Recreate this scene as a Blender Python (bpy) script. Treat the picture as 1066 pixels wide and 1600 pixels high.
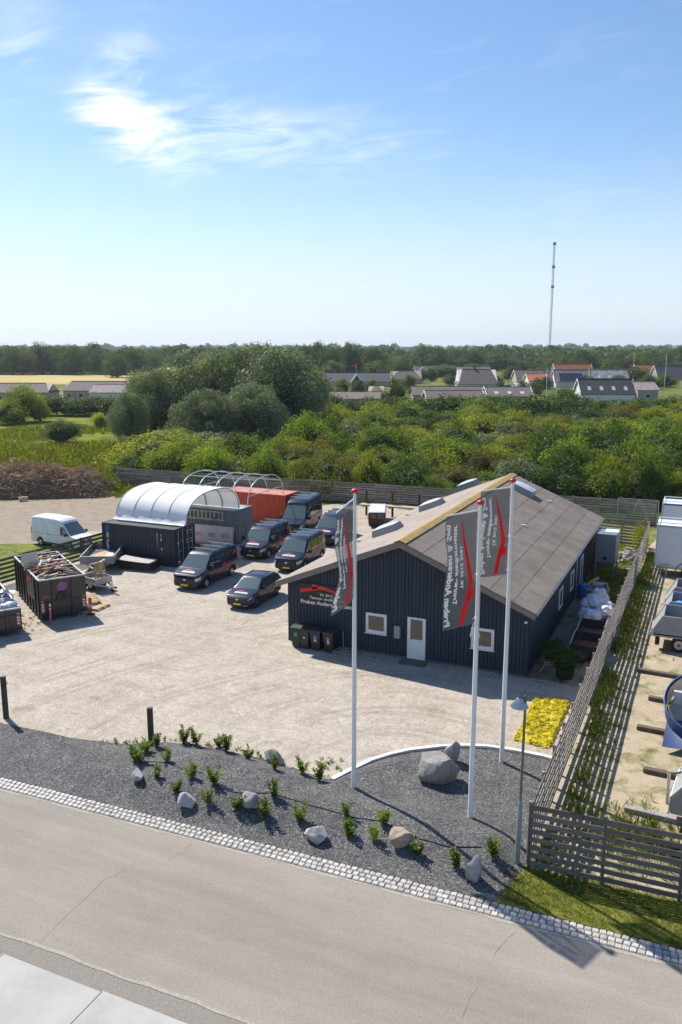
import bpy, bmesh, math, random
from mathutils import Vector, Matrix, noise
R = math.radians
rnd = random.Random(7)
for o in list(bpy.data.objects): bpy.data.objects.remove(o)
scene = bpy.context.scene
col = scene.collection
# ------------------------------------------------------------------ camera
CAM_H = 14.5; FPX = 1300.0; PITCH = math.atan(257 / FPX); YAW = R(24.25)
cd = bpy.data.cameras.new('camera'); cam = bpy.data.objects.new('camera', cd); col.objects.link(cam)
cam.location = (0, 0, CAM_H); cam.rotation_euler = (R(90) - PITCH, 0, YAW)
cd.sensor_fit = 'VERTICAL'; cd.sensor_height = 24.0; cd.lens = FPX / 1600 * 24.0
cd.clip_start = 0.1; cd.clip_end = 30000
scene.camera = cam
# ------------------------------------------------------------------ light
SUN_EL = R(46.5); SUN_AZ = R(180 - 26.0)          # direction towards the sun, ccw from +X
sdir = Vector((math.cos(SUN_AZ) * math.cos(SUN_EL), math.sin(SUN_AZ) * math.cos(SUN_EL), math.sin(SUN_EL)))
sl = bpy.data.lights.new('sun', 'SUN'); sl.energy = 5.0; sl.angle = R(0.53); sl.color = (1.0, 0.94, 0.83)
so = bpy.data.objects.new('sun', sl); col.objects.link(so)
so.rotation_euler = (-sdir).to_track_quat('-Z', 'Y').to_euler(); so.location = (-60, 60, 80)
wd = bpy.data.worlds.new('World'); scene.world = wd; wd.use_nodes = True
def build_world():
    nt = wd.node_tree; N = nt.nodes; L = nt.links; N.clear()
    out = N.new('ShaderNodeOutputWorld'); bg = N.new('ShaderNodeBackground'); bg.inputs['Strength'].default_value = 0.115
    sky = N.new('ShaderNodeTexSky'); sky.sky_type = 'NISHITA'; sky.sun_disc = False
    sky.sun_elevation = SUN_EL; sky.sun_rotation = (math.pi / 2 - SUN_AZ) % (2 * math.pi)
    sky.altitude = 10; sky.air_density = 1.0; sky.dust_density = 0.25; sky.ozone_density = 3.0
    def math_(op, a, b=None, clamp=False):
        m = N.new('ShaderNodeMath'); m.operation = op; m.use_clamp = clamp
        for i, v in enumerate((a, b)):
            if v is None: continue
            if isinstance(v, (int, float)): m.inputs[i].default_value = v
            else: L.new(v, m.inputs[i])
        return m.outputs[0]
    geo = N.new('ShaderNodeTexCoord')
    sep = N.new('ShaderNodeSeparateXYZ'); L.new(geo.outputs['Generated'], sep.inputs[0])
    # project the view direction on a high cloud layer
    zc = math_('MAXIMUM', sep.outputs[2], 0.02)
    u = math_('DIVIDE', sep.outputs[0], math_('ADD', zc, 0.12)); v = math_('DIVIDE', sep.outputs[1], math_('ADD', zc, 0.12))
    com = N.new('ShaderNodeCombineXYZ'); L.new(u, com.inputs[0]); L.new(v, com.inputs[1])
    mp = N.new('ShaderNodeMapping'); mp.inputs['Rotation'].default_value = (0, 0, R(-32)); mp.inputs['Scale'].default_value = (1.15, 2.1, 1)
    L.new(com.outputs[0], mp.inputs[0])
    n1 = N.new('ShaderNodeTexNoise'); n1.inputs['Scale'].default_value = 3.0; n1.inputs['Detail'].default_value = 9; n1.inputs['Roughness'].default_value = 0.58; n1.inputs['Distortion'].default_value = 0.9
    L.new(mp.outputs[0], n1.inputs['Vector'])
    n2 = N.new('ShaderNodeTexNoise'); n2.inputs['Scale'].default_value = 0.55; n2.inputs['Detail'].default_value = 2
    L.new(com.outputs[0], n2.inputs['Vector'])
    def blob(p, rad, soft):
        vm = N.new('ShaderNodeVectorMath'); vm.operation = 'DISTANCE'; L.new(geo.outputs['Generated'], vm.inputs[0]); vm.inputs[1].default_value = p
        mr = N.new('ShaderNodeMapRange'); mr.interpolation_type = 'SMOOTHSTEP'
        mr.inputs[1].default_value = rad + soft; mr.inputs[2].default_value = max(0.0, rad - soft); mr.inputs[3].default_value = 0; mr.inputs[4].default_value = 1
        L.new(vm.outputs['Value'], mr.inputs[0]); return mr.outputs[0]
    # thin veil everywhere plus three denser wisps where the photograph shows them
    veil = math_('MULTIPLY', math_('SUBTRACT', n1.outputs[0], 0.56, True), math_('MULTIPLY', n2.outputs[0], 1.0), True)
    dens = veil
    for px, py, rad, soft, k in CLOUDS:
        d = pix_dir(px, py)
        b = blob(d, rad, soft)
        t = math_('MULTIPLY', math_('MULTIPLY', math_('SUBTRACT', n1.outputs[0], 0.38, True), b), k * .74)
        dens = math_('ADD', dens, t, True)
    # mask the veil away from the zenith brightness: same everywhere above the horizon
    hz = N.new('ShaderNodeMapRange'); hz.interpolation_type = 'SMOOTHERSTEP'; L.new(sep.outputs[2], hz.inputs[0])
    hz.inputs[1].default_value = 0.25; hz.inputs[2].default_value = -0.02; hz.inputs[3].default_value = 0.0; hz.inputs[4].default_value = 0.76
    hm = N.new('ShaderNodeMixRGB'); hm.inputs[2].default_value = (5.0, 5.7, 6.7, 1); L.new(hz.outputs[0], hm.inputs[0]); hs = N.new('ShaderNodeHueSaturation'); hs.inputs['Saturation'].default_value = 1.10; hs.inputs['Value'].default_value = .95; L.new(sky.outputs[0], hs.inputs['Color']); tn = N.new('ShaderNodeMixRGB'); tn.blend_type = 'MULTIPLY'; tn.inputs[0].default_value = 1; tn.inputs[2].default_value = (1.0, .985, 1.0, 1); L.new(hs.outputs[0], tn.inputs[1]); L.new(tn.outputs[0], hm.inputs[1])
    mix = N.new('ShaderNodeMixRGB'); mix.inputs[2].default_value = (7.6, 7.8, 8.1, 1)
    L.new(dens, mix.inputs[0]); L.new(hm.outputs[0], mix.inputs[1])
    L.new(mix.outputs[0], bg.inputs[0]); L.new(bg.outputs[0], out.inputs[0])
cp_, sp_ = math.cos(PITCH), math.sin(PITCH); cy_, sy_ = math.cos(YAW), math.sin(YAW)
def pix_ray(x, y):
    a = (x - 533) / FPX; b = (800 - y) / FPX
    F = cp_ + b * sp_; U = b * cp_ - sp_
    return Vector((a * cy_ - F * sy_, a * sy_ + F * cy_, U))
def pix_dir(x, y): return tuple(pix_ray(x, y).normalized())
CLOUDS = [(148, 158, .016, .026, 3.4), (180, 182, .02, .03, 3.4), (220, 208, .024, .034, 3.4), (270, 226, .024, .034, 3.6), (325, 205, .026, .036, 3.0), (385, 205, .024, .034, 2.6), (445, 214, .022, .032, 1.9), (520, 228, .022, .034, 1.5), (585, 232, .02, .03, 1.2), (660, 228, .02, .035, .6),
          (208, 92, .016, .026, 2.2), (185, 118, .016, .03, 1.4), (5, 60, .04, .045, 1.0), (120, 70, .11, .11, .35), (900, 312, .02, .03, .5)]
build_world()
vs = scene.view_settings; vs.view_transform = 'Standard'; vs.look = 'None'; vs.gamma = 1.0; vs.exposure = 0.45
scene.render.engine = 'CYCLES'
scene.cycles.volume_bounces = 0
scene.cycles.max_bounces = 8; scene.cycles.transparent_max_bounces = 6
def G(x, y, z=0.0):
    r = pix_ray(x, y); t = (z - CAM_H) / r.z
    return Vector((r.x * t, r.y * t, z))
def at(px, D):                                   # ground point seen in column px, D metres ahead of the camera
    a = (px - 533) / FPX * D / 1.0 * math.cos(PITCH) ** -1 * math.cos(PITCH)
    a = (px - 533) / math.hypot(FPX, 257) * D    # lateral offset near the horizon rows
    return Vector((a * cy_ - D * sy_, a * sy_ + D * cy_, 0))
def ppm(D): return math.hypot(FPX, 257) / D      # photo pixels per metre at distance D
# ------------------------------------------------------------------ materials
MATS = {}
def newmat(name):
    m = bpy.data.materials.new(name); m.use_nodes = True; MATS[name] = m
    nt = m.node_tree; b = nt.nodes['Principled BSDF']; return m, nt, b
def NN(nt, t, **kw):
    n = nt.nodes.new(t)
    for k, v in kw.items():
        if k in n.inputs: n.inputs[k].default_value = v
        else: setattr(n, k, v)
    return n
def ramp(nt, fac, stops, interp='LINEAR'):
    r = nt.nodes.new('ShaderNodeValToRGB'); r.color_ramp.interpolation = interp
    e = r.color_ramp.elements
    while len(e) < len(stops): e.new(0.5)
    for i, (p, c) in enumerate(stops):
        e[i].position = p; e[i].color = (*c, 1) if len(c) == 3 else c
    nt.links.new(fac, r.inputs[0]); return r.outputs[0]
def mixc(nt, fac, a, b, mode='MIX'):
    m = nt.nodes.new('ShaderNodeMixRGB'); m.blend_type = mode
    for i, v in ((0, fac), (1, a), (2, b)):
        if isinstance(v, (int, float)): m.inputs[i].default_value = v
        elif isinstance(v, tuple): m.inputs[i].default_value = (*v, 1) if len(v) == 3 else v
        else: nt.links.new(v, m.inputs[i])
    return m.outputs[0]
def noise_t(nt, scale, detail=3, rough=.55, vec=None, dist=0):
    n = nt.nodes.new('ShaderNodeTexNoise'); n.inputs['Scale'].default_value = scale; n.inputs['Detail'].default_value = detail
    n.inputs['Roughness'].default_value = rough; n.inputs['Distortion'].default_value = dist
    if vec is not None: nt.links.new(vec, n.inputs['Vector'])
    return n.outputs[0]
def coords(nt, scale=(1, 1, 1), rot=(0, 0, 0), kind='Object'):
    t = nt.nodes.new('ShaderNodeTexCoord'); m = nt.nodes.new('ShaderNodeMapping')
    m.inputs['Scale'].default_value = scale; m.inputs['Rotation'].default_value = rot
    nt.links.new(t.outputs[kind], m.inputs[0]); return m.outputs[0]
def worldpos(nt, scale=(1, 1, 1), rot=(0, 0, 0)):
    t = nt.nodes.new('ShaderNodeNewGeometry'); m = nt.nodes.new('ShaderNodeMapping')
    m.inputs['Scale'].default_value = scale; m.inputs['Rotation'].default_value = rot
    nt.links.new(t.outputs['Position'], m.inputs[0]); return m.outputs[0]
def bump(nt, b, h, strength=.3, dist=.02):
    n = nt.nodes.new('ShaderNodeBump'); n.inputs['Strength'].default_value = strength; n.inputs['Distance'].default_value = dist
    nt.links.new(h, n.inputs['Height']); nt.links.new(n.outputs[0], b.inputs['Normal'])
def M(name, c, rough=.6, var=.25, scale=4, metal=0, coat=0, bmp=0, rv=0.0, spec=.5, stretch=None, hue=None):
    """plain surface with grain, wear and (rv) a difference from piece to piece"""
    m, nt, b = newmat(name)
    v = worldpos(nt, stretch or (1, 1, 1))
    n = noise_t(nt, scale, 5, .6, v)
    lo = tuple(x * (1 - var) for x in c); hi = tuple(min(1, x * (1 + var)) for x in (hue or c))
    cc = ramp(nt, n, [(.3, lo), (.7, hi)])
    if rv:
        oi = nt.nodes.new('ShaderNodeObjectInfo')
        f = ramp(nt, oi.outputs['Random'], [(0, (1 - rv,) * 3), (1, (1 + rv,) * 3)])
        cc = mixc(nt, 1.0, cc, f, 'MULTIPLY')
    nt.links.new(cc, b.inputs['Base Color'])
    b.inputs['Roughness'].default_value = rough; b.inputs['Metallic'].default_value = metal
    b.inputs['Specular IOR Level'].default_value = spec
    if coat: b.inputs['Coat Weight'].default_value = coat; b.inputs['Coat Roughness'].default_value = .04
    if bmp: bump(nt, b, n, bmp, .02)
    return m
def emitless_glass(name, c, rough=.04):
    m, nt, b = newmat(name); b.inputs['Base Color'].default_value = (*c, 1); b.inputs['Roughness'].default_value = rough
    b.inputs['Specular IOR Level'].default_value = .8; b.inputs['Coat Weight'].default_value = .6; b.inputs['Coat Roughness'].default_value = .02
    return m
def leafmat(name, cols, trans=.35, rough=.55, hv=.18, island=.5):
    """leaves: colour differs from leaf to leaf and from plant to plant"""
    m, nt, b = newmat(name)
    g = nt.nodes.new('ShaderNodeNewGeometry'); oi = nt.nodes.new('ShaderNodeObjectInfo')
    base = ramp(nt, g.outputs['Random Per Island'], [(i / (len(cols) - 1), c) for i, c in enumerate(cols)])
    big = noise_t(nt, .35, 2, .5, worldpos(nt))
    f1 = ramp(nt, big, [(.3, (.72,) * 3), (.7, (1.22, 1.2, 1.1))])
    base = mixc(nt, 1.0, base, f1, 'MULTIPLY')
    f2 = ramp(nt, oi.outputs['Random'], [(0, (1 - hv, 1 - hv, 1 - hv * .6)), (.5, (1, 1, 1)), (1, (1 + hv * 1.3, 1 + hv, 1 - hv))])
    base = mixc(nt, 1.0, base, f2, 'MULTIPLY')
    nt.links.new(base, b.inputs['Base Color']); b.inputs['Roughness'].default_value = rough
    b.inputs['Specular IOR Level'].default_value = .15
    tr = nt.nodes.new('ShaderNodeBsdfTranslucent'); tc = mixc(nt, 1.0, base, (1.25, 1.3, .5), 'MULTIPLY'); nt.links.new(tc, tr.inputs[0])
    mx = nt.nodes.new('ShaderNodeMixShader'); mx.inputs[0].default_value = trans
    nt.links.new(b.outputs[0], mx.inputs[1]); nt.links.new(tr.outputs[0], mx.inputs[2])
    nt.links.new(mx.outputs[0], nt.nodes['Material Output'].inputs[0]); return m
# ------------------------------------------------------------------ mesh building
class MB:
    def __init__(s): s.v = []; s.f = []
    def add(s, vs, fs):
        k = len(s.v); s.v += [tuple(p) for p in vs]; s.f += [tuple(i + k for i in f) for f in fs]; return s
    def box(s, x0, x1, y0, y1, z0, z1, mat=None):
        vs = [(x, y, z) for z in (z0, z1) for y in (y0, y1) for x in (x0, x1)]
        if mat is not None: vs = [mat @ Vector(p) for p in vs]
        return s.add(vs, [(0, 2, 3, 1), (4, 5, 7, 6), (0, 1, 5, 4), (2, 6, 7, 3), (0, 4, 6, 2), (1, 3, 7, 5)])
    def bev(s, x0, x1, y0, y1, z0, z1, b=.02, mat=None):
        """box with bevelled edges"""
        bm = bmesh.new(); bmesh.ops.create_cube(bm, size=1)
        for v in bm.verts: v.co = Vector(((x0 + x1) / 2 + v.co.x * (x1 - x0), (y0 + y1) / 2 + v.co.y * (y1 - y0), (z0 + z1) / 2 + v.co.z * (z1 - z0)))
        bmesh.ops.bevel(bm, geom=bm.edges[:], offset=b, segments=1, affect='EDGES')
        bm.verts.index_update(); vs = [(mat @ v.co if mat is not None else v.co) for v in bm.verts]
        s.add(vs, [tuple(v.index for v in f.verts) for f in bm.faces]); bm.free(); return s
    def tube(s, pts, r, n=8, cap=True):
        pts = [Vector(p) for p in pts]; k = len(s.v); rs = r if isinstance(r, (list, tuple)) else [r] * len(pts)
        for i, p in enumerate(pts):
            d = (pts[min(i + 1, len(pts) - 1)] - pts[max(i - 1, 0)]).normalized()
            a = Vector((0, 0, 1)) if abs(d.z) < .9 else Vector((1, 0, 0))
            u = d.cross(a).normalized(); w = d.cross(u)
            for j in range(n):
                t = 2 * math.pi * j / n; s.v.append(tuple(p + (u * math.cos(t) + w * math.sin(t)) * rs[i]))
        for i in range(len(pts) - 1):
            for j in range(n):
                a = k + i * n + j; b = k + i * n + (j + 1) % n; s.f.append((a, b, b + n, a + n))
        if cap:
            s.f.append(tuple(k + j for j in range(n))); e = k + (len(pts) - 1) * n; s.f.append(tuple(e + n - 1 - j for j in range(n)))
        return s
    def bar(s, a, b, w, h):
        """rectangular bar from a to b"""
        a = Vector(a); b = Vector(b); d = (b - a).normalized()
        u = d.cross(Vector((0, 0, 1)) if abs(d.z) < .95 else Vector((0, 1, 0))).normalized(); q = u.cross(d)
        vs = []
        for p in (a, b):
            for sx, sz in ((-1, -1), (1, -1), (1, 1), (-1, 1)): vs.append(p + u * sx * w / 2 + q * sz * h / 2)
        return s.add(vs, [(0, 3, 2, 1), (4, 5, 6, 7), (0, 1, 5, 4), (1, 2, 6, 5), (2, 3, 7, 6), (3, 0, 4, 7)])
    def lathe(s, prof, n=16, c=(0, 0, 0)):
        k = len(s.v)
        for (r, z) in prof:
            for j in range(n):
                t = 2 * math.pi * j / n; s.v.append((c[0] + r * math.cos(t), c[1] + r * math.sin(t), c[2] + z))
        for i in range(len(prof) - 1):
            for j in range(n):
                a = k + i * n + j; b = k + i * n + (j + 1) % n; s.f.append((a, b, b + n, a + n))
        return s
    def prism(s, poly, d0, d1, axis='Y'):
        """poly in the plane across axis, extruded d0..d1"""
        n = len(poly); f = {'Y': lambda p, d: (p[0], d, p[1]), 'X': lambda p, d: (d, p[0], p[1]), 'Z': lambda p, d: (p[0], p[1], d)}[axis]
        return s.add([f(p, d0) for p in poly] + [f(p, d1) for p in poly],
                     [tuple(range(n)), tuple(range(2 * n - 1, n - 1, -1))] + [(i, i + n, (i + 1) % n + n, (i + 1) % n) for i in range(n)])
    def grid(s, fn, nu, nv, flip=False):
        k = len(s.v)
        for i in range(nu + 1):
            for j in range(nv + 1): s.v.append(tuple(fn(i / nu, j / nv)))
        for i in range(nu):
            for j in range(nv):
                a = k + i * (nv + 1) + j; q = (a, a + nv + 1, a + nv + 2, a + 1)
                s.f.append(q[::-1] if flip else q)
        return s
    def mesh(s, name, recalc=True):
        me = bpy.data.meshes.new(name); me.from_pydata(s.v, [], s.f)
        if recalc:
            bm = bmesh.new(); bm.from_mesh(me); bmesh.ops.recalc_face_normals(bm, faces=bm.faces[:]); bm.to_mesh(me); bm.free()
        me.update(); return me
    def build(s, name, mat, parent=None, smooth=False, loc=None, rz=None, recalc=True):
        return ob(name, s.mesh(name, recalc), mat, parent, smooth, loc, rz)
def ob(name, me, mat, parent=None, smooth=False, loc=None, rz=None):
    if mat is not None and not me.materials: me.materials.append(mat if not isinstance(mat, str) else MATS[mat])
    if smooth and smooth is not True: me.set_sharp_from_angle(angle=R(smooth)) if False else None
    if smooth:
        for p in me.polygons: p.use_smooth = True
        if smooth is not True: me.set_sharp_from_angle(angle=R(smooth))
    o = bpy.data.objects.new(name, me); col.objects.link(o)
    if parent is not None: o.parent = parent
    if loc is not None: o.location = loc
    if rz is not None: o.rotation_euler = (0, 0, rz)
    return o
def tag(o, label=None, cat=None, group=None, kind=None):
    for k, v in (('label', label), ('category', cat), ('group', group), ('kind', kind)):
        if v: o[k] = v
    return o
def thing(name, label, cat, loc=(0, 0, 0), rz=0, group=None):
    o = bpy.data.objects.new(name, None); col.objects.link(o); o.location = loc; o.rotation_euler = (0, 0, rz); o.empty_display_size = .2
    return tag(o, label, cat, group)
def struct(o): o['kind'] = 'structure'; return o
CH = {}
def kids(o): return [c for c in o.children]
def dup(o, loc=None, rz=None, label=None, group=None, parent=None):
    c = o.copy(); col.objects.link(c); c.parent = parent
    if loc is not None: c.location = loc
    if rz is not None: c.rotation_euler = (0, 0, rz)
    if label: c['label'] = label
    if group: c['group'] = group
    for k in kids(o): dup(k, parent=c)
    return c
def text_mesh(s, size=1.0, bold=0.0, align='LEFT', spacing=1.0, xs=1.0):
    cu = bpy.data.curves.new('t', 'FONT'); cu.body = s; cu.size = size; cu.offset = bold; cu.align_x = align; cu.space_character = spacing; cu.resolution_u = 2
    o = bpy.data.objects.new('t', cu); col.objects.link(o)
    me = bpy.data.meshes.new_from_object(o.evaluated_get(bpy.context.evaluated_depsgraph_get()))
    vs = [(v.co.x * xs, v.co.y) for v in me.vertices]; fs = [tuple(p.vertices) for p in me.polygons]
    bpy.data.objects.remove(o); bpy.data.curves.remove(cu); bpy.data.meshes.remove(me)
    return vs, fs
def smoothstep(a, b, x):
    t = max(0., min(1., (x - a) / (b - a))); return t * t * (3 - 2 * t)
def interp(tab, x):
    if x <= tab[0][0]: return tab[0][1]
    for (x0, y0), (x1, y1) in zip(tab, tab[1:]):
        if x <= x1: return y0 + (y1 - y0) * (x - x0) / (x1 - x0)
    return tab[-1][1]
# shared plain materials
M('white_paint', (.78, .79, .8), .35, .05); M('white_plastic', (.75, .75, .74), .4, .06)
M('black_metal', (.022, .023, .025), .4, .3, 3, coat=.2); M('black_plastic', (.018, .018, .019), .45, .2)
M('rubber', (.02, .02, .02), .8, .3); M('red', (.62, .015, .02), .4, .08); M('galvanised', (.42, .44, .45), .42, .15, 6, metal=.6)
M('rim', (.55, .56, .58), .3, .1, metal=.8); M('dark_rim', (.06, .06, .065), .35, .1, metal=.5)
M('raw_wood', (.55, .40, .22), .7, .2, 8, rv=.25, stretch=(1, 1, 6)); M('old_wood', (.25, .18, .13), .85, .35, 8, rv=.45)
M('pale_wood', (.62, .55, .45), .75, .25, 8, rv=.3)
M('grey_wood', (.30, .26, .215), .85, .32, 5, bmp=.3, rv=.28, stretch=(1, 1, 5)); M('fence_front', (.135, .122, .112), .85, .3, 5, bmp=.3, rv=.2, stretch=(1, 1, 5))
M('orange', (.75, .13, .03), .45, .1); M('yellow', (.8, .5, .02), .45, .08); M('blue_plastic', (.02, .16, .55), .4, .15)
emitless_glass('glass', (.012, .017, .02)); emitless_glass('windscreen', (.10, .145, .145)); emitless_glass('pane_brown', (.028, .025, .021), .05)
emitless_glass('dome', (.62, .66, .70), .12)
# ------------------------------------------------------------------ ground materials
def ground_mats():
    # pale worn asphalt
    m, nt, b = newmat('asphalt'); w = worldpos(nt)
    big = noise_t(nt, .28, 5, .6, w); fine = noise_t(nt, 55, 3, .75, w); streak = noise_t(nt, 1.2, 5, .65, worldpos(nt, (.25, 2.2, 1)))
    c = ramp(nt, big, [(.3, (.275, .247, .214)), (.7, (.33, .298, .26))])
    c = mixc(nt, .22, c, ramp(nt, streak, [(.35, (.22, .2, .18)), (.7, (.40, .36, .32))]))
    c = mixc(nt, 1.0, c, ramp(nt, fine, [(.28, (.62, .62, .63)), (.5, (1, 1, 1)), (.74, (1.42, 1.4, 1.36))]), 'MULTIPLY')
    lane = noise_t(nt, .35, 4, .55, worldpos(nt, (.12, 1.0, 1))); c = mixc(nt, 1, c, ramp(nt, lane, [(.35, (.88, .88, .885)), (.65, (1.06, 1.06, 1.05))]), 'MULTIPLY')
    spots = noise_t(nt, 2.1, 4, .6, w)
    c = mixc(nt, 1.0, c, ramp(nt, spots, [(.24, (.86, .86, .87)), (.34, (1, 1, 1)), (.76, (1, 1, 1)), (.84, (1.14, 1.12, 1.08))]), 'MULTIPLY')
    nt.links.new(c, b.inputs['Base Color']); b.inputs['Roughness'].default_value = .9; bump(nt, b, fine, .25, .01)
    m, nt, b = newmat('asphalt_edge'); w = worldpos(nt); fine = noise_t(nt, 42, 4, .8, w)
    c = ramp(nt, fine, [(.25, (.12, .11, .1)), (.5, (.25, .225, .2)), (.75, (.42, .39, .35))])
    nt.links.new(c, b.inputs['Base Color']); b.inputs['Roughness'].default_value = .95; bump(nt, b, fine, .5, .015)
    m, nt, b = newmat('worn_line'); w = worldpos(nt); n = noise_t(nt, 14, 5, .7, w)
    c = ramp(nt, n, [(.35, (.27, .245, .21)), (.6, (.41, .375, .325))]); nt.links.new(c, b.inputs['Base Color']); b.inputs['Roughness'].default_value = .9
    m, nt, b = newmat('concrete'); w = worldpos(nt); n = noise_t(nt, .8, 6, .65, w); f = noise_t(nt, 30, 3, .6, w)
    c = ramp(nt, n, [(.3, (.36, .35, .335)), (.7, (.47, .46, .445))]); c = mixc(nt, 1, c, ramp(nt, f, [(.3, (.93,) * 3), (.7, (1.06,) * 3)]), 'MULTIPLY')
    nt.links.new(c, b.inputs['Base Color']); b.inputs['Roughness'].default_value = .8
    # beige crushed-stone yard
    m, nt, b = newmat('yard_gravel'); w = worldpos(nt)
    n = noise_t(nt, .16, 6, .62, w, .4); n2 = noise_t(nt, .9, 6, .7, w); f = noise_t(nt, 13, 4, .8, w); f2 = noise_t(nt, 3.4, 5, .75, w)
    tr = noise_t(nt, .9, 4, .6, worldpos(nt, (.18, 1.6, 1), (0, 0, R(24))), .6); tr2 = noise_t(nt, 1.0, 4, .6, worldpos(nt, (1.4, .14, 1), (0, 0, R(10))), .8)
    c = ramp(nt, n, [(.28, (.36, .31, .25)), (.5, (.45, .398, .34)), (.72, (.51, .462, .41))])
    c = mixc(nt, .5, c, ramp(nt, n2, [(.3, (.34, .295, .24)), (.55, (.465, .413, .355)), (.75, (.53, .488, .44))]))
    c = mixc(nt, 1, c, ramp(nt, tr, [(.34, (.92, .91, .89)), (.5, (1, 1, 1)), (.68, (1.04, 1.04, 1.05))]), 'MULTIPLY')
    c = mixc(nt, 1, c, ramp(nt, tr2, [(.34, (.94, .94, .93)), (.5, (1, 1, 1)), (.7, (1.03, 1.03, 1.04))]), 'MULTIPLY')
    c = mixc(nt, 1, c, ramp(nt, f, [(.25, (.62, .61, .6)), (.45, (.96, .96, .96)), (.62, (1.08,) * 3), (.8, (1.4, 1.4, 1.42))]), 'MULTIPLY')
    c = mixc(nt, 1, c, ramp(nt, f2, [(.3, (.85, .84, .83)), (.7, (1.12, 1.12, 1.12))]), 'MULTIPLY')
    vo = nt.nodes.new('ShaderNodeTexVoronoi'); vo.inputs['Scale'].default_value = 17; nt.links.new(w, vo.inputs['Vector']); vs_ = nt.nodes.new('ShaderNodeSeparateColor'); nt.links.new(vo.outputs['Color'], vs_.inputs[0])
    c = mixc(nt, 1, c, ramp(nt, vs_.outputs[1], [(0, (.78, .77, .76)), (.2, (.95, .95, .95)), (.8, (1.03, 1.03, 1.03)), (1, (1.22, 1.22, 1.23))]), 'MULTIPLY')
    # wheel arcs swept by turning vehicles
    wv = nt.nodes.new('ShaderNodeTexWave'); wv.wave_type = 'RINGS'; wv.rings_direction = 'Z'; wv.inputs['Scale'].default_value = .16; wv.inputs['Distortion'].default_value = 5; wv.inputs['Detail'].default_value = 3; wv.inputs['Detail Scale'].default_value = .35
    mp = nt.nodes.new('ShaderNodeMapping'); mp.inputs['Location'].default_value = (9, -24, 0); nt.links.new(w, mp.inputs[0]); nt.links.new(mp.outputs[0], wv.inputs['Vector'])
    arc = ramp(nt, wv.outputs['Fac'], [(.02, (1, 1, 1)), (.10, (.72, .69, .65)), (.2, (1, 1, 1)), (.30, (.78, .75, .72)), (.4, (1.03, 1.03, 1.03))]); am = noise_t(nt, .22, 3, .5, w)
    c = mixc(nt, ramp(nt, am, [(.42, (0, 0, 0)), (.62, (.9, .9, .9))]), c, mixc(nt, 1, c, arc, 'MULTIPLY'))
    st = noise_t(nt, .55, 5, .6, w, 1.0); c = mixc(nt, 1, c, ramp(nt, st, [(.26, (.70, .67, .63)), (.36, (1, 1, 1))]), 'MULTIPLY')
    nt.links.new(c, b.inputs['Base Color']); b.inputs['Roughness'].default_value = .95; bump(nt, b, f, .6, .03)
    # dark basalt chippings
    m, nt, b = newmat('dark_gravel'); w = worldpos(nt)
    v = nt.nodes.new('ShaderNodeTexVoronoi'); v.inputs['Scale'].default_value = 34; nt.links.new(w, v.inputs['Vector'])
    sp = nt.nodes.new('ShaderNodeSeparateColor'); nt.links.new(v.outputs['Color'], sp.inputs[0])
    c = ramp(nt, sp.outputs[0], [(0, (.06, .06, .061)), (.5, (.13, .13, .131)), (.9, (.21, .207, .203)), (1, (.38, .37, .36))])
    n = noise_t(nt, 1.0, 5, .65, w); n8 = noise_t(nt, 9, 3, .7, w)
    c = mixc(nt, 1, c, ramp(nt, n, [(.3, (.78, .78, .8)), (.7, (1.25, 1.23, 1.2))]), 'MULTIPLY')
    c = mixc(nt, 1, c, ramp(nt, n8, [(.3, (.7, .7, .7)), (.7, (1.3, 1.3, 1.3))]), 'MULTIPLY')
    nt.links.new(c, b.inputs['Base Color']); b.inputs['Roughness'].default_value = .85; bump(nt, b, v.outputs['Distance'], 1.0, .03)
    # sand with weeds
    def mixed(name, c0, c1, green, lo, hi, sc=.6):
        m, nt, b = newmat(name); w = worldpos(nt); n = noise_t(nt, sc, 7, .68, w, .3); f = noise_t(nt, 14, 4, .75, w); s2 = noise_t(nt, 1.3, 5, .6, w)
        c = ramp(nt, s2, [(.3, c0), (.7, c1)]); c = mixc(nt, 1, c, ramp(nt, f, [(.25, (.7, .69, .67)), (.5, (1, 1, 1)), (.78, (1.22, 1.22, 1.2))]), 'MULTIPLY')
        g = ramp(nt, f, [(.3, tuple(x * .6 for x in green)), (.7, tuple(x * 1.35 for x in green))])
        c = mixc(nt, ramp(nt, n, [(lo, (0, 0, 0)), (hi, (1, 1, 1))]), c, g)
        nt.links.new(c, b.inputs['Base Color']); b.inputs['Roughness'].default_value = .95; bump(nt, b, f, .5, .03)
    mixed('weedy_sand', (.36, .29, .20), (.49, .41, .30), (.14, .16, .045), .50, .66, .9)
    mixed('dirt_track', (.25, .20, .155), (.36, .30, .24), (.2, .19, .08), .66, .8, .5)
    mixed('passage', (.26, .215, .165), (.36, .31, .25), (.06, .085, .02), .52, .62, .5)
    mixed('grass_strip', (.16, .17, .045), (.25, .25, .07), (.09, .13, .025), .45, .6, 1.2)
    mixed('lawn', (.16, .17, .035), (.25, .23, .06), (.10, .135, .022), .45, .62, 2.2)
    mixed('meadow', (.14, .18, .016), (.26, .26, .02), (.055, .095, .014), .42, .62, .12)
    mixed('scrub_floor', (.05, .08, .018), (.08, .11, .03), (.03, .055, .012), .4, .6, .3)
    # countryside far away: fields, hedges
    m, nt, b = newmat('countryside'); w = worldpos(nt); n = noise_t(nt, .004, 4, .6, w); f = noise_t(nt, .05, 4, .6, w)
    c = ramp(nt, n, [(.35, (.06, .1, .02)), (.5, (.14, .16, .045)), (.62, (.30, .25, .10)), (.7, (.07, .11, .025))])
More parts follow.
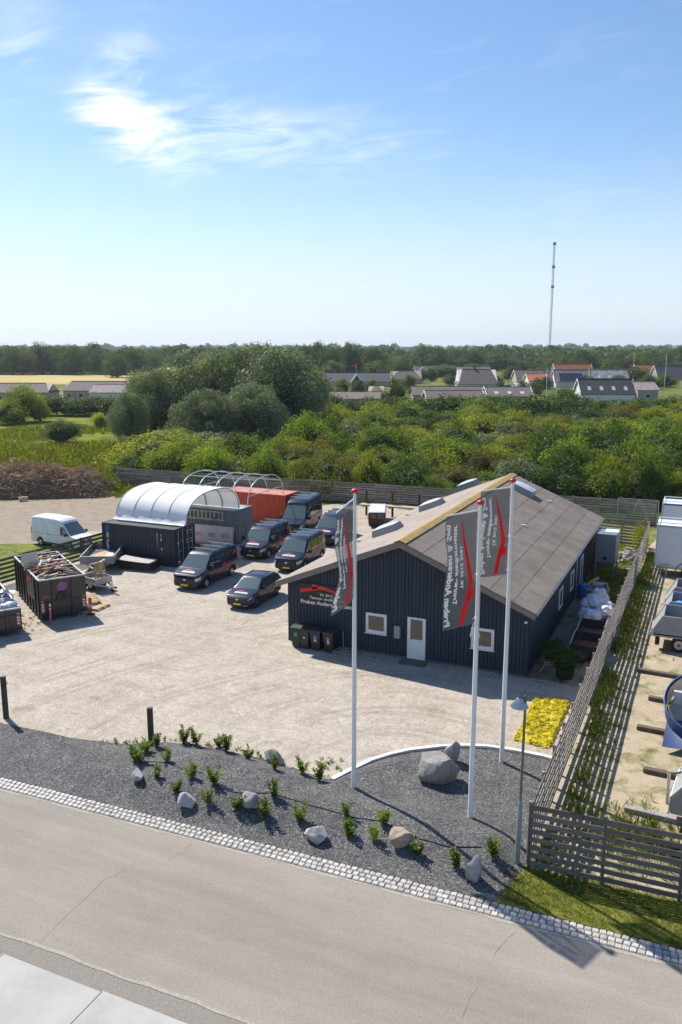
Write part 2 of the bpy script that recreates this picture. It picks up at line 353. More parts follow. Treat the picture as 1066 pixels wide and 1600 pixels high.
    c = mixc(nt, 1, c, ramp(nt, f, [(.3, (.8,) * 3), (.7, (1.15,) * 3)]), 'MULTIPLY'); nt.links.new(c, b.inputs['Base Color']); b.inputs['Roughness'].default_value = 1
    m, nt, b = newmat('wheat'); n = noise_t(nt, .02, 6, .6, worldpos(nt)); f = noise_t(nt, .25, 3, .6, worldpos(nt, (1, .2, 1), (0, 0, R(20))))
    c = ramp(nt, n, [(.3, (.40, .31, .125)), (.7, (.50, .41, .19))]); c = mixc(nt, 1, c, ramp(nt, f, [(.3, (.9,) * 3), (.7, (1.1,) * 3)]), 'MULTIPLY')
    nt.links.new(c, b.inputs['Base Color']); b.inputs['Roughness'].default_value = 1
    m, nt, b = newmat('far_hill'); n = noise_t(nt, .01, 5, .7, worldpos(nt)); c = ramp(nt, n, [(.35, (.03, .055, .018)), (.6, (.05, .085, .025)), (.75, (.16, .15, .06))])
    nt.links.new(c, b.inputs['Base Color']); b.inputs['Roughness'].default_value = 1
ground_mats()
for k_ in ('asphalt', 'asphalt_edge', 'worn_line', 'concrete', 'yard_gravel', 'dark_gravel', 'weedy_sand', 'dirt_track', 'passage', 'grass_strip', 'lawn', 'meadow', 'scrub_floor', 'countryside', 'wheat', 'far_hill'):
    MATS[k_].node_tree.nodes['Principled BSDF'].inputs['Specular IOR Level'].default_value = .08
# ------------------------------------------------------------------ ground sheets
def sheet(name, poly, z, mat):
    return struct(ob(name, MB().add([(p[0], p[1], z) for p in poly], [tuple(range(len(poly)))]).mesh(name, False), mat))
g = MB(); n = 64
rings = [0, 60, 150, 400, 1200, 3000, 7000, 12000]
for i, r in enumerate(rings[1:]):
    for k in range(n):
        t = 2 * math.pi * k / n; g.v.append((r * math.cos(t) - 20, r * math.sin(t) + 40, -.06))
g.f.append(tuple(range(n)))
for i in range(len(rings) - 2):
    for k in range(n): g.f.append((i * n + k, (i + 1) * n + k, (i + 1) * n + (k + 1) % n, i * n + (k + 1) % n))
struct(g.build('ground', 'countryside', recalc=False))
def kT(x): return 19.18 + (x + 21.5) * .0285          # upper edge of the cobble strip
def kB(x): return kT(x) - .555
def rL(x): return 12.83 + (x + 14.9) * .016            # lower edge of the road
def strip(name, f0, f1, x0, x1, z, mat, n=24):
    m = MB()
    for i in range(n + 1):
        x = x0 + (x1 - x0) * i / n; m.v += [(x, f0(x), z), (x, f1(x), z)]
    for i in range(n): a = 2 * i; m.f.append((a, a + 2, a + 3, a + 1))
    return m.build(name, mat, recalc=False)
struct(strip('road', lambda x: rL(x) + .58, lambda x: kB(x) - .01, -90, 70, -.012, 'asphalt'))
struct(strip('road_edge_strip', lambda x: rL(x), lambda x: rL(x) + .60, -90, 70, -.016, 'asphalt_edge'))
def wob(x): return .05 * math.sin(x * 1.7) + .03 * math.sin(x * 5.1 + 1)
struct(strip('road_seam', lambda x: rL(x) + .53 + wob(x) * .4, lambda x: rL(x) + .63 + wob(x) * .8, -90, 70, -.007, 'worn_line', 700))
struct(strip('road_dust', lambda x: kB(x) - .11 + wob(x * 1.3) * .8, lambda x: kB(x) - .008, -90, 70, -.007, 'worn_line', 700))
apron = MB().box(-40, 30, 4.0, 9.2, -.2, -.09).build('concrete_apron', 'concrete'); struct(apron)
for i in range(8):
    x0 = -11.815 - 3.0 + (i - 3) * 3.0
    y0 = rL(x0) - .008
    MB().bev(x0 + .008, x0 + 2.992, y0 - 3.4, y0 + .04, -.12, .004, .006).build('concrete_slab', 'concrete', apron)
M('crack', (.15, .13, .115), .95, .2)
ck = [[(45, 1490), (70, 1467), (100, 1435), (128, 1408), (160, 1377), (178, 1368), (196, 1359)], [(262, 1345), (282, 1334), (300, 1318)],
      [(806, 1455), (790, 1472), (772, 1492)], [(752, 1530), (738, 1555), (722, 1590)], [(196, 1359), (208, 1350), (216, 1343)]]
for path in ck:
    m = MB(); P_ = []
    pts = [G(*p) for p in path]
    for a, b_ in zip(pts, pts[1:]):
        for t in (0, .34, .67): P_.append(a.lerp(b_, t) + Vector((rnd.uniform(-.03, .03), rnd.uniform(-.02, .02), 0)))
    P_.append(pts[-1])
    for i, p in enumerate(P_):
        d = (P_[min(i + 1, len(P_) - 1)] - P_[max(i - 1, 0)]).normalized(); q = Vector((-d.y, d.x, 0)) * rnd.uniform(.001, .005)
        m.v += [(p.x + q.x, p.y + q.y, -.0085), (p.x - q.x, p.y - q.y, -.0085)]
    for i in range(len(P_) - 1): a = 2 * i; m.f.append((a, a + 1, a + 3, a + 2))
    struct(m.build('road_crack', 'crack', recalc=False))
# planting bed with low mounds -----------------------------------------------------
BED = [(-60, 21.9), (-30, 22.2), (-24.76, 22.3), (-22.9, 22.4), (-21.2, 22.45), (-19.2, 22.85), (-17.8, 23.65), (-16, 23.95), (-14.15, 24.0), (-12.6, 23.85),
       (-11.46, 23.66), (-10.95, 23.7), (-10.65, 24.5), (-10.28, 25.43), (-9.8, 26.15), (-9.29, 26.72), (-8.31, 27.48), (-7.5, 27.9), (-6.8, 28.16), (-5.8, 28.28), (-4.75, 28.26), (-4.0, 28.15)]
def bedY(x): return interp(BED, x)
def bedH(x, y):
    e = smoothstep(0, 1.5, y - kT(x)) * smoothstep(-.05, 1.3, bedY(x) - y) * smoothstep(0, .9, -4.0 - x)
    a = .46 * math.exp(-((x + 14.6) / 4.3) ** 2)
    b = .38 * math.exp(-((x + 6.6) / 3.6) ** 2) * math.exp(-((y - 21.9) / 1.15) ** 2)
    n_ = .035 * noise.noise(Vector((x * .9, y * .9, 3)))
    return max(0, e * (a + b + n_)) + .012
def GB(px, py):
    z = 0
    for _ in range(12):
        p = G(px, py, z); z = bedH(p.x, p.y) if (kT(p.x) < p.y < bedY(p.x)) else .0
    p.z = z; return p
m = MB(); NX, NY = 230, 44
for i in range(NX + 1):
    x = -60 + 56.02 * (i / NX) ** .62
    for j in range(NY + 1):
        y0, y1 = kT(x) - .004, bedY(x) + .02 + .05 * noise.noise(Vector((x * 3, 0, 0))) * (x < -11)
        y = y0 + (y1 - y0) * j / NY; m.v.append((x, y, bedH(x, y)))
for i in range(NX):
    for j in range(NY): a = i * (NY + 1) + j; m.f.append((a, a + NY + 1, a + NY + 2, a + 1))
struct(m.build('planting_bed', 'dark_gravel', smooth=True, recalc=False))
# yard, track, verges --------------------------------------------------------------
yb = [(x, y + .02) for x, y in BED if x > -46 and x < -3.95]
sheet('gravel_yard', [(-46, 22.0)] + yb + [(-4.0, 28.1), (-4.0, 35.4), (-6.85, 35.5), (-6.85, 58), (-18.8, 58), (-20, 63), (-22, 72), (-31, 72), (-46, 50)], .0, 'yard_gravel')
sheet('side_passage', [(-4.02, 35.2), (-4.02, 63), (-6.9, 63), (-6.9, 35.6)], .006, 'passage')
sheet('back_passage', [(-4.02, 62.5), (-3, 72.4), (-23, 72.4), (-19, 57.5), (-6.8, 57.5), (-6.8, 62.6)], .004, 'grass_strip')
sheet('storage_yard', [(-3.98, 21.5), (14, 22.1), (14, 80), (-3.9, 74)], -.006, 'weedy_sand')
sheet('verge', [(-4.35, kT(-4.35) + .002), (20, kT(20) + .002), (20, 22.4), (-3.98, 21.55), (-3.98, 21.3)], .016, 'lawn')
sheet('far_pavement', [(-60, 4), (60, 4), (60, 9.4), (-60, 9.4)], -.05, 'concrete')
sheet('dirt_track', [(-39.9, 44), (-44.5, 49.0), (-38.6, 55.0), (-31.5, 58.8), (-31, 62), (-38, 63.2), (-46, 64.0), (-54, 67), (-75, 63), (-120, 50), (-120, 20), (-60, 22), (-46, 22), (-40, 30)], -.01, 'dirt_track')
sheet('grass_patch', [(-39.7, 46.0), (-44.0, 49.8), (-41.5, 53.0), (-38.0, 53.8), (-37.9, 47.4), (-39.0, 45.6)], .004, 'grass_strip')
sheet('grass_patch', [(-40.0, 36), (-40.0, 44.5), (-43.2, 47.6), (-49.5, 44.5), (-58.5, 43.5), (-56, 40)], .004, 'grass_strip')
sheet('meadow', [(-54, 67.2), (-57, 70.2), (-6, 72.6), (14, 74), (40, 150), (-40, 170), (-150, 190), (-260, 150), (-120, 60), (-75, 63.2)], -.03, 'meadow')
sheet('scrub_floor', [(-40, 71.6), (16, 75), (80, 160), (40, 240), (-130, 200), (-75, 110)], -.02, 'scrub_floor')
def field(name, quad, mat, z): return sheet(name, [at(px, D).xy for px, D in quad], z, mat)
field('wheat_field', [(-300, 330), (340, 345), (330, 445), (-300, 458)], 'wheat', -.04)
field('stubble_field', [(150, 470), (420, 480), (430, 640), (230, 640)], 'wheat', -.045)
for q, mt in ([(760, 415), (905, 425), (900, 560), (760, 540)], 'meadow'), ([(770, 540), (910, 560), (900, 620), (760, 600)], 'wheat'), ([(930, 640), (1200, 640), (1200, 900), (980, 900)], 'meadow'), ([(985, 900), (1250, 900), (1260, 1200), (1000, 1200)], 'wheat'), ([(340, 640), (600, 640), (600, 900), (330, 900)], 'meadow'):
    field('far_field', q, mt, -.035)
field('garden_lawn', [(500, 292), (590, 292), (590, 335), (505, 340)], 'lawn', -.03)
field('garden_lawn', [(680, 330), (760, 330), (760, 400), (670, 400)], 'lawn', -.03)
field('house_drive', [(782, 318), (836, 318), (832, 352), (795, 352)], 'concrete', -.03)
# white curved concrete edging, one stone after another ------------------------------
edge = thing('curved_edging', 'white concrete edging stones curving behind the dark gravel bed', 'edging')
M('edging', (.66, .65, .63), .7, .1, rv=.05)
cv = [Vector((x, y, 0)) for x, y in BED if x >= -10.96]
cv[0] = Vector((-10.98, 23.62, 0))
cur = []
for a, b_ in zip(cv, cv[1:]):
    k_ = max(1, round((b_ - a).length / .5)); cur += [a.lerp(b_, i / k_) for i in range(k_)]
cur.append(cv[-1])
for a, b_ in zip(cur, cur[1:]):
    MB().bar(a.lerp(b_, .012) + Vector((0, 0, .03)), a.lerp(b_, .988) + Vector((0, 0, .03)), .17, .14).build('edging_stone', 'edging', edge)
# three rows of granite cobbles: the nearest stones singly, the rest as one part -------
M('joint', (.20, .175, .15), .95, .3)
cob = struct(strip('cobble_strip', kB, kT, -90, 70, -.008, 'joint'))
M('cobble', (.44, .415, .385), .75, .22, 9, rv=.22, bmp=.2)
def cobble_mesh(seed):
    q = random.Random(seed); bm = bmesh.new(); bmesh.ops.create_cube(bm, size=1)
    for v in bm.verts: v.co = Vector((v.co.x * .163 + q.uniform(-.012, .012), v.co.y * .158 + q.uniform(-.01, .01), v.co.z * .07))
    bmesh.ops.bevel(bm, geom=[e for e in bm.edges if max(v.co.z for v in e.verts) > 0], offset=.02, segments=1, affect='EDGES')
    me = bpy.data.meshes.new('cobble'); bm.to_mesh(me); bm.free(); me.materials.append(MATS['cobble']); return me
cms = [cobble_mesh(i) for i in range(8)]
spots = []
for row in range(3):
    x = -89.9 + row * .06
    while x < 69:
        spots.append((x, kB(x) + .095 + row * .183)); x += .183 + rnd.uniform(-.012, .014)
vis = [s for s in spots if s[0] < 0.45]; vis.sort(key=lambda s: -s[0])
near = set(vis[:300]); rest = MB()
for s in spots:
    me = cms[rnd.randrange(8)]; zz = rnd.uniform(-.006, .008) - .012
    if s in near:
        o = ob('cobble', me, None, cob, loc=(s[0], s[1], zz), rz=rnd.uniform(-.07, .07)); 
    else:
        a = rnd.uniform(-.07, .07); ca, sa = math.cos(a), math.sin(a)
        rest.add([(s[0] + v.co.x * ca - v.co.y * sa, s[1] + v.co.x * sa + v.co.y * ca, v.co.z + zz) for v in me.vertices], [tuple(p.vertices) for p in me.polygons])
tag(rest.build('cobble_rows', 'cobble', cob), kind='stuff')
# ------------------------------------------------------------------ workshop building
BX0, BX1, BY0, BY1, EZ, RZ, RX = -18.85, -6.82, 35.4, 57.3, 3.3, 5.8, -12.78
def plane_hit(px, py, p0, nrm):
    r = pix_ray(px, py); o = Vector((0, 0, CAM_H)); nrm = Vector(nrm); t = (Vector(p0) - o).dot(nrm) / r.dot(nrm); return o + r * t
def front(px, py, dy=0): return plane_hit(px, py, (0, BY0 + dy, 0), (0, 1, 0))
def rightw(px, py): return plane_hit(px, py, (BX1, 0, 0), (1, 0, 0))
M('cladding', (.030, .041, .062), .6, .12, 2.5, rv=.10, stretch=(1, 1, .2), spec=.22); M('wall_core', (.022, .028, .037), .7, .1)
M('barge', (.20, .17, .15), .75, .2, 5, stretch=(1, 1, 4)); M('plinth', (.12, .11, .1), .9, .2)
def felt():
    m, nt, b = newmat('felt'); w = worldpos(nt); n = noise_t(nt, .7, 5, .6, w); f = noise_t(nt, 26, 4, .8, w)
    c = ramp(nt, n, [(.3, (.25, .208, .178)), (.7, (.34, .288, .248))]); c = mixc(nt, 1, c, ramp(nt, f, [(.25, (.38, .38, .38)), (.5, (.98, .98, .98)), (.78, (1.85, 1.82, 1.8))]), 'MULTIPLY')
    st = noise_t(nt, 1.6, 4, .6, worldpos(nt, (.3, 1.5, .3))); c = mixc(nt, 1, c, ramp(nt, st, [(.3, (.88, .88, .88)), (.7, (1.1, 1.1, 1.1))]), 'MULTIPLY')
    oi = nt.nodes.new('ShaderNodeObjectInfo'); c = mixc(nt, 1, c, ramp(nt, oi.outputs['Random'], [(0, (.93,) * 3), (1, (1.07,) * 3)]), 'MULTIPLY')
    nt.links.new(c, b.inputs['Base Color']); b.inputs['Roughness'].default_value = .9; bump(nt, b, f, .35, .01)
    m, nt, b = newmat('ridge_lichen'); w = worldpos(nt); n = noise_t(nt, 3.0, 6, .7, w); f = noise_t(nt, 18, 3, .7, w)
    c = ramp(nt, n, [(.34, (.26, .22, .18)), (.45, (.34, .25, .10)), (.56, (.46, .31, .06)), (.66, (.30, .25, .19))]); c = mixc(nt, 1, c, ramp(nt, f, [(.3, (.7,) * 3), (.7, (1.2,) * 3)]), 'MULTIPLY')
    nt.links.new(c, b.inputs['Base Color']); b.inputs['Roughness'].default_value = .9
felt()
def felt_shade_copy():
    # darker felt for the right slope: its shade is put into the colour
    m = MATS['felt'].copy(); m.name = 'felt_shaded'; MATS['felt_shaded'] = m; nt = m.node_tree; b = nt.nodes['Principled BSDF']; src = b.inputs['Base Color'].links[0].from_socket
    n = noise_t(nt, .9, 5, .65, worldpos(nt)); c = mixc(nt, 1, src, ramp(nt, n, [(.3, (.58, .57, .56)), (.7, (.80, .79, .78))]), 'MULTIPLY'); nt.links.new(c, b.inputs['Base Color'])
felt_shade_copy()
bld = thing('workshop_building', 'long dark slate blue workshop with brown felt gable roof', 'building', (0, 0, 0))
core = MB().prism([(BX0, .02), (BX1, .02), (BX1, EZ), (RX, RZ - .14), (BX0, EZ)], BY0, BY1).build('wall', 'wall_core', bld)
MB().box(BX0 - .015, BX1 + .015, BY0 - .02, BY1, 0, .12).build('plinth', 'plinth', bld)
# openings on the front (x0,x1,z0,z1)
wl = front(576, 957), front(607, 990)
W1 = (-14.62, -13.55, 1.06, 2.04); W2 = (-9.42, -8.36, 1.06, 2.04); DR = (-12.50, -11.60, .06, 2.10)
def ztop(x): return (EZ + (RZ - .14 - EZ) * ((x - BX0) / (RX - BX0) if x < RX else (BX1 - x) / (BX1 - RX)))
nb = 66; bw = (BX1 - BX0) / nb
for i in range(nb):
    xa, xb = BX0 + i * bw + .012, BX0 + (i + 1) * bw - .012
    segs = [(.12, None)]
    for (a, b_, c, d) in (W1, W2, DR):
        if xb > a and xa < b_: segs = [(.12, c), (d, None)] if c > .2 else [(d, None)]
    for z0, z1 in segs:
        m = MB(); za, zb = (ztop(xa), ztop(xb)) if z1 is None else (z1, z1)
        m.prism([(xa, z0), (xb, z0), (xb, zb), (xa, za)], BY0 - .026 - (.012 if i % 2 else 0), BY0 + .002); m.build('cladding_board', 'cladding', core)
m = MB(); k = 118
for i in range(k):
    y0 = BY0 + i * (BY1 - BY0) / k; m.box(BX1 - .002, BX1 + (.026 if i % 2 else .016), y0 + .01, y0 + (BY1 - BY0) / k - .01, .12, EZ - .02)
    m.box(BX0 - (.026 if i % 2 else .016), BX0 + .002, y0 + .01, y0 + (BY1 - BY0) / k - .01, .12, EZ - .02)
tag(m.build('side_cladding', 'cladding', core), kind='stuff')
def frame(parent, name, x0, x1, z0, z1, y, pane, fw=.085, door=False):
    m = MB(); f = MB()
    f.bev(x0, x1, y - .06, y + .03, z1 - fw, z1, .01); f.bev(x0, x1, y - .06, y + .03, z0, z0 + fw, .01)
    f.bev(x0, x0 + fw, y - .058, y + .03, z0 + fw, z1 - fw, .01); f.bev(x1 - fw, x1, y - .058, y + .03, z0 + fw, z1 - fw, .01)
    fr = f.build(name, 'white_plastic', parent)
    if door:
        zm = z0 + .92; q = MB(); q.bev(x0 + fw, x1 - fw, y - .045, y + .02, zm - .05, zm + .05, .008); q.build('mid_rail', 'white_plastic', fr)
        MB().box(x0 + fw, x1 - fw, y - .03, y + .02, z0 + fw, zm - .05).build('door_panel', 'white_plastic', fr)
        MB().box(x0 + fw + .05, x1 - fw - .05, y - .02, y + .02, zm + .05, z1 - fw).build('pane', pane, fr)
        for a, b_, c, d in ((x0 + fw, x0 + fw + .06, zm + .05, z1 - fw), (x1 - fw - .06, x1 - fw, zm + .05, z1 - fw)): MB().box(a, b_, y - .04, y + .02, c, d).build('sash', 'white_plastic', fr)
        MB().tube([(x0 + .12, y - .09, 1.02), (x0 + .26, y - .09, 1.02)], .014).build('handle', 'galvanised', fr)
    else:
        a, b_, c, d = x0 + fw, x1 - fw, z0 + fw, z1 - fw
        q = MB(); s_ = .05
        q.bev(a, b_, y - .05, y + .02, d - s_, d, .008); q.bev(a, b_, y - .05, y + .02, c, c + s_, .008); q.bev(a, a + s_, y - .048, y + .02, c + s_, d - s_, .008); q.bev(b_ - s_, b_, y - .048, y + .02, c + s_, d - s_, .008)
        q.build('sash', 'white_plastic', fr)
        MB().box(a + s_, b_ - s_, y - .025, y + .02, c + s_, d - s_).build('pane', pane, fr)
        MB().bev(x0 - .04, x1 + .04, y - .12, y + .02, z0 - .05, z0 - .003, .01).build('sill', 'white_plastic', fr)
    return fr
frame(bld, 'window', *W1, BY0, 'pane_brown'); frame(bld, 'window', *W2, BY0, 'pane_brown')
frame(bld, 'door', *DR, BY0, 'pane_brown', .09, True)
MB().bev(-12.7, -11.4, BY0 - .75, BY0 - .05, 0, .05, .01).build('doorstep', 'plinth', bld)
mb = MB(); mb.bev(-13.12, -12.82, BY0 - .22, BY0 - .03, 1.0, 1.62, .02); mb.build('letter_box', M('box_grey', (.26, .27, .28), .4, .08), bld)
# right-hand wall: narrow windows, door, downpipe, floodlight
for (y0, y1, z0, z1, nm) in ((42.9, 43.9, .95, 2.05, 'window'), (46.6, 47.6, .95, 2.05, 'window'), (50.2, 51.15, .1, 2.15, 'door')):
    f = MB(); w = .09; xx = BX1
    f.box(xx - .02, xx + .07, y0, y1, z1 - w, z1); f.box(xx - .02, xx + .07, y0, y1, z0, z0 + w); f.box(xx - .02, xx + .068, y0, y0 + w, z0 + w, z1 - w); f.box(xx - .02, xx + .068, y1 - w, y1, z0 + w, z1 - w)
    fr = f.build(nm, 'white_plastic', bld); MB().box(xx - .01, xx + .045, y0 + w, y1 - w, z0 + w, z1 - w).build('pane', 'glass', fr)
MB().tube([(BX1 + .08, 48.4, .05), (BX1 + .08, 48.4, 3.05), (BX1 + .3, 48.4, 3.18)], .045).build('downpipe', M('zinc', (.30, .31, .33), .4, .1, metal=.5), bld)
MB().bev(-7.02, -6.9, BY0 - .12, BY0 - .03, 2.55, 2.65, .01).build('wall_lamp', 'white_plastic', bld)
# roof
def slope_frame(side):
    ex = BX0 - .42 if side < 0 else BX1 + .34
    L_ = math.hypot(ex - RX, 0); ez = EZ - .02 if True else 0
    sl = (RZ - EZ) / (RX - BX0) if side < 0 else (RZ - EZ) / (BX1 - RX)
    p0 = Vector((RX, 0, RZ)); d = Vector((ex - RX, 0, -abs(ex - RX) * sl)); ln = d.length
    return p0, d.normalized(), ln
YF, YB = BY0 - .5, BY1 + .45
for side in (-1, 1):
    p0, d, ln = slope_frame(side); n_ = Vector((-d.z * (1 if d.x > 0 else -1), 0, abs(d.x)))
    n_ = Vector((abs(d.z) * (1 if side > 0 else -1), 0, abs(d.x)))
    deck = MB()
    a0, a1 = p0 - n_ * .12, p0 + d * ln - n_ * .12
    deck.prism([(a0.x, a0.z), (a1.x, a1.z), (p0 + d * ln).to_tuple()[0::2], (p0.x, p0.z)], YF, YB)
    dk = deck.build('roof', 'barge', bld)
    ns = 6
    for i in range(ns):
        s0, s1 = ln * i / ns + (.0 if i else .05), ln * (i + 1) / ns + (.03 if i < ns - 1 else .02)
        up0, up1 = n_ * .010, n_ * .022
        q0, q1 = p0 + d * s0, p0 + d * s1
        MB().prism([((q0 + n_ * .004).x, (q0 + n_ * .004).z), ((q1 + n_ * .012).x, (q1 + n_ * .012).z), ((q1 + up1).x, (q1 + up1).z), ((q0 + up0).x, (q0 + up0).z)], YF - .01, YB + .01).build('felt_sheet', 'felt' if side < 0 else 'felt_shaded', dk)
    # bargeboards along the gable
    for yy in (YF - .035, YB + .012):
        e0, e1 = p0 - n_ * .0, p0 + d * ln
        MB().prism([(e0.x, e0.z - .02), (e1.x, e1.z - .02), (e1.x, e1.z - .27), (e0.x, e0.z - .29)], yy, yy + .03).build('bargeboard', 'barge', bld)
    # gutter
    e = p0 + d * ln
    m = MB(); m.tube([(e.x + side * .03, YF + .1, e.z - .07), (e.x + side * .03, YB - .1, e.z - .07)], .065, 10); m.build('gutter', 'zinc', bld)
nr = 44
ridge_me = MB().prism([(-.30, -.115), (0, .0), (.30, -.115), (.30, -.085), (.0, .035), (-.30, -.085)], .0, .515).mesh('ridge_tile')
ridge_me.materials.append(MATS['ridge_lichen'])
for i in range(nr):
    o = ob('ridge_tile', ridge_me, None, bld, loc=(RX, YF - .02 + i * .521, RZ + .03)); o.rotation_euler = (R(rnd.uniform(-.3, .3)) - .012, 0, 0)
def roof_pt(px, py, side):
    p0, d, ln = slope_frame(side); n_ = Vector((abs(d.z) * (1 if side > 0 else -1), 0, abs(d.x))); return plane_hit(px, py, p0, n_), d, n_
def skylight(px, py, side):
    c, d, n_ = roof_pt(px, py, side); c = c + n_ * .02
    Mx = Matrix.Translation(c) @ Matrix((( -d.x * side * -1, 0, n_.x), (0, 1, 0), (-d.z * side * -1, 0, n_.z))).to_4x4()
    xv = Vector((abs(d.x), 0, d.z * (1 if side > 0 else -1))); yv = Vector((0, 1, 0)); zv = n_
    Mx = Matrix((xv, yv, zv)).transposed().to_4x4(); Mx.translation = c
    hx, hy = .78, .62
    b = MB(); lo = [(sx * hx, sy * hy, -.02) for sx, sy in ((-1, -1), (1, -1), (1, 1), (-1, 1))]; hi = [(sx * (hx - .1), sy * (hy - .1), .36) for sx, sy in ((-1, -1), (1, -1), (1, 1), (-1, 1))]
    b.add([Mx @ Vector(p) for p in lo + hi], [(0, 1, 5, 4), (1, 2, 6, 5), (2, 3, 7, 6), (3, 0, 4, 7), (4, 5, 6, 7)])
    sk = b.build('skylight', M_UP, bld)
    dm = MB(); dm.grid(lambda u, v: Mx @ Vector(((u * 2 - 1) * (hx - .06), (v * 2 - 1) * (hy - .06), .365 + .13 * (1 - abs(u * 2 - 1) ** 3) * (1 - abs(v * 2 - 1) ** 3))), 10, 10)
    dm.build('dome', 'dome', sk, True)
M_UP = M('upstand', (.30, .29, .28), .6, .1)
for px, py in ((607, 832), (676, 793), (733, 761), (785, 732)): 
    if px != 785: skylight(px, py, -1)
skylight(816, 768, 1)
for px, py, sd in ((858, 784, 1), (818, 822, 1), (700, 838, 1), (562, 847, -1), (638, 806, -1), (700, 773, -1)):
    c, d, n_ = roof_pt(px, py, sd); b = MB(); b.bar(c + n_ * .06 - Vector((.16, 0, -.16 * 0)), c + n_ * .06 + Vector((.16, 0, 0)) , .1, .05); b.bar(c, c + n_ * .08, .05, .05); b.build('roof_hook', 'white_plastic' if sd > 0 else 'barge', bld)
# sign on the front
def logo_poly(x0, y0, w, h, n=26):
    """red roof mark: a thick rafter, its chimney and a long tapering one, as a ribbon of quads"""
    top = lambda t: (t / .42) if t < .42 else 1 - (t - .42) / .58
    th = lambda t: .36 if t < .42 else .36 * (1 - (t - .42) / .58 * .8)
    vs, fs = [], []
    for i in range(n + 1):
        t = i / n; c = top(t) * .60
        vs += [(x0 + t * w, y0 + c * h), (x0 + t * w, y0 + (c + th(t)) * h)]
    for i in range(n): a = 2 * i; fs.append((a, a + 2, a + 3, a + 1))
    k_ = len(vs); xa, xb = x0 + .235 * w, x0 + .335 * w
    vs += [(xa, y0 + .5 * h), (xb, y0 + .6 * h), (xb, y0 + 1.06 * h), (xa, y0 + 1.06 * h)]; fs.append((k_, k_ + 1, k_ + 2, k_ + 3))
    return vs, fs
M('sign_black', (.008, .008, .009), .4, .1); M('letter_white', (.70, .70, .68), .5, .03); M('logo_red', (.72, .012, .012), .45, .03)
sl_, sr_ = -18.22, -15.2
sgn = MB().bev(sl_, sr_, BY0 - .085, BY0 - .04, 1.98, 3.12, .008).build('sign_board', 'sign_black', bld)
def flat(vs, fs, x, z, y): return MB().add([(x + a, y, z + b_) for a, b_ in vs], fs)
ys_ = BY0 - .0895
flat(*logo_poly(0, 0, 2.75, .46), sl_ + .10, 2.62, ys_).build('roof_emblem', 'logo_red', sgn, recalc=False)
def sign_text(s, size, xc, z, w, bold):
    vs, fs = text_mesh(s, size, bold, 'LEFT'); mx = max(v[0] for v in vs); k_ = w / mx
    return flat([(a * k_, b_) for a, b_ in vs], fs, xc, z, ys_).build('lettering', 'letter_white', sgn, recalc=False)
sign_text('Tlf. 2012 2081', .17, sl_ + 1.15, 2.56, 1.15, .003); sign_text('Tømrer- snedkermester', .19, sl_ + .62, 2.36, 2.05, .004); sign_text('Preben Andersen & Søn', .27, sl_ + .12, 2.09, 2.76, .007)
# ------------------------------------------------------------------ flagpoles and flags
M('pole_white', (.80, .80, .80), .35, .03); M('halyard', (.6, .6, .6), .7, .1)
def flagmat():
    m, nt, b = newmat('flag_cloth'); w = coords(nt); n = noise_t(nt, 2.5, 3, .5, w)
    c = ramp(nt, n, [(.3, (.050, .056, .066)), (.7, (.072, .080, .092))]); nt.links.new(c, b.inputs['Base Color']); b.inputs['Roughness'].default_value = .75
    tr = nt.nodes.new('ShaderNodeBsdfTranslucent'); tr.inputs[0].default_value = (.10, .115, .13, 1); mx = nt.nodes.new('ShaderNodeMixShader'); mx.inputs[0].default_value = .22
    nt.links.new(b.outputs[0], mx.inputs[1]); nt.links.new(tr.outputs[0], mx.inputs[2]); nt.links.new(mx.outputs[0], nt.nodes['Material Output'].inputs[0])
    tp_ = nt.nodes.new('ShaderNodeBsdfTransparent'); m2 = nt.nodes.new('ShaderNodeMixShader'); m2.inputs[0].default_value = .2; nt.links.new(mx.outputs[0], m2.inputs[1]); nt.links.new(tp_.outputs[0], m2.inputs[2]); nt.links.new(m2.outputs[0], nt.nodes['Material Output'].inputs[0])
    for nm, cc in (('flag_red', (.85, .012, .02)), ('flag_white', (.88, .88, .90))):
        m, nt, b = newmat(nm); b.inputs['Base Color'].default_value = (*cc, 1); b.inputs['Roughness'].default_value = .7
        tr = nt.nodes.new('ShaderNodeBsdfTranslucent'); tr.inputs[0].default_value = (*cc, 1); mx = nt.nodes.new('ShaderNodeMixShader'); mx.inputs[0].default_value = .45
        nt.links.new(b.outputs[0], mx.inputs[1]); nt.links.new(tr.outputs[0], mx.inputs[2]); nt.links.new(mx.outputs[0], nt.nodes['Material Output'].inputs[0])
flagmat()
LEFT = Vector((-cy_, -sy_, 0)); TOW = Vector((sy_, -cy_, 0))
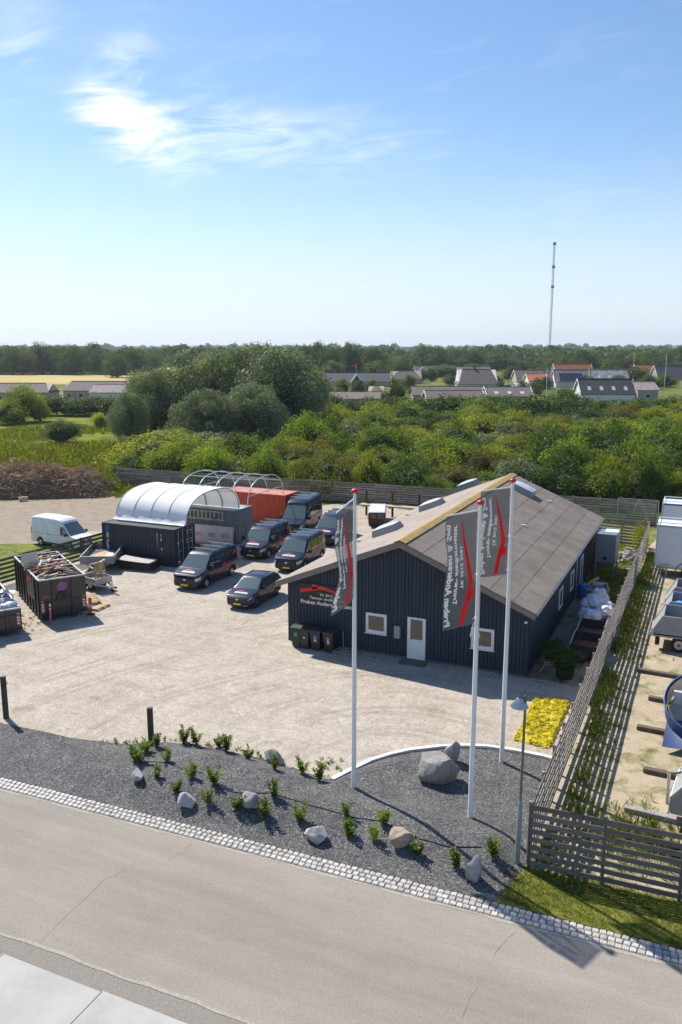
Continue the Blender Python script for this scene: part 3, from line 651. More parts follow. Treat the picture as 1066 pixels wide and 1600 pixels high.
def flagpole(base, H, armdir, armlen, fl_h, seed, lab, flab, ph, curl, loop=False, drop=.0):
    t = thing('flagpole', lab, 'flagpole', base, 0, 'white flagpoles in the gravel bed')
    MB().tube([(0, 0, -.1), (0, 0, H * .45), (0, 0, H)], [.085, .07, .046], 14).build('pole', 'pole_white', t, 40)
    MB().lathe([(.001, 0), (.09, .0), (.12, .05), (.10, .10), (.05, .13), (.001, .14)], 14, (0, 0, H)).build('finial', 'red', t, True)
    a = Vector(armdir).normalized(); top = Vector((0, 0, H - .16)); tip = top + a * armlen
    MB().tube([top, tip], .022, 8).build('arm', 'pole_white', t)
    MB().tube([(.075, 0, 1.2), (.07, .02, H - .1)], .006, 5).build('halyard', 'halyard', t)
    for zz in (H - .16 - fl_h * .55, H - .16 - fl_h * .93):
        m = MB(); m.tube([(.07 * math.cos(q), .07 * math.sin(q), zz) for q in [i * math.pi / 5 for i in range(11)]], .012, 5); m.tube([(0, 0, zz), a * .16 + Vector((0, 0, zz - .02))], .01, 5); m.build('ring', 'pole_white', t)
    if loop:
        m = MB(); z0 = H - .16 - fl_h - .05; m.tube([(a.x * .1, a.y * .1, z0 + .15), (a.x * .2, a.y * .2, z0 - .25), (a.x * .08, a.y * .08, z0 - .5), (-a.x * .12, -a.y * .12, z0 - .3), (-.02, .0, z0 - .02)], .018, 6); m.build('rope_coil', 'halyard', t)
    q = random.Random(seed); W = armlen - .10
    side = a.cross(Vector((0, 0, 1))).normalized()
    def S(u, v, off=0.0):
        # u out from the pole, v down: hanging cloth that billows and curls at its free lower corner
        sway = .10 * math.sin(v * 5.2 + ph + u * 1.2) * smoothstep(0, .35, v) * (.25 + u) + .05 * math.sin(v * 11 + ph * 2 + u * 4) * u * smoothstep(0, .2, v)
        fold = curl * u * u * smoothstep(.25, 1, v)
        out = .10 + u * W * (1 - .16 * smoothstep(.4, 1, v) * curl * 2)
        p = top + Vector((a.x, a.y, a.z)) * out + side * (sway + fold * .55) + Vector((0, 0, -.03 - v * fl_h - drop * u * v + .10 * (1 - u) * v))
        e = .02
        return p
    def Sn(u, v, off):
        p = S(u, v); du = S(u + .02, v) - S(u - .02, v); dv = S(u, v + .02) - S(u, v - .02); return p + du.cross(dv).normalized() * off
    fl = thing('flag', flab, 'flag', base, 0, 'grey company flags')
    m = MB(); m.grid(lambda u, v: S(u, v), 14, 48); m.build('cloth', 'flag_cloth', fl, True, recalc=False)
    du_, dv_ = S(.52, .5) - S(.48, .5), S(.5, .52) - S(.5, .48); OFFS = .006 if du_.cross(dv_).dot(Vector((0, 0, CAM_H)) - Vector(base) - S(.5, .5)) > 0 else -.006
    def put(vs, fs, nm, mat):
        m = MB()
        for off in (OFFS,):
            m.add([Sn(min(.99, max(.01, 1 - y / W)), min(.995, max(.005, 1 - x / fl_h)), off) for x, y in vs], fs)
        m.build(nm, mat, fl, recalc=False)
    put(*logo_poly(.06, W * .50, fl_h * .92, W * .42, 40), 'roof_emblem', 'flag_red')
    for s_, size, w_, x0, y0, bo in (('Preben Andersen & Søn', .24, fl_h * .90, .10, W * .05, .011), ('Tømrer- snedkermester', .175, fl_h * .70, fl_h * .22, W * .29, .007), ('Tlf. 2012 2081', .13, fl_h * .36, fl_h * .36, W * .47, .004)):
        vs, fs = text_mesh(s_, size, bo); mx = max(v[0] for v in vs)
        put([(x0 + a_ * w_ / mx, y0 + b_) for a_, b_ in vs], fs, 'lettering', 'flag_white')
for (px, py), H, ad, al, fh, sd, ph, cu, lp, dr, lab, flab in (
    ((553, 1230), 10.1, LEFT * .55 + TOW * .9 + Vector((0, 0, -.28)), 1.12, 3.25, 1, .3, .45, False, .1, 'white flagpole nearest the yard entrance, left of the building door', 'narrow grey flag hanging turned in front of the building sign'),
    ((735, 1277), 10.05, LEFT * .95 + TOW * .35 + Vector((0, 0, -.1)), 1.12, 3.5, 2, 1.4, .25, True, .0, 'white flagpole nearest the road with a rope coil below its flag', 'grey flag on the middle pole, spread flat with long red stroke'),
    ((784, 1190), 10.1, LEFT * .97 + TOW * .25 + Vector((0, 0, -.08)), 1.15, 3.05, 3, 2.6, .5, False, .0, 'white flagpole at the right, standing behind the big boulder', 'grey flag on the rightmost pole with a crumpled lower edge')):
    p = GB(px, py); flagpole(p, H - p.z, ad, al, fh, sd, lab, flab, ph, cu, lp, dr)
# ------------------------------------------------------------------ lamp post, bollards
p = G(808, 1350); lp = thing('street_lamp', 'slim grey lamp post with a bell shaped hood beside the fence corner', 'street lamp', (p.x, p.y, 0))
lean = Vector((.02, 0, 0))
MB().tube([(0, 0, -.1), (.012, 0, 1.9), (.012, 0, 2.0)], [.075, .07, .045], 12).build('lower_post', M('lamp_zinc', (.27, .30, .32), .5, .12, metal=.3), lp, 40)
MB().tube([(.012, 0, 1.95), (.03, 0, 5.05)], [.042, .036], 10).build('upper_post', M('lamp_brown', (.16, .14, .12), .6, .15), lp, 40)
MB().lathe([(.001, .2), (.05, .2), (.06, .12), (.001, .1)], 10, (.03, 0, 4.95)).build('post_cap', 'lamp_brown', lp, True)
hc = (-.12, -.05, 4.86)
MB().tube([(.03, 0, 5.02), (-.06, -.02, 5.08), hc], .03, 8).build('arm', 'lamp_brown', lp, True)
MB().lathe([(.04, .22), (.09, .20), (.15, .08), (.22, .0), (.25, -.05), (.24, -.055), (.14, .0), (.001, .02)], 20, hc).build('hood', M('lamp_hood', (.40, .43, .48), .35, .06), lp, True)
MB().lathe([(.001, -.05), (.09, -.04), (.10, .02)], 12, hc).build('bulb', 'white_plastic', lp, True)
M('bollard', (.05, .045, .038), .85, .3, 5)
for (px, py), h, lab, hook in (((10, 1122), 1.75, 'dark timber gate post at the left edge of the yard', True), ((237, 1168), 1.55, 'dark timber gate post beside the young laurels', False)):
    p = G(px, py); b = thing('gate_post', lab, 'post', (p.x, p.y, 0), R(12), 'timber gate posts at the entrance'); MB().bev(-.085, .085, -.085, .085, -.2, h, .012).build('post', 'bollard', b)
    MB().bev(-.09, .09, -.09, .09, h + .002, h + .02, .008).build('cap', 'black_metal', b)
    if hook: MB().tube([(.08, 0, h - .25), (.17, 0, h - .27), (.17, 0, h - .18)], .018, 6).build('hinge_pin', 'black_metal', b)
# ------------------------------------------------------------------ wheelie bins
def bin_(px, py, lab, colr, name):
    p = G(px, py); t = thing('wheelie_bin', lab, 'bin', (p.x, BY0 - .62, 0), R(rnd.uniform(-4, 4)), 'wheelie bins by the wall')
    m = MB(); lo = [(-.20, -.22), (.20, -.22), (.20, .22), (-.20, .22)]; hi = [(-.27, -.32), (.27, -.32), (.27, .32), (-.27, .32)]
    m.add([(a, b_, .05) for a, b_ in lo] + [(a, b_, .98) for a, b_ in hi], [(3, 2, 1, 0), (0, 1, 5, 4), (1, 2, 6, 5), (2, 3, 7, 6), (3, 0, 4, 7), (4, 5, 6, 7)]); m.bev(-.29, .29, -.34, .34, .94, .985, .012); m.build('body', 'black_plastic', t)
    MB().prism([(-.36, .99), (.36, .99), (.34, 1.06), (0, 1.10), (-.34, 1.05)], -.29, .29, 'X').build('lid', M_LID, t)
    for s in (-1, 1):
        w = MB().tube([(s * .19, .27, .10), (s * .27, .27, .10)], .10, 14).build('wheel', 'rubber', t)
    MB().tube([(-.24, .36, .97), (-.24, .42, 1.0), (.24, .42, 1.0), (.24, .36, .97)], .016, 6).build('handle', 'black_plastic', t)
    for i, (c_, w_, h_, z_) in enumerate(colr):
        k = (z_ - .05) / .93; yy = -(.22 + .10 * k) - .006
        MB().add([(-w_ / 2, yy, z_), (w_ / 2, yy, z_), (w_ / 2, yy - .1 * h_ / .93, z_ + h_), (-w_ / 2, yy - .1 * h_ / .93, z_ + h_)], [(0, 1, 2, 3)]).build('sticker', M('stk_%s_%d' % (name, i), c_, .5, .03), t, recalc=False)
M_LID = M('bin_lid', (.035, .037, .04), .45, .1)
bin_(463, 1012, 'black wheelie bin with a green sticker, at the building corner', [((.02, .35, .12), .16, .2, .60)], 'g')
bin_(477, 1014, 'black wheelie bin with a small white sticker, second from the building corner', [((.7, .7, .7), .08, .09, .56)], 'w')
bin_(493, 1017, 'black wheelie bin with a blue and tan sticker', [((.05, .22, .6), .16, .16, .62), ((.7, .55, .35), .13, .12, .48)], 'b')
bin_(514, 1020, 'black wheelie bin with a purple sticker, farthest from the building corner', [((.45, .08, .5), .16, .14, .66), ((.7, .7, .72), .12, .1, .54), ((.5, .6, .2), .12, .08, .44)], 'p')
p = G(533, 1017); hb = thing('hose_tangle', 'loose grey hose heaped by the wall beside the last bin', 'hose', (p.x + .3, BY0 - .55, 0))
m = MB(); pts = []
for i in range(90): a = i * .42; r_ = .35 + .22 * math.sin(i * .31) + rnd.uniform(-.08, .08); pts.append((r_ * math.cos(a) * 1.2, r_ * .75 * math.sin(a), .03 + .10 * (1 - r_) + rnd.uniform(0, .06)))
m.tube(pts, .018, 5); m.build('hose', M('hose_grey', (.3, .28, .26), .7, .2), hb)
MB().tube([(-.25, .35, 0), (-.25, .36, .95)], .02, 6).build('standpipe', 'galvanised', hb)
# ------------------------------------------------------------------ slatted fences
def fence(name, label, a, b, bays, rows, sw, gap, z0, mat, both=False, post=.1, cat='fence', th=.025, cleat=False, jag=.0, pz=.06):
    a = Vector((*a, 0)); b = Vector((*b, 0)); L_ = (b - a).length; d = (b - a) / L_; ang = math.atan2(d.y, d.x)
    t = thing(name, label, cat, a, ang); bl = L_ / bays; H = z0 + rows * sw + (rows - 1) * gap
    pm = MB().bev(-post / 2, post / 2, -post / 2, post / 2, -.1, H + pz, .008).mesh('post'); pm.materials.append(MATS[mat])
    sm = MB().bev(.004, bl - .004, -th / 2, th / 2, 0, sw, .006).mesh('slat'); sm.materials.append(MATS[mat])
    cm = MB().box(-.03, .03, .0, .035, z0 - .03, H + .01).mesh('cleat'); cm.materials.append(MATS[mat])
    for i in range(bays + 1): ob('post', pm, None, t, loc=(i * bl, 0, rnd.uniform(-.03, .03)))
    for i in range(bays):
        for r in range(rows):
            s = -1 if (not both or r % 2 == 0) else 1
            o = ob('slat', sm, None, t, loc=(i * bl, s * (post / 2 + th / 2 + .002 + rnd.uniform(0, .006)), z0 + r * (sw + gap) + rnd.uniform(-jag, jag)))
            o.rotation_euler = (0, R(rnd.uniform(-.35, .35)), 0)
        if cleat: ob('cleat', cm, None, t, loc=((i + .5) * bl, -post / 2 + .0, 0))
    return t
fence('slat_fence', 'long weathered slat fence behind the containers along the thicket', (-57.8, 70.2), (-4.0, 72.6), 24, 9, .155, .06, .1, 'grey_wood', jag=.006)
fence('slat_fence', 'short weathered slat fence closing the passage behind the workshop', (-7.6, 64.2), (-4.0, 63.9), 2, 8, .16, .07, .1, 'grey_wood')
fence('slat_fence', 'weathered slat fence running from the roadside deep along the passage', (-3.92, 21.75), (-3.92, 63.6), 23, 8, .15, .085, .12, 'grey_wood', cleat=True, jag=.012, post=.09)
fence('slat_fence', 'grey slat fence across the front of the trailer yard by the grass', (-3.86, 21.57), (10.0, 22.1), 7, 8, .155, .09, .12, 'fence_front', jag=.004)
M('fence_dark', (.085, .080, .068), .85, .3, 5, bmp=.3, rv=.2)
fence('slat_fence', 'dark open slat fence between the skip and the white van', (-38.75, 45.6), (-40.3, 26.5), 8, 6, .16, .12, .15, 'fence_dark', post=.13)
gt = thing('mesh_gate', 'grey steel mesh gate with cross braces behind the passage', 'gate', (-7.0, 72.25, 0))
for nm, a, b_ in (('rail', (0, 0, 2.1), (3.2, 0, 2.1)), ('rail', (0, 0, .1), (3.2, 0, .1)), ('stile', (0, 0, .1), (0, 0, 2.1)), ('stile', (3.2, 0, .1), (3.2, 0, 2.1)), ('brace', (.8, 0, .1), (1.7, 0, 2.1)), ('brace', (2.6, 0, .1), (1.7, 0, 2.1))):
    MB().tube([a, b_], .035, 8).build(nm, 'galvanised', gt)
m = MB()
for i in range(40): m.tube([(.08 * i + .04, .0, .12), (.08 * i + .04, 0, 2.08)], .004, 3, False)
for i in range(24): m.tube([(.02, .0, .14 + i * .08), (3.18, 0, .14 + i * .08)], .004, 3, False)
tag(m.build('wire_mesh', 'galvanised', gt), kind='stuff')
# ------------------------------------------------------------------ shipping containers
def contmat(name, c, rust=.25, rc=(.2, .08, .03)):
    m, nt, b = newmat(name); w = worldpos(nt); n = noise_t(nt, 1.1, 6, .7, w); s = noise_t(nt, 3, 4, .7, worldpos(nt, (2, 2, .25)))
    cc = ramp(nt, s, [(.3, tuple(x * .8 for x in c)), (.7, tuple(x * 1.15 for x in c))]); cc = mixc(nt, ramp(nt, n, [(.72 - rust * .4, (0, 0, 0)), (.85 - rust * .3, (.8, .8, .8))]), cc, rc)
    nt.links.new(cc, b.inputs['Base Color']); b.inputs['Roughness'].default_value = .5
contmat('cont_navy', (.020, .030, .042), .0, (.03, .04, .05)); contmat('cont_grey', (.17, .20, .20), .35, (.13, .12, .1)); contmat('cont_orange', (.55, .075, .028), .4, (.36, .10, .05)); contmat('cont_orange_roof', (.55, .22, .14), .6, (.45, .35, .28)); contmat('cont_roof_dark', (.055, .058, .062), .3, (.12, .12, .12)); contmat('cont_grey_roof', (.42, .43, .43), .4, (.3, .28, .25))
def container(label, x0, y0, body, roof, rods, marks=None):
    L_, W_, H_ = 6.06, 2.44, 2.59; t = thing('shipping_container', label, 'container', (x0, y0, 0))
    fr = .09
    f = MB()
    for x in (0, L_ - fr):
        for y in (0, W_ - fr): f.box(x, x + fr, y, y + fr, .12, H_ - .12)
    f.build('corner_posts', body, t); t.children[-1]['kind'] = 'stuff'
    for y in (0, W_ - fr):
        MB().box(fr, L_ - fr, y, y + fr, H_ - .1, H_).build('top_rail', body, t); MB().box(fr, L_ - fr, y, y + fr, .03, .15).build('bottom_rail', body, t)
    for x in (0, L_ - .13):
        for y in (0, W_ - .13):
            for z in (.0, H_ - .115): MB().bev(x - .004, x + .134, y - .004, y + .134, z, z + .12, .012).build('corner_casting', body, t)
    for x in (0, L_ - fr): MB().box(x, x + fr, fr, W_ - fr, H_ - .1, H_).build('end_rail', body, t); MB().box(x, x + fr, fr, W_ - fr, .03, .15).build('end_rail', body, t)
    def corr(n, l, dep):      # trapezoid corrugation along l
        pts = []; p = l / n
        for i in range(n): pts += [(i * p, 0), (i * p + p * .3, 0), (i * p + p * .5, dep), (i * p + p * .8, dep)]
        return pts + [(l, 0)]
    for y, s in ((.025, 1), (W_ - .025, -1)):
        pts = corr(21, L_ - 2 * fr, .045); m = MB()
        for px_, d_ in pts: m.v += [(fr + px_, y + s * d_, .15), (fr + px_, y + s * d_, H_ - .1)]
        for i in range(len(pts) - 1): a = 2 * i; m.f.append((a, a + 2, a + 3, a + 1))
        m.build('side_panel', body, t, recalc=False)
    pts = corr(8, W_ - 2 * fr, .045); m = MB()
    for py_, d_ in pts: m.v += [(.025 + d_, fr + py_, .15), (.025 + d_, fr + py_, H_ - .1)]
    for i in range(len(pts) - 1): a = 2 * i; m.f.append((a, a + 1, a + 3, a + 2))
    m.build('end_panel', body, t, recalc=False)
    pts = corr(18, L_ - 2 * fr, .02); m = MB()
    for px_, d_ in pts: m.v += [(fr + px_, fr, H_ - .03 + d_ * .8), (fr + px_, W_ - fr, H_ - .03 + d_ * .8)]
    for i in range(len(pts) - 1): a = 2 * i; m.f.append((a, a + 2, a + 3, a + 1))
    m.build('roof_panel', roof, t, recalc=False)
    MB().box(.05, L_ - .05, .1, W_ - .1, .08, .14).build('floor', 'old_wood', t)
    for i, (ya, yb) in enumerate(((fr, W_ / 2 - .006), (W_ / 2 + .006, W_ - fr))):
        d = MB().bev(L_ - .05, L_ - .012, ya, yb, .16, H_ - .11, .008).build('door', body, t)
        for z in (.55, 1.2, 1.85): MB().box(L_ - .013, L_ + .004, ya + .08, yb - .08, z - .18, z + .18).build('door_corrugation', body, d)
        for q in (.3, .75):
            yy = ya + (yb - ya) * q; MB().tube([(L_ + .03, yy, .1), (L_ + .03, yy, H_ - .08)], .018, 6).build('locking_bar', rods, d)
            MB().bar((L_ + .045, yy - .02, 1.05), (L_ + .045, yy + .32 * (1 if q < .5 else -1), 1.0), .012, .045).build('handle', rods, d)
    return t
c1 = container('black shipping container with white mast logo at the front of the arch shelter', -38.42, 44.75, 'cont_navy', 'cont_roof_dark', 'galvanised')
c2 = container('grey shipping container holding up the rear of the white canopy', -38.10, 52.05, 'cont_grey', 'cont_grey_roof', 'galvanised')
c3 = container('faded orange shipping container by the back fence', -37.85, 59.40, 'cont_orange', 'cont_orange_roof', 'cont_orange')
# print on the black container
M('print_blue', (.05, .28, .62), .5, .05); M('print_white', (.68, .70, .70), .5, .1)
def cprint(vs, fs, nm, mat, par, x, z, y=-.008, rot=False):
    MB().add([((x - b_ if rot else x + a), y, (z + a if not rot else z + a)) if False else ((x + b_, y, z - a) if rot else (x + a, y, z + b_)) for a, b_ in vs], fs).build(nm, mat, par, recalc=False)
vs, fs = text_mesh('MK Pavilioner', .34, .008); mx = max(v[0] for v in vs); cprint([(a * 1.6 / mx, b_) for a, b_ in vs], fs, 'lettering', 'print_white', c1, .36, 1.92, .012, True)
m = MB(); ring = [(math.cos(a * .5), math.sin(a * .5)) for a in range(0, 11)]
m.tube([(.50 + .17 * c, .008, 2.2 + .2 * s) for c, s in ring], .028, 5); m.tube([(.47, .006, 2.46), (.5, .006, 2.1), (.62, .006, 2.02)], .022, 5); m.build('swirl_emblem', 'print_blue', c1)
for i, (x, z, s_) in enumerate(((4.62, 2.25, 'MKPU 204 117 3'), (4.95, 2.2, '22G1'))):
    vs, fs = text_mesh(s_, .13, .002); cprint(vs, fs, 'lettering', 'print_white', c1, x, z, .012, True)
for x, z, w, h, mt in ((4.92, 1.72, .12, .16, 'yellow'), (4.95, 1.1, .1, .12, 'print_white')): MB().box(x, x + w, .004, .016, z, z + h).build('sticker', mt, c1)
for i in range(14): MB().box(6.052, 6.062, 1.4 + .42 * (i % 2), 1.62 + .42 * (i % 2), 2.2 - .2 * (i // 2), 2.26 - .2 * (i // 2)).build('marking', 'print_white', c1)
for y_, z_ in ((.35, 1.55), (.78, 1.62), (.3, .55)): MB().box(6.052, 6.064, y_, y_ + .16, z_, z_ + .2).build('sticker', 'print_white', c1)
MB().box(5.9, 6.075, 1.5, 1.75, 2.2, 2.5).build('sticker', 'print_white', c3)
# ------------------------------------------------------------------ arch shelters
def canopymat():
    m, nt, b = newmat('canopy'); n = noise_t(nt, 1.5, 4, .6, worldpos(nt)); c = ramp(nt, n, [(.3, (.84, .84, .85)), (.7, (.90, .90, .90))]); nt.links.new(c, b.inputs['Base Color']); b.inputs['Roughness'].default_value = .8; b.inputs['Specular IOR Level'].default_value = .2
    tr = nt.nodes.new('ShaderNodeBsdfTranslucent'); tr.inputs[0].default_value = (.95, .94, .93, 1); mx = nt.nodes.new('ShaderNodeMixShader'); mx.inputs[0].default_value = .15
    nt.links.new(b.outputs[0], mx.inputs[1]); nt.links.new(tr.outputs[0], mx.inputs[2]); nt.links.new(mx.outputs[0], nt.nodes['Material Output'].inputs[0])
canopymat()
def arch_pt(t, y0, y1, z0, rise, x, inset=0):
    a = math.pi * (1 - t); c = math.cos(a); s = math.sin(a)
    return Vector((x, (y0 + y1) / 2 + (y1 - y0 - 2 * inset) / 2 * (1 if c > 0 else -1) * abs(c) ** .8, z0 + (rise - inset) * s ** .85))
sh = thing('arch_shelter', 'white tarpaulin arch shelter spanning the black and grey containers', 'shelter', (0, 0, 0))
A0, A1, AZ, AR = 46.05, 53.0, 2.62, 1.95; XA, XB = -38.2, -32.25
def can(u, v):
    x = XA + (XB - XA) * u; sag = .015 * abs(math.sin(u * 4 * math.pi)) 
    p = arch_pt(.0 + v, A0, A1, AZ, AR, x, -.04 + sag); return p
MB().grid(can, 32, 30).build('canopy', 'canopy', sh, True, recalc=False)
for i in range(5):
    x = XA + .06 + (XB - XA - .12) * i / 4
    MB().tube([arch_pt(j / 24, A0, A1, AZ, AR, x, .03) for j in range(25)], .035, 8).build('hoop', 'galvanised', sh, True)
    if 0 < i < 4 or i == 0: MB().tube([arch_pt(j / 24, A0, A1, AZ, AR, x, -.052) for j in range(25)], .022, 5).build('ratchet_strap', M_STRAP if i else M('strap', (.42, .43, .47), .6, .05), sh, True)
    if i == 0: M_STRAP = MATS['strap']
for t_ in (.25, .5, .75): MB().tube([arch_pt(t_, A0, A1, AZ, AR, XA, .08), arch_pt(t_, A0, A1, AZ, AR, XB, .08)], .025, 6).build('purlin', 'galvanised', sh)
MB().grid(lambda u, v: Vector((XA - .02 + (XB - XA + .04) * u, A0 - .03 - .35 * v + .02 * math.sin(u * 30), AZ + .06 + .32 * (1 - v) ** 2)), 30, 6).build('skirt', 'canopy', sh, True, recalc=False)
fr = thing('hoop_shelter', 'bare galvanised hoop frame between the grey and orange containers', 'frame', (0, 0, 0))
B0, B1, BR = 54.1, 59.9, 1.95; XC, XD = -38.4, -32.2
M('frame_tube', (.62, .70, .70), .35, .08, metal=.3)
for i in range(5):
    x = XC + (XD - XC) * i / 4; MB().tube([arch_pt(j / 24, B0, B1, 2.6, BR, x) for j in range(25)], .034, 8).build('hoop', 'frame_tube', fr, True)
for t_ in (.2, .36, .52, .8): MB().tube([arch_pt(t_, B0, B1, 2.6, BR, XC), arch_pt(t_, B0, B1, 2.6, BR, XD)], .024, 6).build('purlin', 'frame_tube', fr)
for x in (XC + .02, XD - .02): MB().tube([(x, B0 + .3, 3.3), (x, B1 - .3, 3.3)], .025, 6).build('tie', 'frame_tube', fr)
# things in the shelter
ins = thing('insulation_panels', 'stack of white wrapped boards with red print leaning before the grey container', 'panels', (-35.9, 51.8, 0))
M('wrap', (.62, .60, .60), .35, .1, 6); M('wrap_red', (.62, .16, .18), .4, .3, 9)
for i in range(3):
    o = MB().bev(0, 3.75, -.035, .035, 0, 1.35, .01).build('board', 'wrap', ins, loc=(0, -.10 * i, 0)); o.rotation_euler = (R(-9), 0, 0)
for i in range(3):
    vs, fs = text_mesh('ISO', .42, .012); o = MB().add([(a + .5 + i * 1.15, -.0385, b_ + .55) for a, b_ in vs], fs).build('print', 'wrap_red', ins, recalc=False, loc=(0, -.205, 0)); o.rotation_euler = (R(-9), 0, 0)
    o = MB().box(.45 + i * 1.15, 1.35 + i * 1.15, -.039, -.0365, .3, .34).build('print', 'wrap_red', ins, loc=(0, -.205, 0)); o.rotation_euler = (R(-9), 0, 0)
hs = thing('blue_hose', 'bright blue pipe bent against the grey container', 'pipe', (-34.2, 51.95, 0)); MB().tube([(0, -.05, .2), (.02, -.04, 1.3), (.25, -.03, 1.9), (.7, -.02, 2.2)], .05, 8).build('pipe', 'blue_plastic', hs, True)
rk = thing('timber_rack', 'wooden batten rack fixed along the top of the grey container', 'rack', (-37.6, 51.98, 0))
for z in (1.75, 2.35): MB().box(0, 4.6, -.03, .0, z, z + .09).build('rail', 'pale_wood', rk)
for i in range(13): MB().box(.1 + i * .36, .17 + i * .36, -.025, .0, 1.842, 2.348).build('batten', 'pale_wood', rk)
pl = thing('timber_stack', 'low stack of grey boards beside the arch opening', 'boards', (-33.6, 50.2, 0), R(4))
for i in range(4): MB().bev(-1.2, 1.2, -.3, .3, i * .12, i * .12 + .1, .01).build('board', 'old_wood', pl)
# clutter under the canopy
sck = thing('sack_pile', 'white sacks heaped before the orange container', 'sacks', (-31.6, 58.3, 0))
def lump(m, c, r, seed, n=2):
    bm = bmesh.new(); bmesh.ops.create_icosphere(bm, subdivisions=n, radius=1); q = Vector((seed * 7.1, seed * 3.3, seed))
    bm.verts.index_update(); vs = []
    for v in bm.verts:
        k = 1 + .28 * noise.noise(v.co * 1.6 + q) + .12 * noise.noise(v.co * 4 + q); vs.append((c[0] + v.co.x * r[0] * k, c[1] + v.co.y * r[1] * k, max(.0, c[2] + v.co.z * r[2] * k)))
    m.add(vs, [tuple(v.index for v in f.verts) for f in bm.faces]); bm.free(); return m
for i in range(4): lump(MB(), (rnd.uniform(-.8, .8), rnd.uniform(-.3, .3), .2), (.45, .35, .25), i + 3).build('sack', 'wrap', sck, True)
# ------------------------------------------------------------------ roll-off skips
M('skip_black', (.018, .020, .021), .38, .35, 2, coat=.3); M('skip_rust', (.16, .05, .03), .8, .3); M('hazard_white', (.75, .75, .74), .4, .04); M('hazard_red', (.62, .03, .03), .4, .04); M('sign_blue', (.03, .12, .55), .4, .03)
def stripes(par, x0, x1, z0, z1, y, n, up=1):
    MB().box(x0, x1, y - .004, y + .004, z0, z1).build('hazard_plate', 'hazard_white', par)
    for i in range(n):
        h = (z1 - z0) / n; a = z0 + i * h; sk = .45 * h * up
        lo, hi = max(z0, a), min(z1, a + h * .5)
        MB().add([(x0, y - .0055, max(z0, lo)), (x1, y - .0055, min(z1, lo + sk)), (x1, y - .0055, min(z1, hi + sk)), (x0, y - .0055, hi)], [(0, 1, 2, 3)]).build('hazard_stripe', 'hazard_red', par, recalc=False)
def skip(label, loc, rz, L_, W_, H_, sign=True):
    """front face on y=0 looking to -Y, box runs back along +Y, x 0..W_"""
    t = thing('roll_off_skip', label, 'skip', loc, rz); th = .05; zb = .22
    MB().box(0, W_, 0, th, zb, H_).build('front_wall', 'skip_black', t); MB().box(0, th, th, L_ - th, zb, H_).build('side_wall', 'skip_black', t)
    MB().box(W_ - th, W_, th, L_ - th, zb, H_).build('side_wall', 'skip_black', t); MB().box(0, W_, L_ - th, L_, zb, H_).build('rear_door', 'skip_black', t)
    MB().box(th, W_ - th, th, L_ - th, zb, zb + .06).build('floor', 'skip_rust', t)
    for nm, q in (('rim', (-.03, W_ + .03, -.03, .07)), ('rim', (-.03, W_ + .03, L_ - .07, L_ + .03))): MB().bev(*q, H_, H_ + .07, .012).build(nm, 'galvanised', t)
    for x in (-.03, W_ - .07): MB().bev(x, x + .1, .072, L_ - .072, H_, H_ + .068, .012).build('rim', 'galvanised', t)
    for i in range(9):
        y = .25 + i * (L_ - .5) / 8
        for x0, x1 in ((-.075, -.002), (W_ + .002, W_ + .075)): MB().bev(x0, x1, y, y + .12, zb, H_ - .01, .01).build('rib', 'skip_black', t)
    for x in (W_ * .28, W_ * .70): MB().bev(x - .06, x + .06, -.09, -.002, .05, H_ - .01, .012).build('front_post', 'skip_black', t)
    for z in (.24, 1.0): MB().bev(.02, W_ - .02, -.06, -.003, z, z + .08, .01).build('crossbar', 'skip_black', t)
    for x in (W_ * .32, W_ * .62): MB().box(x, x + .12, .1, L_ - .1, .05, zb - .002).build('runner', 'skip_black', t)
    for x in (W_ * .34, W_ * .66):
        for y in (.35, L_ - .35): MB().tube([(x - .08, y, .1), (x + .08, y, .1)], .1, 12).build('roller', 'rubber', t)
    stripes(t, .06, .20, .5, 1.12, -.006, 4); stripes(t, W_ - .2, W_ - .06, .5, 1.12, -.006, 4, -1)
    if sign:
        cx, cz = W_ * .49, H_ - .42
        for r_, y_, mt in ((.26, -.010, 'hazard_red'), (.205, -.014, 'sign_blue')):
            MB().add([(cx + r_ * math.cos(a * math.pi / 16), y_, cz + r_ * math.sin(a * math.pi / 16)) for a in range(32)], [tuple(range(32))]).build('no_parking_sign', mt, t, recalc=False)
        MB().add([(cx - .17, -.017, cz + .12), (cx - .12, -.017, cz + .17), (cx + .17, -.017, cz - .12), (cx + .12, -.017, cz - .17)], [(0, 1, 2, 3)]).build('sign_bar', 'hazard_red', t, recalc=False)
        pz = MB(); pz.prism([(W_ * .34, 1.05), (W_ * .38, 1.45), (W_ * .5, 1.58), (W_ * .62, 1.45), (W_ * .66, 1.05)], -.10, -.062); pz.build('hook_frame', 'black_plastic', t)
        MB().tube([(W_ * .44, -.13, 1.12), (W_ * .47, -.16, 1.36), (W_ * .53, -.16, 1.36), (W_ * .56, -.13, 1.12)], .03, 6).build('lift_bail', 'skip_black', t)
        v_, f_ = logo_poly(0, 0, .62, .2); MB().add([(.12 + a, -.006, 1.22 + b_) for a, b_ in v_], f_).build('roof_emblem', 'logo_red', t, recalc=False)
        v_, f_ = logo_poly(0, 0, 1.5, .6); MB().add([(-.079, 2.75 - a, 1.55 + b_) for a, b_ in v_], f_).build('roof_emblem', 'logo_red', t, recalc=False)
        MB().box(-.078, -.0765, .9, 2.8, .95, 2.2).build('sign_panel', 'sign_black', t)
        for s_, z_ in (('Tømrer- snedkermester', 1.4), ('Preben Andersen & Søn', 1.15)):
            v_, f_ = text_mesh(s_, .2, .003); mx = max(v[0] for v in v_); MB().add([(-.0795, 2.7 - a * 1.7 / mx, z_ + b_) for a, b_ in v_], f_).build('lettering', M_GREYL, t, recalc=False)
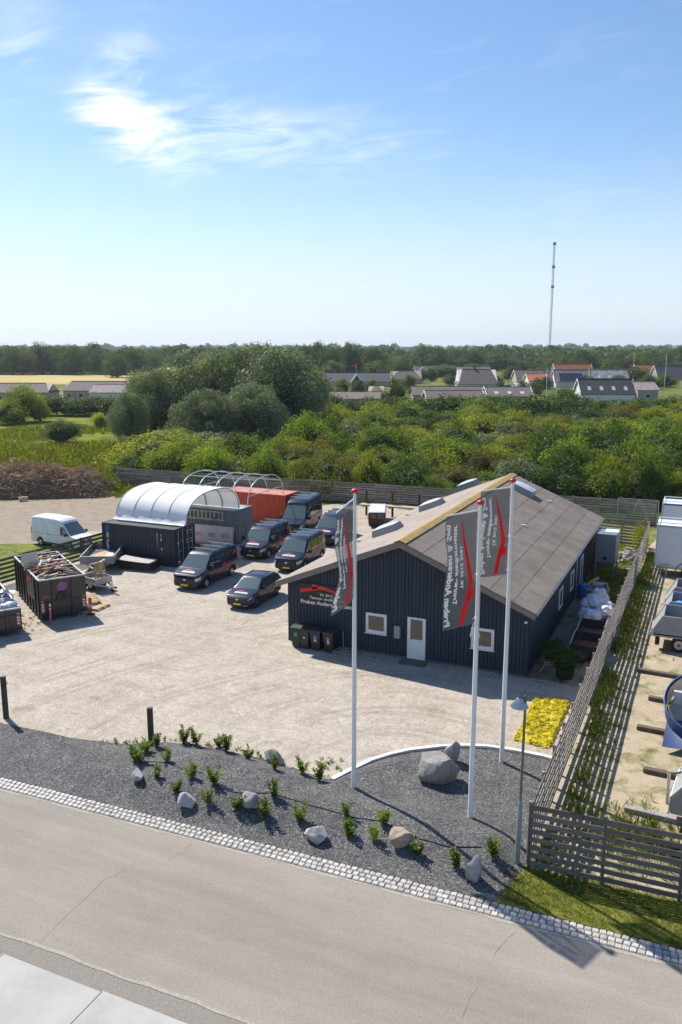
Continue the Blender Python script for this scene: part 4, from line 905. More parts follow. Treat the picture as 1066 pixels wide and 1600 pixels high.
    return t
M_GREYL = M('letter_grey', (.16, .17, .17), .5, .1)
fa = G(65, 972); fb = G(137, 960); fdir = (fb - fa); frz = math.atan2(fdir.y, fdir.x)
sk1 = skip('tall black roll off skip heaped with scrap timber', (fa.x, fa.y, 0), frz, 6.2, 2.45, 2.25)
def inpt(x, y, z): return Matrix.Translation((fa.x, fa.y, 0)) @ Matrix.Rotation(frz, 4, 'Z') @ Vector((x, y, z))
waste = [(.55, .45, .36), (.22, .14, .10), (.38, .30, .24), (.12, .08, .06), (.6, .56, .5), (.30, .12, .08)]
wm = [M('waste_%d' % i, c, .85, .25, 7, rv=.25) for i, c in enumerate(waste)]
MB().grid(lambda u, v: inpt(.06 + 2.33 * u, .06 + 6.08 * v, 1.75 + .30 * math.sin(math.pi * u) * math.sin(math.pi * v) + .1 * noise.noise(Vector((u * 5, v * 9, 0)))), 10, 22).build('waste_heap', M('waste_fill', (.12, .08, .06), .9, .5, 6), None)
tag(bpy.data.objects['waste_heap'], 'dark mass of broken timber filling the tall skip', 'scrap heap')
for i in range(105):
    x = rnd.uniform(.25, 2.2); y = rnd.uniform(.35, 5.9); l = rnd.uniform(.5, 2.2); a = rnd.gauss(.35, .55); hz_ = 2.05 + .38 * math.sin(math.pi * min(1, max(0, y / 6.2))) * math.sin(math.pi * x / 2.45) + rnd.uniform(-.12, .22)
    dx, dy = math.cos(a) * l / 2, math.sin(a) * l / 2; dz = rnd.uniform(-.18, .18)
    x = min(max(x, abs(dx) * .8 + .08), 2.37 - abs(dx) * .8) if abs(dx) < 1.3 else 1.22
    y = min(max(y, abs(dy) + .1), 6.1 - abs(dy))
    o = MB().bar(inpt(x - dx, y - dy, hz_ - dz), inpt(x + dx, y + dy, hz_ + dz), rnd.choice((.05, .09, .12, .16)), rnd.choice((.025, .04, .06))).build('scrap_board', rnd.choice(wm), bpy.data.objects['waste_heap'])
cb = thing('cabinet_door', 'cream cabinet door standing on edge in the skip', 'cabinet door', inpt(.35, 3.1, 2.3), frz + R(20)); 
dd = MB().bev(-.5, .5, -.02, .02, 0, .82, .01).build('panel', M('cream', (.66, .60, .45), .5, .06), cb); dd.rotation_euler = (R(-18), 0, 0)
MB().bev(-.38, .38, -.032, -.021, .1, .72, .008).build('inset', 'cream', dd); MB().tube([(.05, -.05, .4), (.05, -.03, .4)], .03, 8).build('knob', 'galvanised', dd)
f2 = G(35, 990); sk2 = skip('low black skip with tangled scrap metal at the left edge', (f2.x - 2.3 * math.cos(frz), f2.y - 2.3 * math.sin(frz), 0), frz, 5.5, 2.3, 1.35, False)
def inp2(x, y, z): return Matrix.Translation((f2.x, f2.y, 0)) @ Matrix.Rotation(frz, 4, 'Z') @ Vector((x - 2.3, y, z))
M('scrap', (.50, .52, .55), .35, .25, 6, metal=.5)
sm_ = thing('scrap_metal', 'tangle of pale scrap metal and pipes heaped in the low skip', 'scrap metal', inp2(1.1, 1.2, 0))
sm_.location = (0, 0, 0)
for i in range(34):
    c = inp2(rnd.uniform(.2, 2.1), rnd.uniform(.2, 3.4), rnd.uniform(1.2, 1.75)); k = i % 4
    if k == 0: MB().tube([c + Vector((.28 * math.cos(a * .5), .22 * math.sin(a * .5) * .7, .28 * math.sin(a * .5) + .1)) for a in range(13)], .03, 6).build('hoop', 'scrap', sm_, True)
    elif k == 1: o = MB().grid(lambda u, v: c + Vector(((u - .5) * .8, (v - .5) * .5, .25 * noise.noise(Vector((u * 3, v * 3, i))) + .2)), 5, 4).build('sheet', 'scrap', sm_)
    else: d = Vector((rnd.uniform(-1, 1), rnd.uniform(-1, 1), rnd.uniform(-.3, .8))).normalized() * rnd.uniform(.3, .8); MB().tube([c - d, c + d * .6, c + d + Vector((0, 0, .1))], rnd.uniform(.02, .05), 6).build('pipe', 'scrap', sm_)
for i in range(8):
    c = inp2(rnd.uniform(.6, 2.0), rnd.uniform(.3, 1.6), 1.3); lump(MB(), c, (.42, .36, .3), i + 20).build('crumpled_sheet', 'scrap', sm_, True)
# marker posts, pallets, trailers beside the skip
mk = thing('marker_post', 'pink and white warning post before the tall skip', 'post', tuple(inpt(.42, -.35, 0))); MB().tube([(0, 0, 0), (0, 0, .72)], .055, 10).build('post', M('pink', (.65, .10, .16), .5, .05), mk); MB().tube([(0, 0, .722), (0, 0, 1.05)], .05, 10).build('tip', 'hazard_white', mk); MB().tube([(0, 0, .80), (0, 0, .9)], .052, 10).build('band', 'hazard_red', mk)
mk = thing('traffic_marker', 'bright orange plastic traffic marker at the skip corner', 'marker', tuple(inpt(2.62, -.1, 0))); MB().bev(-.18, .18, -.18, .18, 0, .06, .015).build('base', 'rubber', mk); MB().bev(-.11, .11, -.03, .03, .06, .95, .02).build('board', 'orange', mk); MB().box(-.112, .112, -.033, .033, .42, .58).build('band', 'hazard_white', mk)
def pallet(loc, rz, lab, lean=0):
    t = thing('pallet', lab, 'pallet', loc, rz); t.rotation_euler = (lean, 0, rz)
    for i in range(6): MB().box(-.6, .6, -.4 + i * .155, -.4 + i * .155 + .1, .12, .142).build('deck_board', 'raw_wood', t)
    for x in (-.55, -.05, .45): MB().box(x, x + .1, -.4, .475, .024, .118).build('stringer', 'raw_wood', t)
    for y in (-.4, 0, .375): MB().box(-.6, .6, y, y + .1, .0, .022).build('bottom_board', 'raw_wood', t)
pallet(tuple(inpt(3.3, .9, 0)), frz + R(35), 'raw wood pallet lying flat beside the tall skip'); pallet(tuple(inpt(2.95, 1.5, .30)), frz + R(10), 'raw wood pallet tipped against the side of the tall skip', R(18))
# ------------------------------------------------------------------ trailers in the left yard
M('trailer_grey', (.26, .25, .24), .5, .15, 4); M('tyre', (.018, .018, .018), .85, .2)
def wheel(par, x, y, z, r, w, side, rim='rim', name='wheel'):
    t = MB(); 
    prof = [(r * .62, -w / 2), (r * .9, -w / 2), (r, -w * .32), (r, w * .32), (r * .9, w / 2), (r * .62, w / 2), (r * .6, 0), (r * .62, -w / 2)]
    for (rr, xx) in prof:
        for j in range(20): a = 2 * math.pi * j / 20; t.v.append((x + xx, y + rr * math.cos(a), z + rr * math.sin(a)))
    for i in range(len(prof) - 1):
        for j in range(20): a = i * 20 + j; b_ = i * 20 + (j + 1) % 20; t.f.append((a, b_, b_ + 20, a + 20))
    wo = t.build(name, 'tyre', par, 40)
    m = MB(); xo = x + side * w * .36
    m.v += [(xo + side * .03, y, z)]
    for k_, (rr, xx) in enumerate(((r * .18, .03), (r * .5, .0), (r * .61, .02), (r * .63, .0))):
        for j in range(20): a = 2 * math.pi * j / 20; m.v.append((xo + side * xx, y + rr * math.cos(a), z + rr * math.sin(a)))
    for j in range(20): m.f.append((0, 1 + j, 1 + (j + 1) % 20))
    for k_ in range(3):
        for j in range(20): a = 1 + k_ * 20 + j; b_ = 1 + k_ * 20 + (j + 1) % 20; m.f.append((a, b_, b_ + 20, a + 20))
    rimo = m.build('rim', rim, wo, 40)
    s = MB()
    for q in range(6): a = q * math.pi / 3; s.box(-.008, .008, -r * .07, r * .07, r * .22, r * .48, Matrix.Translation((xo + side * .012, y, z)) @ Matrix.Rotation(a, 4, 'X'))
    tag(s.build('rim_slots', 'rubber', rimo), kind='stuff')
    return wo
def open_trailer(label, loc, rz, L_, W_, Hs, bed, mat, inside, tongue=1.3, cat='trailer', tilt=0):
    """tongue points to -Y"""
    t = thing('trailer', label, cat, loc, rz); t.rotation_euler = (tilt, 0, rz)
    MB().box(-W_ / 2, W_ / 2, 0, L_, bed, bed + .06).build('deck', inside, t)
    for x in (-W_ / 2 - .03, W_ / 2 + .002): MB().bev(x, x + .03, 0, L_, bed - .08, bed + Hs, .006).build('side_board', mat, t)
    for y in (-.032, L_ + .002): MB().bev(-W_ / 2 - .03, W_ / 2 + .03, y, y + .03, bed - .08, bed + Hs, .006).build('end_board', mat, t)
    for q in ((-W_ / 2 - .04, W_ / 2 + .04, -.05, .02), (-W_ / 2 - .04, W_ / 2 + .04, L_ - .02, L_ + .05)): MB().box(*q, bed + Hs, bed + Hs + .035).build('top_rail', 'galvanised', t)
    for x in (-W_ / 2 - .04, W_ / 2 - .02): MB().box(x, x + .06, .022, L_ - .022, bed + Hs, bed + Hs + .034).build('top_rail', 'galvanised', t)
    MB().bar((-W_ * .35, .1, bed - .1), (0, -tongue, bed - .12), .07, .09).build('drawbar', 'galvanised', t); MB().bar((W_ * .35, .1, bed - .1), (.02, -tongue, bed - .13), .07, .088).build('drawbar', 'galvanised', t)
    MB().bev(-.06, .08, -tongue - .22, -tongue, bed - .17, bed - .06, .02).build('coupling', 'black_metal', t)
    MB().tube([(.14, -tongue + .35, .1), (.14, -tongue + .35, bed + .25)], .03, 8).build('jockey_post', 'galvanised', t); wheel(t, .14, -tongue + .35, .1, .1, .07, 1, 'dark_rim', 'jockey_wheel')
    for x, s in ((-W_ * .36, -1), (W_ * .36, 1)):
        for y in (L_ * .42, L_ * .42 + .72): wheel(t, x, y, .28, .28, .18, s)
    MB().box(-W_ * .36, W_ * .36, L_ * .42 - .04, L_ * .42 + .04, .26, .34).build('axle', 'galvanised', t); MB().box(-W_ * .36, W_ * .36, L_ * .42 + .68, L_ * .42 + .76, .26, .34).build('axle', 'galvanised', t)
    return t
tp = G(188, 893)
open_trailer('grey flat tipping trailer with raised sides beside the black container', (-36.35, 41.7, 0), R(28), 3.9, 2.15, .42, .62, 'trailer_grey', M('ply', (.30, .28, .26), .7, .2, 4), 1.1)
ts = thing('plywood_sheet', 'orange and white plywood sheet lying in the grey trailer', 'plywood', (-37.1, 43.3, .70), R(28)); MB().bev(-.55, .1, -.7, .7, 0, .02, .004).build('board', M('ply_orange', (.55, .33, .14), .7, .25, 3), ts); MB().bev(.11, .6, -.65, .68, 0, .018, .004).build('board', 'white_plastic', ts)
open_trailer('small galvanised trailer carrying sawhorses behind the skip', tuple(inpt(4.6, 4.1, 0)), frz + R(20), 1.6, 1.15, .3, .5, 'galvanised', 'old_wood', 1.0)
for i, (x, y) in enumerate(((4.35, 4.6), (4.75, 4.9))):
    s = thing('sawhorse', 'raw wood sawhorse standing up in the small trailer, %s one' % ('nearer', 'farther')[i], 'sawhorse', tuple(inpt(x, y, .56)), frz + R(20 + 25 * i))
    for a, b_ in (((-.28, -.2, 0), (-.05, -.03, 1.05)), ((.28, -.2, 0), (.05, -.03, 1.05)), ((-.28, .2, 0), (-.05, .03, 1.05)), ((.28, .2, 0), (.05, .03, 1.05))): MB().bar(a, b_, .06, .08).build('leg', 'raw_wood', s)
    MB().bar((-.45, 0, 1.07), (.45, 0, 1.07), .08, .09).build('beam', 'pale_wood', s); MB().bar((-.2, -.12, .45), (.2, -.12, .45), .03, .07).build('brace', 'pale_wood', s)
st = thing('sheet_stack', 'low stack of dark sheets with a pale top board by the black container', 'sheets', (-34.3, 43.55, 0), R(6))
for i in range(6): MB().bev(-1.35 + rnd.uniform(-.06, .06), 1.15 + rnd.uniform(-.06, .06), -.55, .55, i * .085 + .08, i * .085 + .15, .012).build('sheet', 'black_plastic', st)
for y in (-.4, .35): MB().box(-1.2, 1.0, y, y + .1, 0, .078).build('bearer', 'old_wood', st)
MB().grid(lambda u, v: Vector((-1.5 + 2.5 * u, -.6 + 1.2 * v, .605 + .1 * (1 - u) ** 2)), 8, 2).build('top_board', M('pale_board', (.42, .41, .40), .7, .15), st)
# ------------------------------------------------------------------ vehicles
def paint(name, c, metal=.0):
    m, nt, b = newmat(name); n = noise_t(nt, 2, 3, .6, worldpos(nt)); cc = ramp(nt, n, [(.3, tuple(x * .9 for x in c)), (.7, tuple(x * 1.1 for x in c))]); nt.links.new(cc, b.inputs['Base Color'])
    b.inputs['Roughness'].default_value = .35; b.inputs['Metallic'].default_value = metal; b.inputs['Specular IOR Level'].default_value = .12; b.inputs['Coat Weight'].default_value = .55; b.inputs['Coat Roughness'].default_value = .03
paint('paint_navy', (.004, .013, .036)); paint('paint_white', (.76, .77, .79), 0.0); paint('paint_black', (.012, .014, .02))
M('trim', (.02, .021, .023), .5, .15); M('lamp_glass', (.55, .58, .60), .12, .1, coat=.6); M('tail_red', (.45, .01, .015), .2, .05, coat=.5); M('plate_yellow', (.78, .50, .02), .45, .04); M('plate_black', (.02, .02, .02), .5, .05); M('chrome', (.6, .62, .64), .2, .05, metal=.9); M('decal_white', (.72, .70, .72), .45, .03)
def ctab(tab, x):
    """smooth monotone table lookup"""
    if x <= tab[0][0]: return tab[0][1]
    for (x0, y0), (x1, y1) in zip(tab, tab[1:]):
        if x <= x1:
            t = (x - x0) / (x1 - x0); return y0 + (y1 - y0) * t
    return tab[-1][1]
class Body:
    def __init__(s, zt, w, belt, wr, zb0, wheels, Ra, zc, rr=.12, crown=.03):
        s.zt_, s.w_, s.belt, s.wr, s.zb0, s.wheels, s.Ra, s.zc, s.rr, s.crown = zt, w, belt, wr, zb0, wheels, Ra, zc, rr, crown
        s.y0, s.y1 = zt[0][0], zt[-1][0]
    def zt(s, y): return ctab(s.zt_, y)
    def w(s, y): return ctab(s.w_, y)
    def zb(s, y):
        z = s.zb0 if isinstance(s.zb0, float) else ctab(s.zb0, y)
        for yw in s.wheels:
            d = abs(y - yw)
            if d < s.Ra: z = max(z, s.zc + math.sqrt(s.Ra ** 2 - d * d))
        return z
    def prof(s, y):
        """half section from sill to roof centre as (x, z) points"""
        zt, w, zb = s.zt(y), s.w(y), s.zb(y); bl = min(s.belt, zt - .07); up = max(0, zt - bl)
        wr = w - s.wr * min(1, max(0, up - .07) / .8); rr = min(s.rr, up * .6)
        zb_ = min(zb, bl - .12)
        P_ = [(0, zb_), (w * .80, zb_), (w * .965, zb_ + .02), (w * .99, zb_ + .07), (w, zb_ + (bl - zb_) * .4), (w * 1.0, zb_ + (bl - zb_) * .75), (w * .985, bl)]
        for i in range(1, 5): t = i / 5; P_.append((w * .985 + (wr - w * .985) * t, bl + (zt - rr - bl) * t))
        for i in range(5): a = math.pi / 2 * i / 4; P_.append((wr - rr + rr * math.cos(a), zt - rr + rr * math.sin(a)))
        for i in (1, 2, 3): t = i / 3; P_.append(((wr - rr) * (1 - t), zt + s.crown * (1 - (1 - t) ** 2)))
        return P_
    def side(s, y, z):
        P_ = s.prof(y)[2:]
        for (x0, z0), (x1, z1) in zip(P_, P_[1:]):
            if z0 <= z <= z1 and z1 > z0: return x0 + (x1 - x0) * (z - z0) / (z1 - z0)
        return s.w(y)
    def top(s, y, x):
        P_ = s.prof(y)[10:]
        for (x0, z0), (x1, z1) in zip(P_, P_[1:]):
            if x1 <= abs(x) <= x0: return z0 + (z1 - z0) * (abs(x) - x0) / ((x1 - x0) or 1)
        return s.zt(y)
    def mesh(s, n=88):
        m = MB(); ys = set(s.y0 + (s.y1 - s.y0) * i / n for i in range(n + 1))
        for yw in s.wheels:
            for k in range(-12, 13): ys.add(min(max(yw + s.Ra * math.sin(k / 12 * math.pi / 2), s.y0), s.y1))
        ys |= {a for a, _ in s.zt_} | {a for a, _ in s.w_}
        ys = sorted(ys); cnt = len(s.prof(0)); full = 2 * cnt - 2
        for y in ys:
            P_ = s.prof(y); ring = [(x, y, z) for x, z in P_] + [(-x, y, z) for x, z in P_[-2:0:-1]]; m.v += ring
        for i in range(len(ys) - 1):
            for j in range(full): a = i * full + j; b = i * full + (j + 1) % full; m.f.append((a, b, b + full, a + full))
        m.f.append(tuple(range(full - 1, -1, -1))); e = (len(ys) - 1) * full; m.f.append(tuple(e + j for j in range(full))); return m
    def side_patch(s, yfn, z0fn, z1fn, sg, off=.008, nu=10, nv=5):
        """patch on the flank: yfn=(ylo(v), yhi(v)); z between two curves"""
        def f(u, v):
            y = yfn[0] + (yfn[1] - yfn[0]) * u; za, zb = z0fn(y), z1fn(y); z = za + (zb - za) * v; return Vector((sg * (s.side(y, z) + off), y, z))
        return MB().grid(f, nu, nv)
    def top_patch(s, ya, yb, wf, off=.008, nu=10, nv=10):
        def f(u, v):
            y = ya + (yb - ya) * u; w = wf(y); x = (v * 2 - 1) * w; d = .02; sl = (s.zt(y + d) - s.zt(y - d)) / (2 * d); k = off / math.sqrt(1 + sl * sl); return Vector((x, y - sl * k, s.top(y, x) + k))
        return MB().grid(f, nu, nv)
def decal(B, par, vs, fs, sg, y0, z0, mat, name):
    MB().add([(sg * (B.side(y0 + (a if sg > 0 else a), z0 + b_) + .010), y0 + a, z0 + b_) for a, b_ in vs], fs).build(name, mat, par, recalc=False)
def vehicle(kind, label, loc, rz, color='paint_navy', branded=True, group=None):
    t = thing({'van': 'parked_van', 'big': 'tall_van', 'suv': 'parked_car'}[kind], label, 'car' if kind == 'suv' else 'van', loc, rz, group)
    if kind == 'van':
        B = Body([(-2.5, .78), (-2.46, .90), (-2.35, .97), (-2.1, 1.03), (-1.75, 1.10), (-1.52, 1.16), (-.72, 1.84), (-.5, 1.93), (-.2, 1.965), (.5, 1.985), (1.6, 1.98), (2.2, 1.95), (2.38, 1.90), (2.47, 1.80), (2.5, 1.70)],
                 [(-2.5, .66), (-2.46, .78), (-2.38, .86), (-2.2, .93), (-1.8, .975), (-1.2, .99), (1.8, .99), (2.3, .965), (2.46, .93), (2.5, .90)], 1.10, .15, .24, (-1.52, 1.58), .40, .33, .13)
        ws, wp = (-1.50, -.74), lambda y: .86 - .10 * (y + 1.5) / .76
        wins = [(-1.30, -.40, lambda y: 1.14, lambda y: min(1.74, B.zt(y) - .12)), (-.30, .85, lambda y: 1.14, lambda y: 1.74), (.95, 2.2, lambda y: 1.14, lambda y: 1.74)]
        yr, Rw, hl, hood, L2 = (-1.52, 1.58), .33, (.62, .80), (-2.16, -1.80), 2.5
    elif kind == 'big':
        B = Body([(-2.95, .85), (-2.9, 1.0), (-2.75, 1.08), (-2.4, 1.16), (-2.1, 1.24), (-1.28, 2.05), (-1.0, 2.36), (-.7, 2.52), (-.3, 2.58), (1.5, 2.60), (2.6, 2.57), (2.85, 2.5), (2.95, 2.3)],
                 [(-2.95, .70), (-2.9, .82), (-2.75, .92), (-2.4, .99), (-1.6, 1.02), (2.4, 1.02), (2.8, 1.0), (2.95, .96)], 1.2, .14, .28, (-1.95, 1.72), .42, .35, .16)
        ws, wp = (-2.07, -1.16), lambda y: .90 - .12 * (y + 2.07) / .9
        wins = [(-1.85, -.85, lambda y: 1.22, lambda y: min(1.95, B.zt(y) - .14)), (-.65, .6, lambda y: 1.3, lambda y: 1.95), (.75, 2.55, lambda y: 1.3, lambda y: 1.95)]
        yr, Rw, hl, hood, L2 = (-1.95, 1.72), .35, (.74, .96), (-2.65, -2.3), 2.95
    else:
        B = Body([(-2.3, .62), (-2.26, .74), (-2.1, .84), (-1.8, .91), (-1.4, .97), (-1.12, 1.01), (-.40, 1.42), (-.15, 1.53), (.3, 1.58), (.9, 1.565), (1.5, 1.50), (1.85, 1.40), (2.12, 1.14), (2.26, .98), (2.3, .80)],
                 [(-2.3, .60), (-2.26, .72), (-2.1, .83), (-1.8, .90), (-1.3, .92), (1.5, .925), (2.0, .89), (2.22, .82), (2.3, .72)], .96, .20, .25, (-1.38, 1.36), .385, .335, .14)
        ws, wp = (-1.08, -.30), lambda y: .76 - .12 * (y + 1.08) / .78
        wins = [(-.80, .12, lambda y: 1.0, lambda y: min(1.42, B.zt(y) - .10)), (.20, 1.05, lambda y: 1.0, lambda y: 1.42), (1.12, 1.72, lambda y: 1.03, lambda y: min(1.40, B.zt(y) - .12))]
        yr, Rw, hl, hood, L2 = (-1.38, 1.36), .335, (.66, .78), (-1.86, -1.52), 2.3
    body = B.mesh().build('body', color, t, 35)
    B.top_patch(*ws, wp).build('windscreen', 'windscreen', t, True, recalc=False)
    ye = B.y1
    for sg in (-1, 1):
        for i, (a, b_, z0, z1) in enumerate(wins):
            if color == 'paint_white' and i > 0: continue
            B.side_patch((a, b_), z0, lambda y: max(z0(y) + .02, z1(y)), sg).build('side_window', 'glass', t, recalc=False)
        for i, yw in enumerate(yr):
            wheel(t, sg * (B.w(yw) - .13), yw, Rw, Rw, .22, sg, 'dark_rim' if kind == 'suv' else 'rim')
            arc = [Vector((sg * (B.w(yw) * .985 + .006), yw + (B.Ra + .02) * math.cos(q * math.pi / 12), B.zc + (B.Ra + .02) * math.sin(q * math.pi / 12))) for q in range(13)]
            MB().tube(arc, .03, 5).build('arch_trim', 'trim', t)
        # sill trim, door seams, handles
        B.side_patch((yr[0] + B.Ra + .04, yr[1] - B.Ra - .04), lambda y: B.zb(y) + .03, lambda y: B.zb(y) + .16, sg, .012, 8, 2).build('sill_trim', 'trim', t, recalc=False)
        bz = B.belt
        for ya in [w_[0] - .03 for w_ in wins[:1]] + [w_[0] - .05 for w_ in wins[1:]]:
            if B.zb(ya) < .6: B.side_patch((ya, ya + .014), lambda y: B.zb(y) + .1, lambda y: min(bz + .6, B.zt(y) - .2) if color == 'paint_white' or True else bz, sg, .003, 1, 8).build('door_seam', 'trim', t, recalc=False)
        for w_ in wins[:2]:
            yh = w_[1] - .22; MB().bev(-.012, .012, -.09, .09, -.018, .018, .006, Matrix.Translation((sg * (B.side(yh, bz - .1) + .02), yh, bz - .1))).build('door_handle', color, t)
        if kind != 'suv': B.side_patch((wins[1][0], wins[2][1]), lambda y: bz - .05, lambda y: bz - .025, sg, .006, 12, 1).build('door_rail', 'trim', t, recalc=False)
        # mirrors
        ym = wins[0][0] + .12; xm = B.side(ym, bz) + .02; mm = MB(); big_ = 1.35 if kind != 'suv' else .85
        mm.bev(-.10 * big_, .10 * big_, -.05, .07, .0, .20 * big_, .03, Matrix.Translation((sg * (xm + .12 * big_), ym, bz + .02))); mo = mm.build('mirror', color if kind == 'suv' else 'trim', t)
        MB().bar((sg * (xm - .03), ym, bz + .05), (sg * (xm + .06), ym, bz + .06), .06, .05).build('mirror_arm', 'trim', mo)
        # lamps
        def lampf(u, v, sg=sg):
            y = B.y0 + .02 + .34 * u; z = hl[0] + (hl[1] - hl[0]) * v + .10 * u
            z = min(z, B.zt(y) - .03); return Vector((sg * (B.side(y, z) + .008), y - .006, z))
        MB().grid(lampf, 8, 4).build('headlight', 'lamp_glass', t, recalc=False)
        zr = (1.0, 1.5) if kind == 'van' else (1.05, 1.6) if kind == 'big' else (.86, 1.0)
        def tailf(u, v, sg=sg):
            y = ye - .16 + .15 * u; z = zr[0] + (zr[1] - zr[0]) * v; z = min(z, B.zt(y) - .06); return Vector((sg * (B.side(y, z) + .008), y, z))
        MB().grid(tailf, 4, 4).build('tail_light', 'tail_red', t, recalc=False)
    # front: bumper, grille, plate, badge
    fw = B.w(B.y0)
    MB().bev(-fw - .05, fw + .05, B.y0 - .03, B.y0 + .06, B.zb0 + .02, hl[0] - .20, .03).build('bumper', 'trim', t)
    MB().bev(-fw * .82, fw * .82, B.y0 - .022, B.y0 + .02, hl[0] - .17, hl[1] - .06, .02).build('grille', 'trim', t)
    for i in range(2): MB().box(-fw * .78, fw * .78, B.y0 - .03, B.y0 - .021, hl[0] - .10 + i * .1, hl[0] - .085 + i * .1).build('grille_bar', 'chrome' if kind == 'big' else 'dark_rim', t)
    m = MB(); m.v = [(.10 * math.cos(a * math.pi / 8), B.y0 - .034, hl[1] - .11 + .045 * math.sin(a * math.pi / 8)) for a in range(16)]; m.f = [tuple(range(16))]; m.build('badge', 'chrome', t, recalc=False)
    pl_ = MB().bev(-.26, .26, B.y0 - .05, B.y0 - .032, hl[0] - .32, hl[0] - .205, .005).build('number_plate', 'plate_yellow' if color != 'paint_white' else 'white_plastic', t)
    rear = MB().bev(-B.w(ye) * .98, B.w(ye) * .98, ye - .05, ye + .06, .30, .55, .03).build('rear_bumper', 'trim', t)
    MB().add([(x, ye + .006, z) for x, z in ((-B.w(ye) * .78, B.belt + .05), (B.w(ye) * .78, B.belt + .05), (B.w(ye) * .70, B.zt(ye) - .16), (-B.w(ye) * .70, B.zt(ye) - .16))], [(0, 1, 2, 3)]).build('rear_window', 'glass', t, recalc=False)
    if kind == 'suv':
        for sg in (-1, 1):
            MB().bar((sg * (B.prof(-.1)[12][0] - .06), -.15, B.zt(-.1) + .02), (sg * (B.prof(1.4)[12][0] - .06), 1.4, B.zt(1.4) + .03), .04, .04).build('roof_rail', 'trim', t)
            MB().tube([(sg * .72, -2.22, .40), (sg * .62, -2.315, .34), (sg * .42, -2.335, .30)], .022, 6).build('bumper_blade', 'chrome', t)
        MB().bev(-.5, .5, 1.72, 2.0, 1.36, 1.40, .02).build('spoiler', color, t)
    elif branded:
        for y in (-.05, .75, 1.65) if kind == 'van' else (-.1, .9, 2.1):
            zz = B.zt(y) + .10; wv = B.prof(y)[11][0] - .05
            MB().bar((-wv, y, zz), (wv, y, zz), .07, .04).build('roof_bar', 'rim', t)
            for sg in (-1, 1): MB().bar((sg * (wv - .05), y, B.zt(y) - .06), (sg * (wv - .05), y, zz - .02), .05, .07).build('bar_foot', 'trim', t)
    if branded:
        hw = .44; ya, yb = hood
        if kind != 'big':
            B.top_patch(ya, ya + (yb - ya) * .55, lambda y: hw, .010, 6, 6).build('bonnet_decal', 'decal_white', t, recalc=False)
            v_, f_ = text_mesh('Preben Andersen & Søn', .085, .003); mx = max(v[0] for v in v_)
            MB().add([(-.40 + a * .8 / mx, ya + .04 + b_, B.top(ya + .04 + b_, .2) + .016) for a, b_ in v_], f_).build('lettering', 'plate_black', t, recalc=False)
            v_, f_ = logo_poly(-.36, 0, .72, .26); MB().add([(a, ya + (yb - ya) * .5 + b_ * .9, B.top(ya + (yb - ya) * .5 + b_ * .9, 0) + .019) for a, b_ in v_], f_).build('roof_emblem', 'logo_red', t, recalc=False)
        for sg in (-1, 1):
            s0 = wins[1][0]; sc = 1.0 if kind != 'suv' else .6
            pts = [(0, .0), (.35, .28), (.5, .12), (.85, .52), (1.2, .22), (1.35, .34), (1.62, .10)] if kind != 'big' else [(0, 0), (.5, .3), (1.3, .05)]
            zb_ = (.50 if kind != 'suv' else .48); rv, rf = [], []
            for i, (a, b_) in enumerate(pts): rv += [(a * sc, b_ * sc), (a * sc + .02, b_ * sc + .15 * sc)]
            for i in range(len(pts) - 1): k_ = 2 * i; rf.append((k_, k_ + 2, k_ + 3, k_ + 1))
            decal(B, t, rv, rf, sg, s0 - (0 if kind != 'suv' else -.1), zb_, 'logo_red', 'roof_emblem')
            if kind == 'van': decal(B, t, [(0, 0), (.12, .05), (.35, .33), (.27, .36), (.42, .2), (.36, .16)], [(0, 1, 2, 3), (1, 5, 4, 2)], sg, 1.75, 1.3, 'logo_red', 'roof_emblem')
    return t
GR = 'navy company vans parked in the yard'
v1 = vehicle('van', 'navy van beside the black container, nearest of the vans, with pale roof bars', (-28.74, 43.0, 0), R(2), group=GR)
def vcopy(src, loc, rz, label): return dup(src, loc, rz, label, GR)
vcopy(v1, (-28.95, 51.0, 0), R(5), 'navy van parked in front of the tall van, by the grey container')
vcopy(v1, (-25.15, 49.1, 0), R(5), 'navy van partly hidden behind the left eave of the workshop')
v5 = vcopy(v1, (-26.15, 56.8, 0), R(4), 'navy van half hidden behind the narrow flag')
vehicle('big', 'tall high roof navy van parked before the orange container', (-30.05, 58.9, 0), R(10), 'paint_navy', True, GR)
vehicle('suv', 'small navy hatchback car alone in front of the vans', (-23.8, 40.55, 0), R(2), 'paint_navy').scale = (.92, .90, .95)
vehicle('big', 'white high roof delivery van parked behind the left fence', (-43.75, 46.6, 0), R(84), 'paint_white', False).scale = (.84, .84, .84)
# small red and white truck behind the workshop
sv = thing('parked_truck', 'small white van back with red window sticker behind the workshop roof', 'van', (-25.0, 62.8, 0), R(20)); sv.scale = (.74, .8, .62)
MB().bev(-.95, .95, -1.2, 3.6, .45, 2.0, .12).build('body', 'paint_black', sv); MB().bev(-.93, .93, -1.15, 3.5, 1.95, 2.16, .09).build('roof', 'paint_white', sv); MB().bev(-.78, -.05, -1.22, -1.19, 1.2, 1.95, .03).build('rear_window', 'glass', sv); MB().bev(.05, .78, -1.22, -1.19, 1.2, 1.95, .03).build('rear_window', 'glass', sv)
v_, f_ = logo_poly(-.7, 0, .6, .3); MB().add([(a, -1.235, 1.3 + b_) for a, b_ in v_], f_).build('roof_emblem', 'logo_red', sv, recalc=False)
for sg in (-1, 1): MB().bev(sg * .9 - .06, sg * .9 + .06, -1.23, -1.17, 1.0, 1.5, .02).build('tail_light', 'tail_red', sv)
for sg in (-1, 1):
    for y in (0, 2.6): wheel(sv, sg * .83, y, .33, .33, .2, sg)
MB().bev(-.9, .9, -1.3, -1.15, .4, .6, .03).build('bumper', 'trim', sv)
